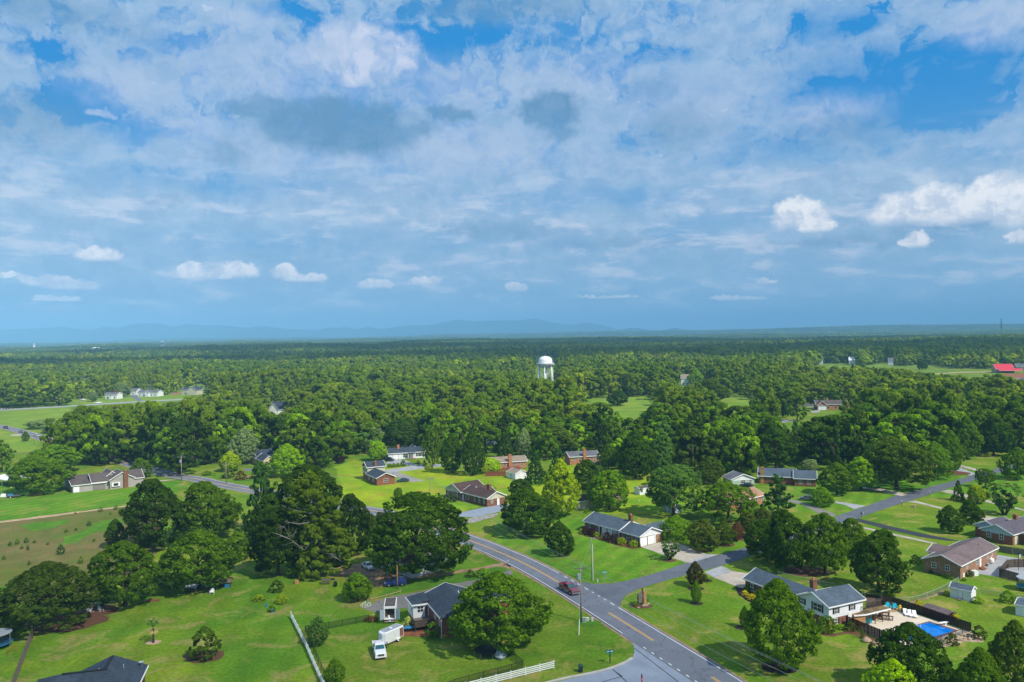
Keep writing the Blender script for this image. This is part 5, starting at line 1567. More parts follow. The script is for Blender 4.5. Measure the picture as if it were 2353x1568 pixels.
# ------------------------------------------------------------------ buildings
class House:
    """A, B, C: eave corners (region, x, y) read at height ZE; B is the right angle. Local x runs B->A, y runs B->C."""
    def __init__(s, name, label, A, B, C, ze, cat='house', wall='brick_red', roof='roof_dark', trim='white_paint', gable=None, ov=.4, L=None, Wd=None, rot=None, group=None):
        a, b, c = G(*A, ze), G(*B, ze), (G(*C, ze) if C else None)
        u = (a - b); u.z = 0
        s.L = L or u.length
        u.normalize()
        v = Vector((-u.y, u.x, 0))
        if c is not None:
            t = (c - b).dot(v)
            s.sy = 1 if t > 0 else -1
            s.W = Wd or abs(t)
        else:
            s.sy = 1 if v.y > 0 else -1
            s.W = Wd
        s.ze = ze; s.ov = ov; s.wall = wall; s.roofm = roof; s.trim = trim; s.gable = gable
        s.root = empty(name, (b.x, b.y, 0), math.atan2(u.y, u.x), label, cat, group)
        s.wmb = MB(s.sy); s.gmb = s.g0 = MB(s.sy)
        s.chim = []
        HAND.append((b.x, b.y, 5))

    def block(s, a0=None, a1=None, b0=None, b1=None, ze=None, rise=1.6, ridge='a', z0=0.0, roof=None, wall=True, gable=None, hip=(0, 0), ov=None, zw=None):
        a0 = 0 if a0 is None else a0; a1 = s.L if a1 is None else a1
        b0 = 0 if b0 is None else b0; b1 = s.W if b1 is None else b1
        ze = s.ze if ze is None else ze
        ov = s.ov if ov is None else ov
        gd = s.gmb if (s.gable and gable is not False) else s.wmb
        i0, i1, j0, j1 = a0 + ov, a1 - ov, b0 + ov, b1 - ov
        zt = ze + .02
        if wall:
            s.wmb.box(i0, i1, j0, j1, z0, zt)
        swap = ridge == 'b'
        def q(x, y, z): return (y, x, z) if swap else (x, y, z)
        A0, A1, B0, B1 = (a0, a1, b0, b1) if not swap else (b0, b1, a0, a1)
        Bm = (B0 + B1) / 2; hw = (B1 - B0) / 2
        r = MB(s.sy); t = .14
        h0, h1 = hip
        vs = [q(A0, B0, ze), q(A1, B0, ze), q(A1, B1, ze), q(A0, B1, ze), q(A0 + h0, Bm, ze + rise), q(A1 - h1, Bm, ze + rise)]
        vs += [(x, y, z - t) for x, y, z in vs]
        fs = [(0, 1, 5, 4), (2, 3, 4, 5), (0, 4, 3), (1, 2, 5), (6, 10, 11, 7), (8, 11, 10, 9), (0, 6, 7, 1), (2, 8, 9, 3)]
        if h0 == 0: fs = [f for f in fs if f != (0, 4, 3)] + [(0, 4, 10, 6), (4, 3, 9, 10)]
        else: fs += [(6, 9, 10), (0, 3, 9, 6)]
        if h1 == 0: fs = [f for f in fs if f != (1, 2, 5)] + [(1, 7, 11, 5), (5, 11, 8, 2)]
        else: fs += [(7, 8, 11), (1, 2, 8, 7)]
        r.add(vs, fs)
        ro = r.build('roof', M[roof or s.roofm], s.root)
        s.last_roof = ro
        # fascia boards: along the eaves and up the rakes
        f = MB(s.sy); w_ = .05; d_ = .22
        for y, sg in ((B0, -1), (B1, 1)):
            f.add([q(A0 - w_, y, ze - d_), q(A1 + w_, y, ze - d_), q(A1 + w_, y + sg * w_, ze - d_), q(A0 - w_, y + sg * w_, ze - d_),
                   q(A0 - w_, y, ze + .03), q(A1 + w_, y, ze + .03), q(A1 + w_, y + sg * w_, ze + .03), q(A0 - w_, y + sg * w_, ze + .03)],
                  [(3, 2, 1, 0), (4, 5, 6, 7), (0, 1, 5, 4), (1, 2, 6, 5), (2, 3, 7, 6), (3, 0, 4, 7)])
        for x, sg, h in ((A0, -1, h0), (A1, 1, h1)):
            if h: continue
            for y in (B0, B1):
                f.add([q(x, y, ze - d_), q(x + sg * w_ * 2, y, ze - d_), q(x + sg * w_ * 2, Bm, ze + rise - d_), q(x, Bm, ze + rise - d_),
                       q(x, y, ze + .04), q(x + sg * w_ * 2, y, ze + .04), q(x + sg * w_ * 2, Bm, ze + rise + .04), q(x, Bm, ze + rise + .04)],
                      [(3, 2, 1, 0), (4, 5, 6, 7), (0, 1, 5, 4), (1, 2, 6, 5), (2, 3, 7, 6), (3, 0, 4, 7)])
        f.build('fascia', M[s.trim], s.root)
        # gable triangles
        k = (hw - ov) / hw
        for x, sg, h in ((A0 + ov, 1, h0), (A1 - ov, -1, h1)):
            if h: continue
            if gd is s.gmb: gd = s.gmb = MB(s.sy); s.gs = getattr(s, 'gs', []) + [gd]
            lo_, hi_ = Bm - hw * k, Bm + hw * k
            zt2 = ze - .02 + rise * ov / hw; zp = ze - .05 + rise - .1
            base = ze - .55 if gd is s.gmb else ze - .1
            o_ = -.03 * sg if gd is s.gmb else 0
            p = [(lo_, base), (hi_, base), (hi_, zt2 - .1), (Bm, zp), (lo_, zt2 - .1)]
            gd.add([q(x + o_, y, z) for y, z in p] + [q(x + .1 * sg, y, z) for y, z in p],
                   [(0, 1, 2, 3, 4), (9, 8, 7, 6, 5)] + [(i, (i + 1) % 5, 5 + (i + 1) % 5, 5 + i) for i in range(5)])
        return ro

    def _wall(s, side, at, b0=None):
        """frame of a wall: returns fn(u, d, z) -> local point, u along the wall, d out of it"""
        if side == 'b0': return lambda u, d, z: (u, at - d, z)
        if side == 'b1': return lambda u, d, z: (u, at + d, z)
        if side == 'a0': return lambda u, d, z: (at - d, u, z)
        if side == 'a1': return lambda u, d, z: (at + d, u, z)

    def _at(s, side, at):
        if at is not None: return at
        return {'b0': s.ov, 'b1': s.W - s.ov, 'a0': s.ov, 'a1': s.L - s.ov}[side]

    def panel(s, mb, f, u0, u1, z0, z1, d0, d1):
        p = [f(u, d, z) for z in (z0, z1) for u, d in ((u0, d0), (u1, d0), (u1, d1), (u0, d1))]
        mb.add(p, [(3, 2, 1, 0), (4, 5, 6, 7), (0, 1, 5, 4), (1, 2, 6, 5), (2, 3, 7, 6), (3, 0, 4, 7)])

    def win(s, side, u, z=1.0, w=1.0, h=1.3, shut=None, at=None, bars=True, pane=True, frame='white_paint'):
        f = s._wall(side, s._at(side, at))
        m = MB(s.sy)
        e = .07
        for (x0, x1, y0, y1) in ((u - w / 2 - e, u - w / 2, z - e, z + h + e), (u + w / 2, u + w / 2 + e, z - e, z + h + e), (u - w / 2, u + w / 2, z - e, z), (u - w / 2, u + w / 2, z + h, z + h + e)):
            s.panel(m, f, x0, x1, y0, y1, -.02, .07)
        if bars:
            s.panel(m, f, u - w / 2, u + w / 2, z + h / 2 - .035, z + h / 2 + .035, 0, .055)
            s.panel(m, f, u - .03, u + .03, z, z + h, 0, .045)
        o = m.build('window', M[frame], s.root)
        if pane:
            g = MB(s.sy); s.panel(g, f, u - w / 2, u + w / 2, z, z + h, -.02, .03)
            g.build('pane', M['glass'], o)
        if shut:
            for sg in (-1, 1):
                g = MB(s.sy); c = u + sg * (w / 2 + e + .2)
                s.panel(g, f, c - .19, c + .19, z - .05, z + h + .05, -.02, .06)
                g.build('shutter', M[shut], o)
        return o

    def door(s, side, u, w=1.0, h=2.05, mat='white_paint', at=None, z=.1, name='door', handle=True, panels=0):
        f = s._wall(side, s._at(side, at)); m = MB(s.sy)
        s.panel(m, f, u - w / 2, u + w / 2, z, z + h, -.02, .06)
        for i in range(panels):
            zz0 = z + h * (i + .12) / panels
            s.panel(m, f, u - w / 2 + .1, u + w / 2 - .1, zz0, zz0 + h / panels * .76, .06, .085)
        o = m.build(name, M[mat], s.root)
        if name == 'garage_door':
            g = MB(s.sy); s.panel(g, f, u - w / 2 - .12, u + w / 2 + .12, z, z + h + .12, -.03, .02); g.build('door_frame', M['wood_grey'], o)
        if handle:
            g = MB(s.sy); s.panel(g, f, u + w * .36, u + w * .42, z + h * .45, z + h * .5, .06, .12)
            g.build('handle', M['black'], o)
        return o

    def chimney(s, a, b, w=.8, d=.8, top=5.4, mat='brick_red', z0=0, roof=None):
        m = MB(s.sy).box(a - w / 2, a + w / 2, b - d / 2, b + d / 2, z0, top)
        m.box(a - w / 2 - .08, a + w / 2 + .08, b - d / 2 - .08, b + d / 2 + .08, top, top + .15)
        o = m.build('chimney', M[mat], s.last_roof)
        MB(s.sy).box(a - .18, a + .18, b - .18, b + .18, top + .15, top + .5).build('flue', M['wood_tan'], s.last_roof)
        return o

    def post(s, a, b, z1, r=.09, mat='white_paint'):
        MB(s.sy).box(a - r, a + r, b - r, b + r, 0, z1).build('porch_post', M[mat], s.root)

    def solid(s, name, a0, a1, b0, b1, z0, z1, mat):
        return MB(s.sy).box(a0, a1, b0, b1, z0, z1).build(name, M[mat], s.root)

    def vents(s, n, seed=1, ridge='a'):
        rr = random.Random(seed)
        for i in range(n):
            a = s.L * (.2 + .6 * i / max(1, n - 1)) + rr.uniform(-1, 1); b = s.W * rr.choice([.3, .35, .62])
            zr = s.ze + 1.0
            MB(s.sy).cyl((a, b, zr - .4), (a, b, zr + .45), .07, .07, 6).build('vent_pipe', M['roof_grey'], s.last_roof)

    def done(s):
        if s.wmb.v: s.wmb.build('wall', M[s.wall], s.root)
        for g_ in [s.g0] + getattr(s, 'gs', []):
            if g_.v: g_.build('gable_panel', M[s.gable], s.root)
        return s


# ranch house with the double garage
H = House('ranch_house', 'long grey roofed brick ranch house with double garage and purple bushes', (7, 622, 352), (7, 1055, 468), (7, 1250, 428), 2.7, wall='brick_tan', roof='roof_slate', gable='white_siding')
sp = H.L * .345
H.block(0, sp, 0, H.W, 2.7, 1.75)
H.block(sp, H.L, .1, H.W - .1, 2.85, 1.95)
H.block(.8, 8.2, H.W - 2.5, H.W + 4.2, 2.6, 1.35, ridge='b')
H.chimney(sp + .2, H.W * .52, .95, .8, 6.1, 'brick_brown')
H.solid('garage_front', .36, .42, .4, H.W * .70, 0, 2.3, 'white_siding')
for i, u in enumerate((H.W * .19, H.W * .50)):
    H.door('a0', u, 2.45, 2.1, 'white_paint', at=.33, z=.02, name='garage_door', handle=False, panels=4)
for fr, w, sh in ((.065, .9, 'black'), (.208, .9, 'black'), (.723, 1.0, 'black'), (.878, 1.0, 'black'), (.52, 1.6, 'black')):
    H.win('b0', H.L * fr, .75, w, 1.45, sh, at=.4 if fr < .3 or fr > .7 else .5)
H.door('b0', H.L * .42, 1.0, 2.05, 'white_paint', at=.5)
H.solid('porch_wall', H.L * .40, H.L * .66, .44, .48, 0, 2.6, 'white_siding')
for fr in (.345, .47, .58, .69): H.post(H.L * fr, .05, 2.65)
H.solid('gutter_pipe', sp - .1, sp + .05, -.08, .05, 0, 2.6, 'white_paint')
H.done()

# two level white house by the pool
H = House('split_level_house', 'white two level house with slate blue roof beside the swimming pool', (8, 790, 940), (8, 510, 1003), (8, 285, 900), 3.9, wall='white_siding', roof='roof_slate')
H.block(0, H.L, 0, H.W, 3.9, 1.7, z0=1.55)
zb = 1.55
H.solid('lower_wall', H.ov + .08, H.L - H.ov - .08, H.ov + .08, H.W - H.ov - .08, 0, zb, 'brick_red')
for u in (H.L * .23, H.L * .66): H.win('b0', u, 2.35, .75, 1.0, 'black')
for u in (H.W * .38,): H.win('a0', u, 2.3, 1.9, 1.35, 'black')
H.win('a0', H.W * .84, 2.5, .9, 1.1, 'black')
H.win('b0', H.L * .23, .35, .8, 1.0, 'black', at=H.ov + .08)
H.door('b0', H.L * .60, .95, 2.05, 'white_paint', at=H.ov, z=.0)
WW = H.W
H.block(.8, H.L - 1.6, WW - 1.0, WW + 15.5, 2.75, 1.75, ridge='b')
H.solid('brick_face', 1.12, 1.18, WW, WW + 15.1, 0, 2.7, 'brick_brown')
for u in (WW + 5, WW + 9.2, WW + 13): H.win('a0', u, .8, .95, 1.4, 'black', at=1.12)
H.chimney(H.L * .60, WW * 1.12, 1.1, .9, 5.6, 'brick_brown')
H.solid('corner_board', H.ov - .03, H.ov + .1, H.ov - .03, H.ov + .1, 1.55, 3.9, 'white_paint')
H.done(); WH = H

# brown brick house on the right
H = House('brick_house', 'brown brick house with mauve shingle roof and white gas tank', (8, 1795, 550), (8, 1512, 690), (8, 1207, 630), 3.0, wall='brick_tan', roof='roof_mauve')
H.block(0, H.L, 0, H.W, 3.0, 1.65)
H.block(H.L * .32, H.L * .66, H.W - 3, H.W + 1.8, 2.9, 1.2, ridge='b')
H.win('a0', H.W * .36, 1.35, .85, 1.1); H.win('a0', H.W * .70, 1.35, .85, 1.1)
for u in (.18, .72, .86): H.win('b0', H.L * u, 1.7, .7, .7)
H.win('b0', H.L * .44, 1.5, 1.1, 1.0)
H.door('b0', H.L * .53, 1.0, 2.05, 'white_paint', z=.55)
H.door('b0', H.L * .10, .8, .9, 'white_paint', z=.05)
m = MB(H.sy)
for i in range(3): m.box(H.L * .49, H.L * .57, H.ov - .4 - .35 * i, H.ov - .05 - .35 * i, 0, .5 - .16 * i)
m.build('steps', M['brick_red'], H.root)
H.vents(4, 3); H.done()

# purple roofed house at the right edge
H = House('brick_house', 'brick house with purple grey roof and pale gables at the right edge', (8, 2330, 330), (8, 1905, 455), (8, 1612, 412), 2.8, wall='brick_red', roof='roof_purple', gable='bluegrey_siding')
H.block(0, H.L, 0, H.W, 2.8, 1.9)
H.block(2.0, 11, H.W - 4, H.W + 2.5, 3.1, 1.5, ridge='a')
H.win('a0', H.W * .36, 1.0, .9, 1.5, at=H.ov); H.win('a0', H.W * .72, 1.0, .9, 1.5, at=H.ov)
H.chimney(H.L * .33, H.W * .5, .9, .9, 5.6, 'brick_red')
H.door('b0', 2.2, 1.9, 2.1, 'cream_siding', at=H.ov, name='patio_door', panels=0)
H.solid('porch_roof', 3, 9, -3.2, .3, 2.55, 2.7, 'roof_purple')
for a in (3.2, 6, 8.8): H.post(a, -3.0, 2.55)
H.done()

# white shed
H = House('garden_shed', 'white shed with slate blue roof and double doors on the right lawn', (8, 1418, 846), (8, 1588, 882), (8, 1648, 862), 2.1, 'shed', 'white_siding', 'roof_slate', ov=.12)
H.block(rise=.75)
m = MB(H.sy); H.panel(m, H._wall('b0', .12), H.L * .37, H.L * .63, .25, 1.85, 0, .05)
d = m.build('door', M['white_paint'], H.root)
for sg in (.40, .60):
    m = MB(H.sy); H.panel(m, H._wall('b0', .12), H.L * sg - .04, H.L * sg + .04, .3, 1.8, .05, .08); m.build('hinge_strap', M['galv'], d)
H.solid('ramp', H.L * .40, H.L * .60, -1.0, .12, 0, .18, 'wood_grey')
H.done()
H = House('garden_shed', 'white shed with grey roof cut off by the right edge of the view', (8, 2080, 1010), (8, 1913, 978), (8, 1960, 925), 2.1, 'shed', 'white_siding', 'roof_slate', ov=.12)
H.block(rise=.6); H.door('b0', H.L * .5, 1.2, 1.7); H.done()
H = House('pool_shelter', 'low building with plum coloured roof behind the dark pool fence', (8, 1215, 1000), (8, 1395, 1060), (8, 1440, 1040), 1.5, 'shelter', 'wood_dark', 'roof_mauve', ov=.1, Wd=3.0, trim='roof_mauve')
H.block(rise=.5); H.door('b0', H.L * .5, 1.0, 1.2, 'wood_dark'); H.done()

# brown roofed brick house across the main road
H = House('brick_house', 'brick house with chocolate brown roof and white gable on the bright lawn', (6, 1468, 102), (6, 1780, 182), (6, 1940, 153), 2.8, wall='brick_brown', roof='roof_brown', gable='cream_siding')
H.block(0, H.L * .62, .5, H.W, 2.8, 1.8)
H.block(H.L * .58, H.L, 0, H.W + 2.0, 2.9, 2.2, ridge='b')
H.block(H.L * .3, H.L * .62, H.W - 4.5, H.W + 1.0, 2.8, 1.9, ridge='b', wall=False)
for u in (.70, .92): H.win('b0', H.L * u, .9, 1.0, 1.4, 'black')
H.door('b0', H.L * .585, .9, 2.0, at=.9); H.win('b0', H.L * .48, .9, 1.6, 1.3, None, at=.9)
for u in (.30, .19, .08): H.win('b0', H.L * u, .9, .75, 1.4, 'black', at=.9)
H.door('a0', H.W * .62, .95, 2.05, at=H.ov); H.win('a0', H.W * .33, 1.0, .7, 1.0, at=H.ov)
H.chimney(H.L * .27, H.W * .72, 1.3, .9, 5.6, 'brick_brown')
H.done()

# two level house with brick wing, middle left
H = House('split_level_house', 'two level house with dark roof and brick wing beside the gravel drive', (2, 1035, 1490), (2, 1130, 1533), (2, 1305, 1512), 2.8, wall='brick_red', roof='roof_dark', gable=None)
H.block(0, H.L + .5, 0, H.W, 2.8, 1.7)
H.win('a0', H.W * .5, 1.0, 1.5, 1.2, at=H.ov)
for u in (.35, .75): H.win('b0', H.L * u, .9, 1.0, 1.3, at=H.ov)
H.block(H.L + .1, H.L + 6.6, .6, H.W + .6, 5.0, 1.8, ridge='b', z0=2.4)
H.solid('lower_wall', H.L + .6, H.L + 6.1, 1.1, H.W + .1, 0, 2.4, 'brick_red')
H.solid('upper_wall', H.L + .48, H.L + 6.22, .96, H.W + .22, 2.42, 4.9, 'cream_siding')
for u in (H.L + 2, H.L + 4.8): H.win('b0', u, 3.2, .9, 1.1, 'black', at=.96)
H.chimney(H.L + 1.0, H.W * .55, .9, .9, 6.7, 'brick_red')
H.done()

# long white ranch
H = House('ranch_house', 'long white house with dark roof, brick chimney and curved driveway', (2, 1565, 1292), (2, 1232, 1313), (2, 1212, 1290), 2.8, wall='white_siding', roof='roof_dark', Wd=9.5)
H.block(0, H.L * 1.03, 0, 9.5, 2.8, 1.9)
H.block(H.L * .70, H.L * .95, 7, 13, 3.0, 1.6, ridge='b')
H.chimney(H.L * .33, 4.2, 1.1, .9, 5.6, 'brick_orange')
H.door('b0', H.L * .22, 2.4, 2.0, 'white_paint', name='garage_door', panels=3, handle=False)
H.win('b0', H.L * .47, .7, 1.6, 1.5); H.door('b0', H.L * .62, .9, 2.05, 'wood_brown')
H.solid('porch_deck', H.L * .55, H.L * .73, -1.6, .4, 0, .25, 'brick_red')
for fr in (.55, .61, .67, .73): H.post(H.L * fr, -1.3, 2.6)
H.solid('porch_roof', H.L * .54, H.L * .74, -1.6, .3, 2.6, 2.74, 'roof_dark')
for u in (.82, .93): H.win('b0', H.L * u, .9, .9, 1.3, 'black')
H.done()

# yellow gabled house with carport
H = House('carport_house', 'dark roofed house with yellow gable over an open carport', (2, -40, 1325), (2, 118, 1378), (2, 215, 1362), 2.9, wall='yellow_siding', roof='roof_dark', gable='yellow_siding')
H.block(0, H.L * .45, 0, H.W, 2.9, 2.0, wall=False)
H.block(H.L * .42, H.L, .1, H.W - .1, 2.95, 2.1)
H.block(H.L * .5, H.L * 1.0, 1, H.W + 4, 3.6, 2.0, ridge='b')
for b in (.5, H.W * .5, H.W - .5): H.post(.5, b, 2.8, .12)
H.win('b0', H.L * .7, 1, 1.2, 1.2, at=H.ov); H.done()

# tan roofed brick house
H = House('brick_house', 'long orange brick house with tan roof, brick chimney and red deck', (3, -200, 1404), (3, 250, 1374), None, 2.8, wall='brick_orange', roof='roof_tan', Wd=9.0)
H.block(0, H.L, 0, 9.0, 2.8, 1.7)
H.chimney(H.L * .36, .1, 1.3, .9, 5.6, 'brick_orange')
for u in (.12, .26, .46, .60, .82): H.win('b0', H.L * u, 1.0, 1.0, 1.2)
H.door('b0', H.L * .70, 1.6, 2.0, 'glass', name='patio_door')
H.solid('deck', H.L * .2, H.L * .75, -3.4, -.1, 0, .7, 'wood_red')
m = MB(H.sy)
for i in range(30):
    a = H.L * .2 + H.L * .55 * i / 29; m.box(a, a + .06, -3.42, -3.36, .7, 1.5)
m.box(H.L * .2, H.L * .75, -3.44, -3.34, 1.5, 1.58); m.build('railing', M['wood_red'], H.root)
H.done()
H = House('brick_house', 'orange brick house with grey roof and tall brick chimney among trees', (3, 620, 1342), (3, 895, 1328), None, 3.4, wall='brick_orange', roof='roof_grey', Wd=8.5)
H.block(0, H.L, 0, 8.5, 3.4, 1.7)
H.chimney(H.L * .50, .1, 1.2, .9, 6.2, 'brick_orange')
for u in (.1, .25, .65, .82): H.win('b0', H.L * u, 1.8, 1.0, 1.1)
H.solid('deck', H.L * .05, H.L * .3, -3, -.1, 0, 1.3, 'wood_grey')
H.done()
H = House('garden_shed', 'small white shed with tan roof beside the red board fence', (3, 57, 1472), (3, 135, 1492), (3, 228, 1472), 2.3, 'shed', 'white_siding', 'roof_tan', ov=.15)
H.block(rise=1.3); H.win('b0', H.L * .5, .9, .8, 1.0); H.door('a0', H.W * .5, 1.2, 1.9); H.done()
H = House('brick_house', 'half hidden brick house with grey roof in the middle of the woods', (3, 1130, 1070), (3, 1262, 1086), None, 3.6, wall='brick_orange', roof='roof_grey', Wd=8)
H.block(0, H.L + 1, 0, 8, 3.6, 2.4); H.win('b0', H.L * .3, 1.2, 1.6, 1.6); H.win('b0', H.L * .7, 1.2, 1.2, 1.6); H.done()
H = House('brick_house', 'small tan brick house with grey roof beside the dark evergreen', (2, 2112, 1226), (2, 2205, 1222), None, 3.0, wall='brick_orange', roof='roof_dark', Wd=7)
H.block(0, H.L, 0, 7, 3.0, 1.9); H.win('b0', H.L * .5, 1.0, 2.4, 1.3); H.done()
H = House('cottage', 'pale house with light grey roof behind the parked cars', (3, 1985, 1515), (3, 2070, 1545), (3, 2200, 1500), 2.6, wall='pale_green', roof='roof_grey', gable='white_siding')
H.block(rise=1.8); H.win('a0', H.W * .5, 1, 1.6, 1.1, at=H.ov); H.win('a0', H.W * .8, 1, .8, 1.1, at=H.ov); H.done()
# slate roofed ranch
H = House('brick_house', 'brick house with slate blue hip roof and tan chimney beside the pine', (4, 285, 1532), (4, 470, 1540), None, 2.8, wall='brick_brown', roof='roof_slate', Wd=10)
H.block(-1, H.L, 0, 10, 2.8, 2.2, gable=False)
H.block(H.L - 1, H.L + 12, 2, 12, 2.8, 2.2)
H.chimney(H.L + 10.5, 2.8, 1.2, 1.0, 5.6, 'wood_tan')
H.win('b0', H.L * .25, .9, .9, 1.3, at=H.ov); H.win('b0', H.L * .65, .9, .9, 1.3, at=H.ov); H.done()
# orange roofed house
H = House('brick_house', 'low orange brick house with orange roof behind the airy green tree', (7, 1750, 215), (7, 2010, 150), None, 2.7, wall='brick_orange', roof='roof_orange', Wd=9.5)
H.block(0, H.L, 0, 9.5, 2.7, 1.9); [H.win('b0', H.L * u, .9, 1.0, 1.2) for u in (.08, .25, .5, .75)]; H.done()
# long white building with brown roof
H = House('long_outbuilding', 'very long low cream building with brown roof behind the ranch house', (7, 580, 205), (7, 948, 152), None, 2.5, 'outbuilding', 'cream_siding', 'roof_brown', ov=.1, Wd=5)
H.block(0, H.L, 0, 5, 2.5, 1.4); H.door('b0', H.L * .15, 1.0, 2.0, 'brick_red'); H.done()
H = House('garden_shed', 'white shed with two small windows on the bright lawn', (7, 1010, 92), (7, 1055, 105), (7, 1128, 95), 2.2, 'shed', 'white_siding', 'roof_taupe', ov=.1)
H.block(rise=.5, ridge='b'); H.win('a0', H.W * .25, .9, .5, .7, at=.1); H.win('a0', H.W * .82, .9, .5, .7, at=.1); H.door('a0', H.W * .55, .9, 1.8, at=.1); H.done()
H = House('garden_shed', 'pale blue shed under the spreading grey green tree', (7, 1228, 215), (7, 1300, 240), (7, 1365, 228), 2.1, 'shed', 'bluegrey_siding', 'roof_grey', ov=.1)
H.block(rise=.6); H.door('b0', H.L * .5, 1.3, 1.8); H.done()
# grey sided house on the left
H = House('grey_house', 'grey sided house with brown roofs and tall brick chimney on the left lawn', (5, 472, 25), (5, 540, 84), (5, 728, 44), 2.7, wall='grey_siding', roof='roof_taupe', Wd=11.5)
H.block(0, H.L, 0, H.W, 2.7, 2.2, ridge='b')
H.block(0, 11, H.W - 5, H.W + 13, 2.9, 2.6, ridge='b')
H.block(-1.5, 8, H.W + .5, H.W + 9.5, 3.4, 2.6, ridge='a')
H.block(3, 13, H.W - 1, H.W + 6, 3.2, 2.8, ridge='a')
H.door('a0', 1.6, 2.0, 2.1, name='garage_door', panels=3, handle=False, at=H.ov)
m = MB(H.sy)
H.panel(m, H._wall('a0', -1.5 + H.ov), H.W + 1.4, H.W + 4.2, .9, 2.3, 0, .45)
w_ = m.build('bay_window', M['white_paint'], H.root)
m = MB(H.sy); H.panel(m, H._wall('a0', -1.5 + H.ov), H.W + 2.0, H.W + 3.6, 1.15, 2.1, .45, .48); m.build('pane', M['glass'], w_)
H.chimney(-1.5 + H.ov - .35, H.W + 6.2, .8, 1.5, 6.2, 'brick_brown')
H.done()

# white hidden house beneath the oak
H = House('farmhouse', 'white house almost hidden below the very large oak by the road', (6, 1225, 690), (6, 960, 610), (6, 1100, 540), 3.0, wall='white_siding', roof='roof_brown', Wd=9)
H.block(0, H.L, 0, 9, 3.0, 2.2); H.block(3, 11, 6, 13, 3.0, 2.2, ridge='b')
for u in (.25, .55, .8): H.win('b0', H.L * u, 1, .9, 1.4)
H.done()

# brick house with white addition and deck, near the lower edge
H = House('brick_house', 'brick house with blue black roof, white addition and wooden deck', (6, 1291, 911), (6, 1435, 1082), (6, 1640, 1050), 3.9, wall='brick_red', roof='roof_dark', Wd=10)
L_ = H.L
H.block(0, L_, 0, 10, 3.9, 1.9, ridge='a', hip=(3.8, 0))
H.win('a0', 2.6, 1.7, 1.1, 1.3, at=H.ov); H.win('a0', 6.6, 1.7, 1.1, 1.3, at=H.ov); H.win('b0', 1.6, 2.0, .8, 1.0, at=H.ov); H.win('b0', 4.6, 2.2, .7, .8, at=H.ov)
H.block(4.5, 11.5, 6, 15.5, 3.9, 1.8, ridge='b')
H.block(1.5, 5.5, 6.5, 12, 3.7, 1.3, ridge='b')
H.solid('addition', L_ - 4.6, L_ - .3, -2.7, .4, 1.2, 3.9, 'white_siding')
m = MB(H.sy); m.add([(L_ - 5, -3.0, 3.75), (L_ + .1, -3.0, 3.75), (L_ + .1, .3, 4.3), (L_ - 5, .3, 4.3), (L_ - 5, -3.0, 3.9), (L_ + .1, -3.0, 3.9), (L_ + .1, .6, 4.5), (L_ - 5, .6, 4.5)], [(3, 2, 1, 0), (4, 5, 6, 7), (0, 1, 5, 4), (1, 2, 6, 5), (2, 3, 7, 6), (3, 0, 4, 7)])
m.build('roof', M['roof_dark'], H.root)
m = MB(H.sy); m.box(L_ - 5.05, L_ + .15, -3.1, -3.0, 3.7, 3.93); m.box(L_ - 5.1, L_ - 5.0, -3.1, .2, 3.7, 3.95); m.build('fascia', M['white_paint'], H.root)
H.win('a0', -1.3, 2.3, 1.1, 1.1, at=L_ - 4.6); H.win('b0', L_ - 3.4, 2.4, .7, 1.0, at=-2.7)
H.door('a0', -.15, .5, 2.0, 'wood_red', at=L_ - 4.6, z=1.3)
H.solid('deck', L_ - 8.6, L_ - 4.7, -3.4, .3, 1.15, 1.3, 'wood_grey')
m = MB(H.sy)
for i in range(34):
    b = -3.4 + 3.7 * i / 33; m.box(L_ - 8.62, L_ - 8.56, b, b + .09, .9, 2.15)
for i in range(22):
    a = L_ - 8.6 + 3.9 * i / 21; m.box(a, a + .09, -3.46, -3.4, .9, 2.15)
m.box(L_ - 8.7, L_ - 8.54, -3.5, .3, 2.15, 2.22); m.box(L_ - 8.7, L_ - 4.7, -3.5, -3.36, 2.15, 2.22)
m.build('railing', M['wood_brown'], H.root)
for a, b in ((L_ - 8.4, -3.3), (L_ - 8.4, 0), (L_ - 5, -3.3)):
    H.solid('deck_post', a, a + .12, b, b + .12, 0, 1.15, 'wood_brown')
m = MB(H.sy)
for i in range(5): m.box(L_ - 6.4, L_ - 5.2, -3.8 - .3 * i, -3.5 - .3 * i, 1.0 - .24 * i, 1.05 - .24 * i)
m.build('stairs', M['wood_grey'], H.root)
H.solid('gutter_pipe', .32, .42, .30, .40, 0, 3.8, 'white_paint')
H.vents(2, 4)
H.done()

# roof at the lower left
H = House('hip_roof_house', 'dark blue grey shingle roof of a house cut off by the lower edge', (5, 585, 1500), (5, 1120, 1440), (5, 1135, 1700), 3.0, wall='brick_brown', roof='roof_dark', Wd=11, trim='roof_dark')
H.solid('gutter', -.12, 0, .1, 9, 2.85, 3.05, 'white_paint')
H.block(0, H.L, 0, 5.9, 3.0, 2.2, ridge='b')
MB(H.sy).box(H.L / 2 - .22, H.L / 2 + .22, .4, 5.6, 5.12, 5.3).build('ridge_vent', M['black'], H.last_roof)
H.block(0, 15.5, .7, 11, 3.0, 2.35, ridge='a', hip=(4.5, 4.5))
MB(H.sy).box(4.6, 10.8, 5.65, 6.05, 5.27, 5.42).build('ridge_vent', M['black'], H.last_roof)
for a, b in ((2.9, 3.4), (6.2, 4.0)): MB(H.sy).cyl((a, b, 4), (a, b, 4.9), .08, .08, 6).build('vent_pipe', M['galv'], H.last_roof)
m = MB(H.sy); m.lathe([(0, 0), (.3, .06), (.42, .16), (.3, .08), (0, .02)], (.8, 1.0, 3.9), 14); m.cyl((.8, 1.0, 3.1), (.8, 1.0, 3.9), .03, .03, 5)
m.build('satellite_dish', M['galv'], H.last_roof)
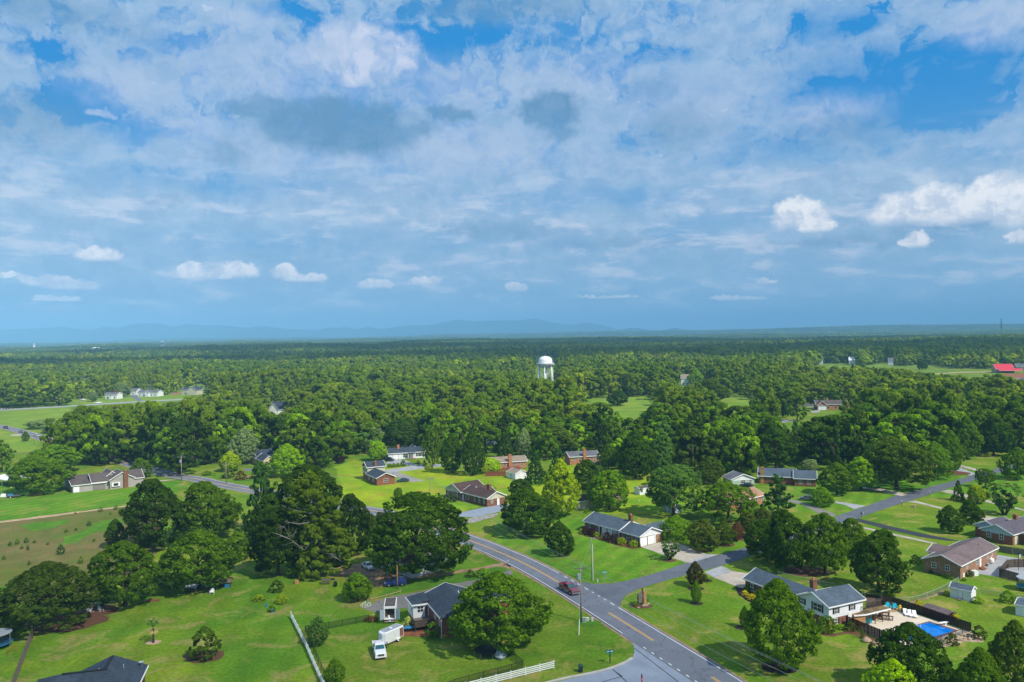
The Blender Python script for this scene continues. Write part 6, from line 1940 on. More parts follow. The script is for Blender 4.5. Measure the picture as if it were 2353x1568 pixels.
H.win('a0', 5, 1, 1.2, 1.2); H.done()

# ---- far buildings, small in the picture
def simple_house(name, label, k, x0, x1, yb, ze, rise, D=8, wall='white_siding', roof='roof_grey', cat='house', ridge='a', wins=3, gable=None, tilt=0):
    H = House(name, label, (k, x0, yb), (k, x1, yb + tilt), None, 0, cat, wall, roof, Wd=D, gable=gable)
    H.ze = ze
    H.block(0, H.L, 0, D, ze, rise, ridge=ridge)
    for i in range(wins): H.win('b0', H.L * (i + .7) / (wins + .4), .9, 1.2, 1.3, bars=False)
    return H


H = simple_house('white_cottage', 'small white cottage with porch gable, left of the two houses on the far road', 1, 938, 1047, 823, 4.4, 2.0, 9); H.block(H.L * .35, H.L * .62, -1.5, 4, 3.6, 1.6, ridge='b'); H.chimney(H.L * .4, 4, 1, 1, 8, 'brick_red'); H.done()
H = simple_house('white_ranch_house', 'long white house with grey roof and central porch on the far road', 1, 1228, 1412, 800, 4.2, 2.0, 10, wins=5); H.block(H.L * .38, H.L * .58, -2, 4, 4.0, 2.4, ridge='b'); H.done()
H = simple_house('white_garage', 'white garage left behind the long white house on the far road', 1, 1152, 1224, 786, 4.6, 2.0, 9, cat='garage', wins=1); H.done()
H = simple_house('cream_house', 'cream house with dark solar panels on its roof on the far road', 1, 1622, 1690, 782, 4.6, 2.4, 10, 'cream_siding', 'roof_dark', wins=1); H.block(-11, .5, -3, 8, 4.5, 3.6, ridge='b'); H.done()
H = simple_house('white_garage', 'small white garage beside the cream house on the far road', 1, 1822, 1852, 755, 4, 1.5, 6, cat='garage', wins=1); H.done()
H = simple_house('grey_house', 'grey house half behind trees above the long white house', 1, 1262, 1366, 752, 5.0, 2.2, 9, 'grey_siding', 'roof_taupe', wins=2); H.done()
H = simple_house('house_in_woods', 'left one of two white houses with dark roofs in the far left woods', 1, 362, 440, 682, 4.5, 4.0, 10, roof='roof_grey', wins=2); H.done()
H = simple_house('house_in_woods', 'right one of two white houses with dark roofs in the far left woods', 1, 660, 800, 686, 4.0, 5.0, 12, roof='roof_dark', wins=2); H.block(0, H.L * .35, -2, 8, 3.8, 4.5, ridge='b'); H.done()
H = simple_house('house_in_woods', 'grey roof showing beside the dark red tree', 1, 1250, 1415, 1112, 4.0, 3.8, 12, 'grey_siding', 'roof_grey', wins=2); H.done()
H = simple_house('house_in_woods', 'dark roofed house with bright white gable in the middle left woods', 2, 170, 345, 955, 3.2, 5.2, 11, 'white_siding', 'roof_dark', wins=0); H.block(H.L * .42, H.L * .92, -3, 7, 3.0, 5.0, ridge='b'); H.done()
H = simple_house('house_in_woods', 'tiny pale roof deep in the woods right of the cream house', 2, 332, 392, 708, 4, 3, 8, wins=1); H.done()
H = simple_house('white_building', 'white building half hidden by the tall bright tree behind the meadow', 3, 1620, 1700, 700, 7, 4, 12, roof='roof_tan', wins=2, cat='building'); H.done()
H = simple_house('brick_house', 'low brick house with grey roof and pale blue garage gable on the far right', 4, 488, 782, 918, 3.6, 2.6, 10, 'brick_orange', 'roof_taupe', wins=4); H.block(H.L * .68, H.L, -3.5, 7, 3.3, 3.0, ridge='b'); H.solid('garage_front', H.L * .70, H.L * .97, -3.2, -3.05, 0, 3.2, 'bluegrey_siding'); H.door('b0', H.L * .84, 5.0, 2.3, 'white_paint', at=-3.2, name='garage_door', panels=2, handle=False); H.chimney(H.L * .6, 5, 1, 1, 7.4, 'wood_tan'); H.done()
H = House('carport', 'open carport shelter with taupe roof beside the low brick house', (4, 335, 932), (4, 468, 935), None, 0, 'carport', 'wood_brown', 'roof_taupe', Wd=9)
H.ze = 3.2; H.block(0, H.L, 0, 9, 3.2, 2.0, wall=False, hip=(4, 4))
for a in (.3, H.L - .3):
    for b in (.3, 8.7): H.post(a, b, 3.2, .15, 'wood_brown')
H.done()
H = simple_house('brick_house', 'corner of an orange roofed brick house behind dark trees near the carport shelter', 4, 262, 298, 930, 3.4, 2.4, 8, 'brick_orange', 'roof_orange', wins=1); H.done()
H = simple_house('house_in_woods', 'grey brown roof between tree crowns near the side road', 4, 1385, 1540, 1262, 4.2, 4.2, 10, 'brick_brown', 'roof_taupe', wins=1); H.done()
H = simple_house('red_barn', 'low barn with bright red roof in the far right field', 4, 2100, 2270, 588, 4.5, 5.5, 22, 'stone', 'roof_red', cat='barn', wins=2); H.block(-6, H.L * .9, -8, 2, 3.0, 2.4, wall=False, gable=False); H.done()
H = simple_house('barn', 'grey roofed farm building right behind the red roofed barn', 4, 2285, 2400, 572, 5, 4, 14, 'stone', 'roof_grey', cat='barn', wins=1); H.done()
H = simple_house('white_barn', 'white barn with pale roof at the edge of the far field', 4, 782, 844, 518, 7, 5, 14, 'white_siding', 'white_siding', cat='barn', wins=1); H.done()
H = simple_house('far_house', 'first white farmhouse in the trees above the far field', 4, 518, 550, 514, 7, 5, 12, wins=1); H.done()
H = simple_house('far_house', 'second white house, with pale roof, between trees of the far field', 4, 1136, 1182, 522, 6, 5, 12, wins=1); H.done()
H = simple_house('far_house', 'third house, highest up in the trees over the far field', 4, 1190, 1225, 468, 8, 6, 14, wins=1); H.done()
H = simple_house('far_house', 'small pale house among the trees of the far hill, farthest to the east', 4, 2116, 2148, 314, 12, 8, 25, wins=1); H.done()
H = simple_house('far_building', 'long white far building on the wooded plain above the lone field tree', 4, 1068, 1092, 282, 12, 5, 25, roof='white_siding', wins=1, cat='building'); H.done()
H = House('carport', 'white roofed open shed at the left edge beside the broad tree', (5, -60, 22), (5, 78, 48), None, 2.6, 'carport', 'wood_brown', 'white_siding', Wd=8)
H.block(0, H.L, 0, 8, 2.6, .7, wall=False)
for a in (.3, H.L * .5, H.L - .3): H.post(a, .3, 2.6, .1)
H.solid('back_wall', .3, H.L - .3, 6.5, 6.7, 0, 2.5, 'brick_brown'); H.done()
for i, (k, x0, x1, y, ze, lab) in enumerate(((1, 380, 450, 414, 12, 'leftmost white row of buildings in the far town'), (1, 465, 505, 416, 12, 'pale building next to the leftmost white row of the far town'),
        (1, 690, 745, 430, 12, 'low white building in the middle of the far town'), (1, 772, 805, 418, 13, 'small white block of the far town below the water tower view'), (1, 820, 858, 412, 22, 'tallest pale block of the far town'),
        (1, 938, 985, 412, 16, 'flat white hall of the far town with cream roof'), (1, 1000, 1085, 412, 9, 'long thin white building at the end of the far town'), (3, 1150, 1178, 296, 12, 'tiny white building far beyond the meadow woods'),
        (2, 2155, 2195, 330, 12, 'tiny white farm far beyond the middle woods'), (4, 440, 495, 243, 14, 'tiny white sheds on the far plain to the east'), (2, 1528, 1544, 236, 25, 'tiny white building on the far ridge below the mountains'))):
    H = simple_house('far_building', lab, k, x0, x1, y, ze, 4, 25, wall='white_siding', roof='roof_tan' if i % 2 else 'white_siding', cat='building', wins=0)
    for o_ in list(H.root.children): pass
    H.done()


def church():
    p = G(1, 300, 392)
    e = empty('church', p, .2, 'tiny white church with tall pointed steeple in the far left town', 'church')
    MB().box(-30, 0, -8, 8, 0, 14).build('wall', M['white_siding'], e)
    m = MB(); m.box(-1, 9, -5, 5, 0, 24); m.loft([[(-.5, -4.5, 24), (8.5, -4.5, 24), (8.5, 4.5, 24), (-.5, 4.5, 24)], [(3.8, -.2, 48), (4.2, -.2, 48), (4.2, .2, 48), (3.8, .2, 48)]])
    m.build('steeple', M['white_paint'], e)
    m = MB(); m.add([(-31, -9, 14), (0, -9, 14), (0, 9, 14), (-31, 9, 14), (-31, 0, 20), (0, 0, 20)], [(0, 1, 5, 4), (2, 3, 4, 5), (0, 4, 3), (1, 2, 5)]); m.build('roof', M['roof_taupe'], e)


church()


def water_tower(name, label, base, k, small=False):
    """bowl shaped tank on legs with centre pipe; k scales a 33 m tower"""
    e = empty(name, base, .35, label, 'water tower')
    wt = M['tower_white']
    t = MB(); prof = [(0.3, 22.6), (3.2, 22.8), (5.5, 24.0), (6.3, 25.6), (6.5, 27.2), (6.5, 29.4), (6.2, 31.2), (5.3, 32.6), (3.4, 33.7), (1.3, 34.1), (0.1, 34.2)]
    t.lathe([(r * k, z * k) for r, z in prof], n=36); t.build('tank', wt, e, True)
    t = MB(); t.cyl((0, 0, 0), (0, 0, 23 * k), 1.15 * k, n=16); t.build('riser_pipe', wt, e, True)
    n = 6
    for i in range(n):
        a = 2 * math.pi * i / n; a2 = 2 * math.pi * (i + 1) / n
        t = MB(); t.cyl((8.3 * k * math.cos(a), 8.3 * k * math.sin(a), 0), (6.5 * k * math.cos(a), 6.5 * k * math.sin(a), 26.5 * k), .42 * k, n=10); t.build('leg', wt, e, True)
        if not small:
            t = MB()
            for z0, z1 in ((0.5, 12), (12, 23.5)):
                for (p, q) in ((a, a2), (a2, a)):
                    r0 = 8.3 - 1.3 * z0 / 26.5; r1 = 8.3 - 1.3 * z1 / 26.5
                    t.cyl((r0 * k * math.cos(p), r0 * k * math.sin(p), z0 * k), (r1 * k * math.cos(q), r1 * k * math.sin(q), z1 * k), .11 * k, n=5)
            r0 = 8.3 - 1.3 * 12 / 26.5
            t.cyl((r0 * k * math.cos(a), r0 * k * math.sin(a), 12 * k), (r0 * k * math.cos(a2), r0 * k * math.sin(a2), 12 * k), .16 * k, n=5)
            t.build('brace', wt, e)
    t = MB(); t.lathe([(6.5 * k, 26.2 * k), (8.5 * k, 26.2 * k), (8.5 * k, 26.4 * k), (6.5 * k, 26.4 * k)], n=36)
    for i in range(24):
        a = 2 * math.pi * i / 24; t.cyl((8.4 * k * math.cos(a), 8.4 * k * math.sin(a), 26.4 * k), (8.4 * k * math.cos(a), 8.4 * k * math.sin(a), 27.5 * k), .06 * k, n=4)
    for z in (27.0, 27.5): t.lathe([(8.36 * k, z * k), (8.44 * k, z * k), (8.44 * k, (z + .1) * k), (8.36 * k, (z + .1) * k)], n=24)
    t.build('balcony', wt, e)
    t = MB(); t.cyl((0, 0, 34.1 * k), (0, 0, 35.2 * k), .25 * k, n=8); t.cyl((0, 0, 35.2 * k), (0, 0, 37.6 * k), .06 * k, n=5); t.build('antenna', M['galv'], e)


mm('tower_white', (0.80, 0.80, 0.80), 0.45, 0.03, 0.2)
d = ray(*px(3, 408, 560)); Dt = 735.0
water_tower('water_tower', 'white bowl shaped water tower on legs above the middle woods', (d[0] / d[1] * Dt, Dt, 0), .985)
d = ray(*px(1, 1452, 340)); Dt = 4300.0
water_tower('water_tower', 'tiny white water tower on the far horizon to the left', (d[0] / d[1] * Dt, Dt, 0), 1.35, True)
d = ray(*px(4, 2149, 240)); Dt = 3300.0
e = empty('cell_tower', (d[0] / d[1] * Dt, Dt, 0), 0, 'slender dark mast disguised as a pine on the far right plain', 'mast')
MB().cyl((0, 0, 0), (0, 0, 84), 1.0, .5, 8).build('mast', M['wood_brown'], e)
m = MB()
for i in range(40):
    z = 45 + i; t = i * 2.4; L_ = 5.5 * (1 - (z - 45) / 60)
    m.cyl((0, 0, z), (L_ * math.cos(t), L_ * math.sin(t), z + 1), .9, .4, 4)
m.build('branches', M['bin_green'], e)

# ------------------------------------------------------------------ vehicles
def wheels(root, xs, hw, r=.38, w=.26):
    for x in xs:
        for sg in (-1, 1):
            o = MB().cyl((x, sg * (hw - w), r), (x, sg * hw, r), r, r, 16).build('wheel', M['rubber'], root)
            MB().cyl((x, sg * (hw - .02), r), (x, sg * (hw + .012), r), r * .58, r * .5, 12).build('rim', M['chrome'], o)


def lights(root, xf, xr, y, zf, zr, big=1):
    for sg in (-1, 1):
        MB().box(xf - .06, xf + .03, sg * y - .17 * big, sg * y + .17 * big, zf - .11, zf + .11).build('headlight', M['lamp'], root)
        MB().box(xr - .03, xr + .05, sg * (y + .08) - .07, sg * (y + .08) + .07, zr - .16, zr + .16).build('tail_light', M['sign_red'], root)


def mirror(root, x, y, z, mat):
    for sg in (-1, 1):
        MB().box(x - .08, x + .08, sg * y - (.0 if sg < 0 else 0), sg * (y + .24), z - .1, z + .12).build('side_mirror', M[mat], root)


def rsec(x, hw, z0, z1, c=.12, tw=1.0):
    """rounded rectangular section across the car at x"""
    t = hw * tw
    return [(x, -hw + c * .3, z0), (x, hw - c * .3, z0), (x, hw, z0 + c), (x, hw, (z0 + z1) / 2), (x, t, z1 - c), (x, t - c, z1), (x, -t + c, z1), (x, -t, z1 - c), (x, -hw, (z0 + z1) / 2), (x, -hw, z0 + c)]


def pickup(name, label, rear, front, paint, glass='glass', L=5.7, steps=False, bed_items=False, k=1.0, dark_trim=False):
    d = (front - rear); d.z = 0
    c = (front + rear) / 2
    e = empty(name, (c.x, c.y, Z_ * 7), math.atan2(d.y, d.x), label, 'pickup truck')
    e.scale = (k, k, k)
    hw = 1.0
    P_ = M[paint]
    m = MB()      # body: hood, doors, bed sides
    xs = [(2.85, .92, .55, .98), (2.78, .97, .42, 1.10), (2.3, 1.0, .40, 1.17), (1.35, 1.0, .40, 1.24), (1.2, 1.0, .38, 1.25), (-.95, 1.0, .38, 1.25), (-1.0, 1.0, .38, 1.28)]
    m.loft([rsec(x, w, z0, z1, .1, .95) for x, w, z0, z1 in xs])
    m.build('body', P_, e)
    b = MB()
    b.box(-2.85, -1.0, -1.0, -.88, .42, 1.32); b.box(-2.85, -1.0, .88, 1.0, .42, 1.32); b.box(-2.87, -2.77, -.99, .99, .42, 1.32); b.box(-2.85, -1.0, -.9, .9, .42, .74)
    bo = b.build('bed', P_, e)
    MB().box(-2.76, -1.02, -.87, .87, .745, .77).build('bed_liner', M['black'], bo)
    b.v = []
    cab = MB()
    cab.loft([[(x, -w, z), (x, w, z)] + [(x2, w2, z2) for x2, w2, z2 in ((x, w, z),)] for x, w, z in ()] or [[(1.25, -.95, 1.2), (1.25, .95, 1.2), (-1.0, .95, 1.2), (-1.0, -.95, 1.2)], [(.55, -.78, 1.78), (.55, .78, 1.78), (-.85, .78, 1.78), (-.85, -.78, 1.78)], [(.35, -.66, 1.86), (.35, .66, 1.86), (-.7, .66, 1.86), (-.7, -.66, 1.86)]])
    cab.build('cab', P_, e)
    def strip_q(p0, p1, p2, p3, nm, mat):
        g = MB(); g.quad(p0, p1, p2, p3); return g.build(nm, M[mat], e)
    strip_q((1.215, -.84, 1.27), (1.215, .84, 1.27), (.60, .70, 1.765), (.60, -.70, 1.765), 'windshield', glass)
    strip_q((-1.01, -.8, 1.3), (-1.01, .8, 1.3), (-.885, .66, 1.72), (-.885, -.66, 1.72), 'rear_window', 'glass')
    for sg in (-1, 1):
        y0, y1 = sg * .955, sg * .815
        strip_q((1.0, y0 * .992, 1.28), (.12, y0 * .992, 1.28), (.12, y1, 1.70), (.52, y1, 1.70), 'side_window', 'glass')
        strip_q((.02, y0 * .992, 1.28), (-.85, y0 * .992, 1.28), (-.76, y1, 1.70), (.02, y1, 1.70), 'side_window', 'glass')
        MB().box(-.03, 0, sg * 1.0 - .006, sg * 1.0 + .006, .5, 1.2).build('door_gap', M['black'], e)
    MB().box(2.72, 2.92, -.98, .98, .42, .62).build('bumper', M['chrome' if not dark_trim else paint], e)
    MB().box(-3.0, -2.87, -.95, .95, .5, .68).build('rear_bumper', M['chrome'], e)
    g = MB().box(2.84, 2.90, -.55, .55, .68, 1.02).build('grille', M['chrome'], e)
    gg = MB()
    for i in range(3): gg.box(2.90, 2.915, -.48, .48, .72 + i * .1, .78 + i * .1)
    gg.build('grille_slat', M['black'], g)
    lights(e, 2.80, -2.88, .76, .88, 1.0)
    mirror(e, .95, 1.0, 1.28, 'black')
    wheels(e, (1.85, -1.85), 1.01, .41, .28)
    for sg in (-1, 1):
        for x in (1.85, -1.85):
            a = MB(); n = 10
            pts = [(x + .50 * math.cos(t), .41 + .50 * math.sin(t)) for t in [math.pi * i / n for i in range(n + 1)]]
            a.add([(p, sg * 1.003, q) for p, q in pts] + [(x, sg * 1.003, .3)], [tuple(range(n + 2))]); a.build('wheel_arch', M['black'], e)
    if steps:
        for sg in (-1, 1): MB().cyl((1.1, sg * 1.04, .38), (-.9, sg * 1.04, .38), .05, .05, 6).build('side_step', M['chrome'], e)
    if bed_items:
        MB().box(-2.4, -1.5, -.5, -.3, .78, 1.3).build('bed_board', M['wood_tan'], bo)
    return e


def car(name, label, rear, front, paint, kind='sedan', cat='car', k=1.0, glass='glass'):
    d = (front - rear); d.z = 0
    c = (front + rear) / 2
    e = empty(name, (c.x, c.y, Z_ * 7), math.atan2(d.y, d.x), label, cat)
    e.scale = (k, k, k)
    P_ = M[paint]; m = MB()
    if kind == 'sedan':
        m.loft([rsec(x, w, z0, z1, .12, .93) for x, w, z0, z1 in ((2.35, .72, .35, .62), (2.2, .86, .25, .76), (1.6, .9, .22, .86), (.9, .9, .22, .94), (-1.3, .9, .22, .98), (-2.1, .88, .26, .96), (-2.35, .78, .38, .85))])
        rings = [[(1.05, -.82, .9), (1.05, .82, .9), (-1.75, .82, .93), (-1.75, -.82, .93)], [(.25, -.62, 1.36), (.25, .62, 1.36), (-.95, .62, 1.38), (-.95, -.62, 1.38)], [(.1, -.5, 1.42), (.1, .5, 1.42), (-.8, .5, 1.43), (-.8, -.5, 1.43)]]
        ws = ((1.0, .27, .945, 1.355), (-1.73, -1.0, .955, 1.36)); sw = ((.82, -.32, .22, -.3), (-.4, -1.42, -.38, -.92)); zt = 1.33; zl = .97; wx = (1.45, -1.4); zh = .66; xe = (2.3, -2.3)
    else:
        h = 1.72
        m.loft([rsec(x, w, z0, z1, .12, .95) for x, w, z0, z1 in ((2.3, .78, .4, .8), (2.2, .88, .32, .98), (1.5, .92, .3, 1.08), (1.1, .92, .3, 1.12), (-2.1, .92, .3, 1.12), (-2.3, .86, .38, 1.05))])
        rings = [[(1.25, -.86, 1.05), (1.25, .86, 1.05), (-2.26, .86, 1.05), (-2.26, -.86, 1.05)], [(.6, -.70, h - .08), (.6, .70, h - .08), (-2.0, .72, h - .08), (-2.0, -.72, h - .08)], [(.4, -.6, h), (.4, .6, h), (-1.85, .62, h), (-1.85, -.62, h)]]
        ws = ((1.22, .63, 1.12, h - .1), (-2.27, -2.03, 1.14, h - .12)); sw = ((1.0, .1, .62, .1), (.0, -.9, .0, -.85), (-1.0, -2.0, -.95, -1.85)); zt = h - .13; zl = 1.13; wx = (1.42, -1.4); zh = .86; xe = (2.27, -2.3)
    m.build('body', P_, e)
    MB().loft(rings).build('cabin', P_, e)
    yb = abs(rings[0][0][1]); yt = abs(rings[1][0][1]); za, zb = rings[0][0][2], rings[1][0][2]
    def yy(z): return yb + (yt - yb) * (z - za) / (zb - za) + .008
    (a0, a1, z0, z1), (r0, r1, z2, z3) = ws
    g = MB(); g.quad((a0 + .01, -yy(z0) + .1, z0), (a0 + .01, yy(z0) - .1, z0), (a1 + .02, yy(z1) - .08, z1), (a1 + .02, -yy(z1) + .08, z1)); g.build('windshield', M[glass], e)
    g = MB(); g.quad((r0 - .01, -yy(z2) + .1, z2), (r0 - .01, yy(z2) - .1, z2), (r1 - .01, yy(z3) - .08, z3), (r1 - .01, -yy(z3) + .08, z3)); g.build('rear_window', M['glass'], e)
    for sg in (-1, 1):
        for (x0, x1, x2, x3) in sw:
            g = MB(); g.quad((x0, sg * yy(zl), zl), (x1, sg * yy(zl), zl), (x3, sg * yy(zt), zt), (x2, sg * yy(zt), zt)); g.build('side_window', M['glass'], e)
    lights(e, xe[0], xe[1], .62, zh, zh + .08, .9)
    mirror(e, .75, .86, zl + .02, paint)
    wheels(e, wx, .92, .34 if kind == 'sedan' else .38, .24)
    for sg in (-1, 1):
        for x in wx:
            n = 10; r_ = .42 if kind == 'sedan' else .47; a = MB()
            a.add([(x + r_ * math.cos(math.pi * i / n), sg * .925, .34 + r_ * math.sin(math.pi * i / n)) for i in range(n + 1)] + [(x, sg * .925, .22)], [tuple(range(n + 2))]); a.build('wheel_arch', M['black'], e)
    return e


g7 = lambda x, y: G(7, x, y)
pickup('pickup_truck', 'dark red crew cab pickup driving on the main road', G(7, 480, 860), G(7, 572, 912), 'car_red', 'glass_teal', steps=True)
pickup('pickup_truck', 'white pickup with black bed parked on the grass before the white trailer', G(6, 968, 1318), G(6, 988, 1392), 'car_white', 'glass_teal', bed_items=True, dark_trim=True)
car('parked_car', 'white sedan parked on the dirt yard below the large oak', G(6, 868, 694), G(6, 915, 722), 'car_white')
car('parked_car', 'bright blue sport utility car beside the wooden utility pole', G(6, 1160, 835), G(6, 1042, 842), 'car_blue', 'suv', k=1.02)
car('parked_car', 'dark teal sedan parked at the end of the gravel drive', G(6, 1190, 52), G(6, 1122, 55), 'car_teal')
car('parked_car', 'grey hatchback parked on the drive beside the round tree', G(8, 388, 198), G(8, 300, 190), 'car_grey', 'suv', k=.95)
pickup('pickup_truck', 'black pickup parked before the bay window of the grey sided house', G(5, 880, 92), G(5, 790, 96), 'car_black')
car('parked_car', 'dark car half hidden behind the black pickup', G(5, 830, 82), G(5, 765, 88), 'car_black', 'suv')
car('parked_car', 'black car on the curved driveway of the long white house', G(2, 1225, 1378), G(2, 1265, 1380), 'car_black', 'suv', k=1.05)
car('parked_car', 'white sport utility car under the carport of the yellow gabled house', G(2, 170, 1392), G(2, 164, 1410), 'car_white', 'suv')
car('parked_car', 'silver car beside the drive before the carport', G(2, 222, 1422), G(2, 180, 1432), 'car_silver')
pickup('pickup_truck', 'white pickup truck nearest the pale house with other cars', G(7, 1780, 76), G(7, 1722, 74), 'car_white')
car('parked_car', 'dark blue car between the white pickup and the flowering bush', G(7, 1800, 56), G(7, 1850, 62), 'car_blue', 'suv')
car('parked_car', 'black car in front of the flowering white bush', G(7, 1892, 92), G(7, 1838, 88), 'car_black')
car('moving_car', 'black car farthest along the distant stretch of the main road', G(1, 38, 1086), G(1, 66, 1090), 'car_black', 'suv')
car('moving_car', 'dark grey car, middle one of three on the distant stretch of the main road', G(1, 202, 1128), G(1, 170, 1120), 'car_grey')
car('moving_car', 'silver car, nearest of three on the distant stretch of the main road', G(1, 342, 1160), G(1, 312, 1156), 'car_silver', 'suv')
car('moving_car', 'white car on the highway beside the far field', G(1, 18, 916), G(1, 62, 914), 'car_white')
pickup('pickup_truck', 'white pickup, left one of two trucks by the bluish pale tree', G(1, 722, 838), G(1, 770, 832), 'car_white')
pickup('pickup_truck', 'white pickup, right one of two trucks, on the highway shoulder', G(1, 905, 862), G(1, 855, 864), 'car_white')


def box_truck():
    a, b = G(6, 1002, 1124), G(6, 1115, 1118)
    c0 = (a + b) / 2
    d = Vector((b.y - a.y, -(b.x - a.x), 0)).normalized()     # points towards the viewer (the rear end)
    e = empty('box_truck', (c0.x, c0.y, 0), math.atan2(-d.y, -d.x), 'white box truck with both rear doors open beside the wooden deck', 'truck')
    L_, hw, h = 5.2, 1.15, 3.1
    m = MB(); t = .06
    m.box(0, L_, -hw, -hw + t, .75, h); m.box(0, L_, hw - t, hw, .75, h); m.box(L_ - t, L_, -hw, hw, .75, h); m.box(0, L_, -hw, hw, h, h + .08); m.box(0, L_, -hw, hw, .68, .75)
    m.box(-.02, .06, -hw, hw, h - .32, h + .05); m.box(-.02, .06, -hw, -hw + .22, .75, h - .3); m.box(-.02, .06, hw - .22, hw, .75, h - .3)
    m.build('cargo_box', M['white_paint'], e)
    MB().box(.15, L_ - .15, -hw + .15, hw - .15, h + .085, h + .11).build('roof_panel', M['roof_taupe'], e)
    for sg in (-1, 1):
        g = MB(); a0 = math.radians(28); w = hw - .25
        x1 = -w * math.sin(a0) - .1; y0 = sg * (hw - .1); y1 = sg * (hw - .1 + w * math.cos(a0))
        g.add([(0, y0, .78), (x1, y1, .78), (x1, y1, h - .35), (0, y0, h - .35), (.05, y0 + sg * .05, .78), (x1 + .05, y1 + sg * .05, .78), (x1 + .05, y1 + sg * .05, h - .35), (.05, y0 + sg * .05, h - .35)],
              [(0, 1, 2, 3), (7, 6, 5, 4), (0, 4, 5, 1), (1, 5, 6, 2), (2, 6, 7, 3), (3, 7, 4, 0)])
        g.build('rear_door', M['bluegrey'], e)
        MB().box(-.3, -.24, sg * .95 - .14, sg * .95 + .14, .42, .58).build('tail_light', M['sign_red'], e)
    MB().box(-.3, .1, -1.1, 1.1, .34, .42).build('rear_bumper', M['galv'], e)
    MB().box(L_, L_ + 1.6, -.95, .95, .5, 2.0).build('cab', M['white_paint'], e)
    MB().box(-.35, -.3, -.2, .2, .42, .6).build('number_plate', M['white_paint'], e)
    g = MB()
    for x, y, z, s in ((1, -.8, .75, .5), (1.6, .8, .75, .6), (2.4, -.8, 1.5, .4), (3, .7, 1.6, .4), (.8, .85, 1.7, .3)): g.box(x, x + s, y - s / 2, y + s / 2, z, z + s)
    g.build('cargo', M['wood_tan'], e)
    MB().cyl((.7, .25, .75), (.7, .25, 1.25), .2, .2, 12).build('bucket', M['white_paint'], e)
    wheels(e, (1.1, L_ + .9), 1.05, .4, .3)


box_truck()


def trailer():
    a, b = G(6, 1032, 1300), G(6, 1132, 1255)
    d = (b - a).normalized()
    e = empty('cargo_trailer', (a.x, a.y, 0), math.atan2(d.y, d.x), 'white enclosed trailer with brown side door behind the white pickup', 'trailer')
    L_ = 4.3; w = 2.0
    m = MB()
    m.loft([[(x, y0, .45), (x, y1, .45), (x, y1, z - .15), (x, y1 - .12, z), (x, y0 + .12, z), (x, y0, z - .15)] for x, y0, y1, z in ((-.45, .6, 1.4, 2.3), (-.1, .12, 1.88, 2.42), (.15, 0, 2.0, 2.48), (L_, 0, 2.0, 2.48))])
    m.build('box', M['white_siding'], e)
    MB().box(.1, L_ - .15, .22, w - .22, 2.485, 2.505).build('roof_panel', M['galv'], e)
    MB().box(1.8, 2.3, .8, 1.2, 2.5, 2.6).build('roof_vent', M['white_paint'], e)
    MB().box(L_ - .95, L_ - .12, -.03, .02, .85, 2.25).build('side_door', M['brick_red'], e)
    MB().box(L_ - .95, L_ + .02, -.035, .0, .45, .8).build('kick_plate', M['stone'], e)
    MB().box(-.1, .35, -.03, .0, .45, .85).build('corner_plate', M['galv'], e)
    MB().add([(2.3, -.2, .68), (3.3, -.2, .68), (3.3, .02, .72), (2.3, .02, .72), (2.3, -.2, .5), (3.3, -.2, .5)], [(0, 1, 2, 3), (0, 1, 5, 4)]).build('fender', M['white_paint'], e)
    for y in (-.18, 2.0):
        o = MB().cyl((2.8, y, .34), (2.8, y + .18, .34), .34, .34, 16).build('wheel', M['rubber'], e)
        MB().cyl((2.8, y - .015, .34), (2.8, y + .19, .34), .2, .2, 10).build('rim', M['white_paint'], o)
    MB().cyl((-.4, 1, .45), (-1.4, 1, .45), .05, .05, 6).build('tow_bar', M['galv'], e)


trailer()

# ------------------------------------------------------------------ poles and wires
def pole(label, k, x, yb, yt, arm=None, transformer=False, mat='wood_pole', r=.15, insul=3, name='utility_pole', armz=.5):
    p = G(k, x, yb); u, v = px(k, x, yb); u2, v2 = px(k, x, yt)
    h = (v - v2) * p.y / FPX
    e = empty(name, p, arm if arm is not None else 0, label, 'utility pole')
    MB().cyl((0, 0, 0), (0, 0, h), r, r * .72, 9).build('post', M[mat], e, True)
    tips = []
    if arm is not None:
        c = MB().box(-1.25, 1.25, -.07, .07, h - armz - .08, h - armz + .08).build('crossarm', M['wood_grey'], e)
        b = MB()
        for sg in (-1, 1): b.cyl((sg * .65, .08, h - armz), (0, .12, h - armz - .65), .025, n=5)
        b.build('arm_brace', M['galv'], e)
        for q in ((-1.15, h - armz + .1), (1.15, h - armz + .1), (0, h)):
            MB().cyl((q[0], 0, q[1]), (q[0], 0, q[1] + .28), .07, .05, 8).build('insulator', M['bluegrey'], e)
            tips.append(p + Vector((q[0] * math.cos(arm), q[0] * math.sin(arm), q[1] + .28)))
    else:
        tips = [p + Vector((0, 0, h))] * 3
    if transformer:
        m = MB(); m.cyl((-.42, 0, h - 2.6), (-.42, 0, h - 1.6), .27, .27, 12); m.cyl((-.42, 0, h - 1.6), (-.42, 0, h - 1.45), .2, .08, 10)
        m.build('transformer', M['bluegrey'], e)
    return e, tips, p, h


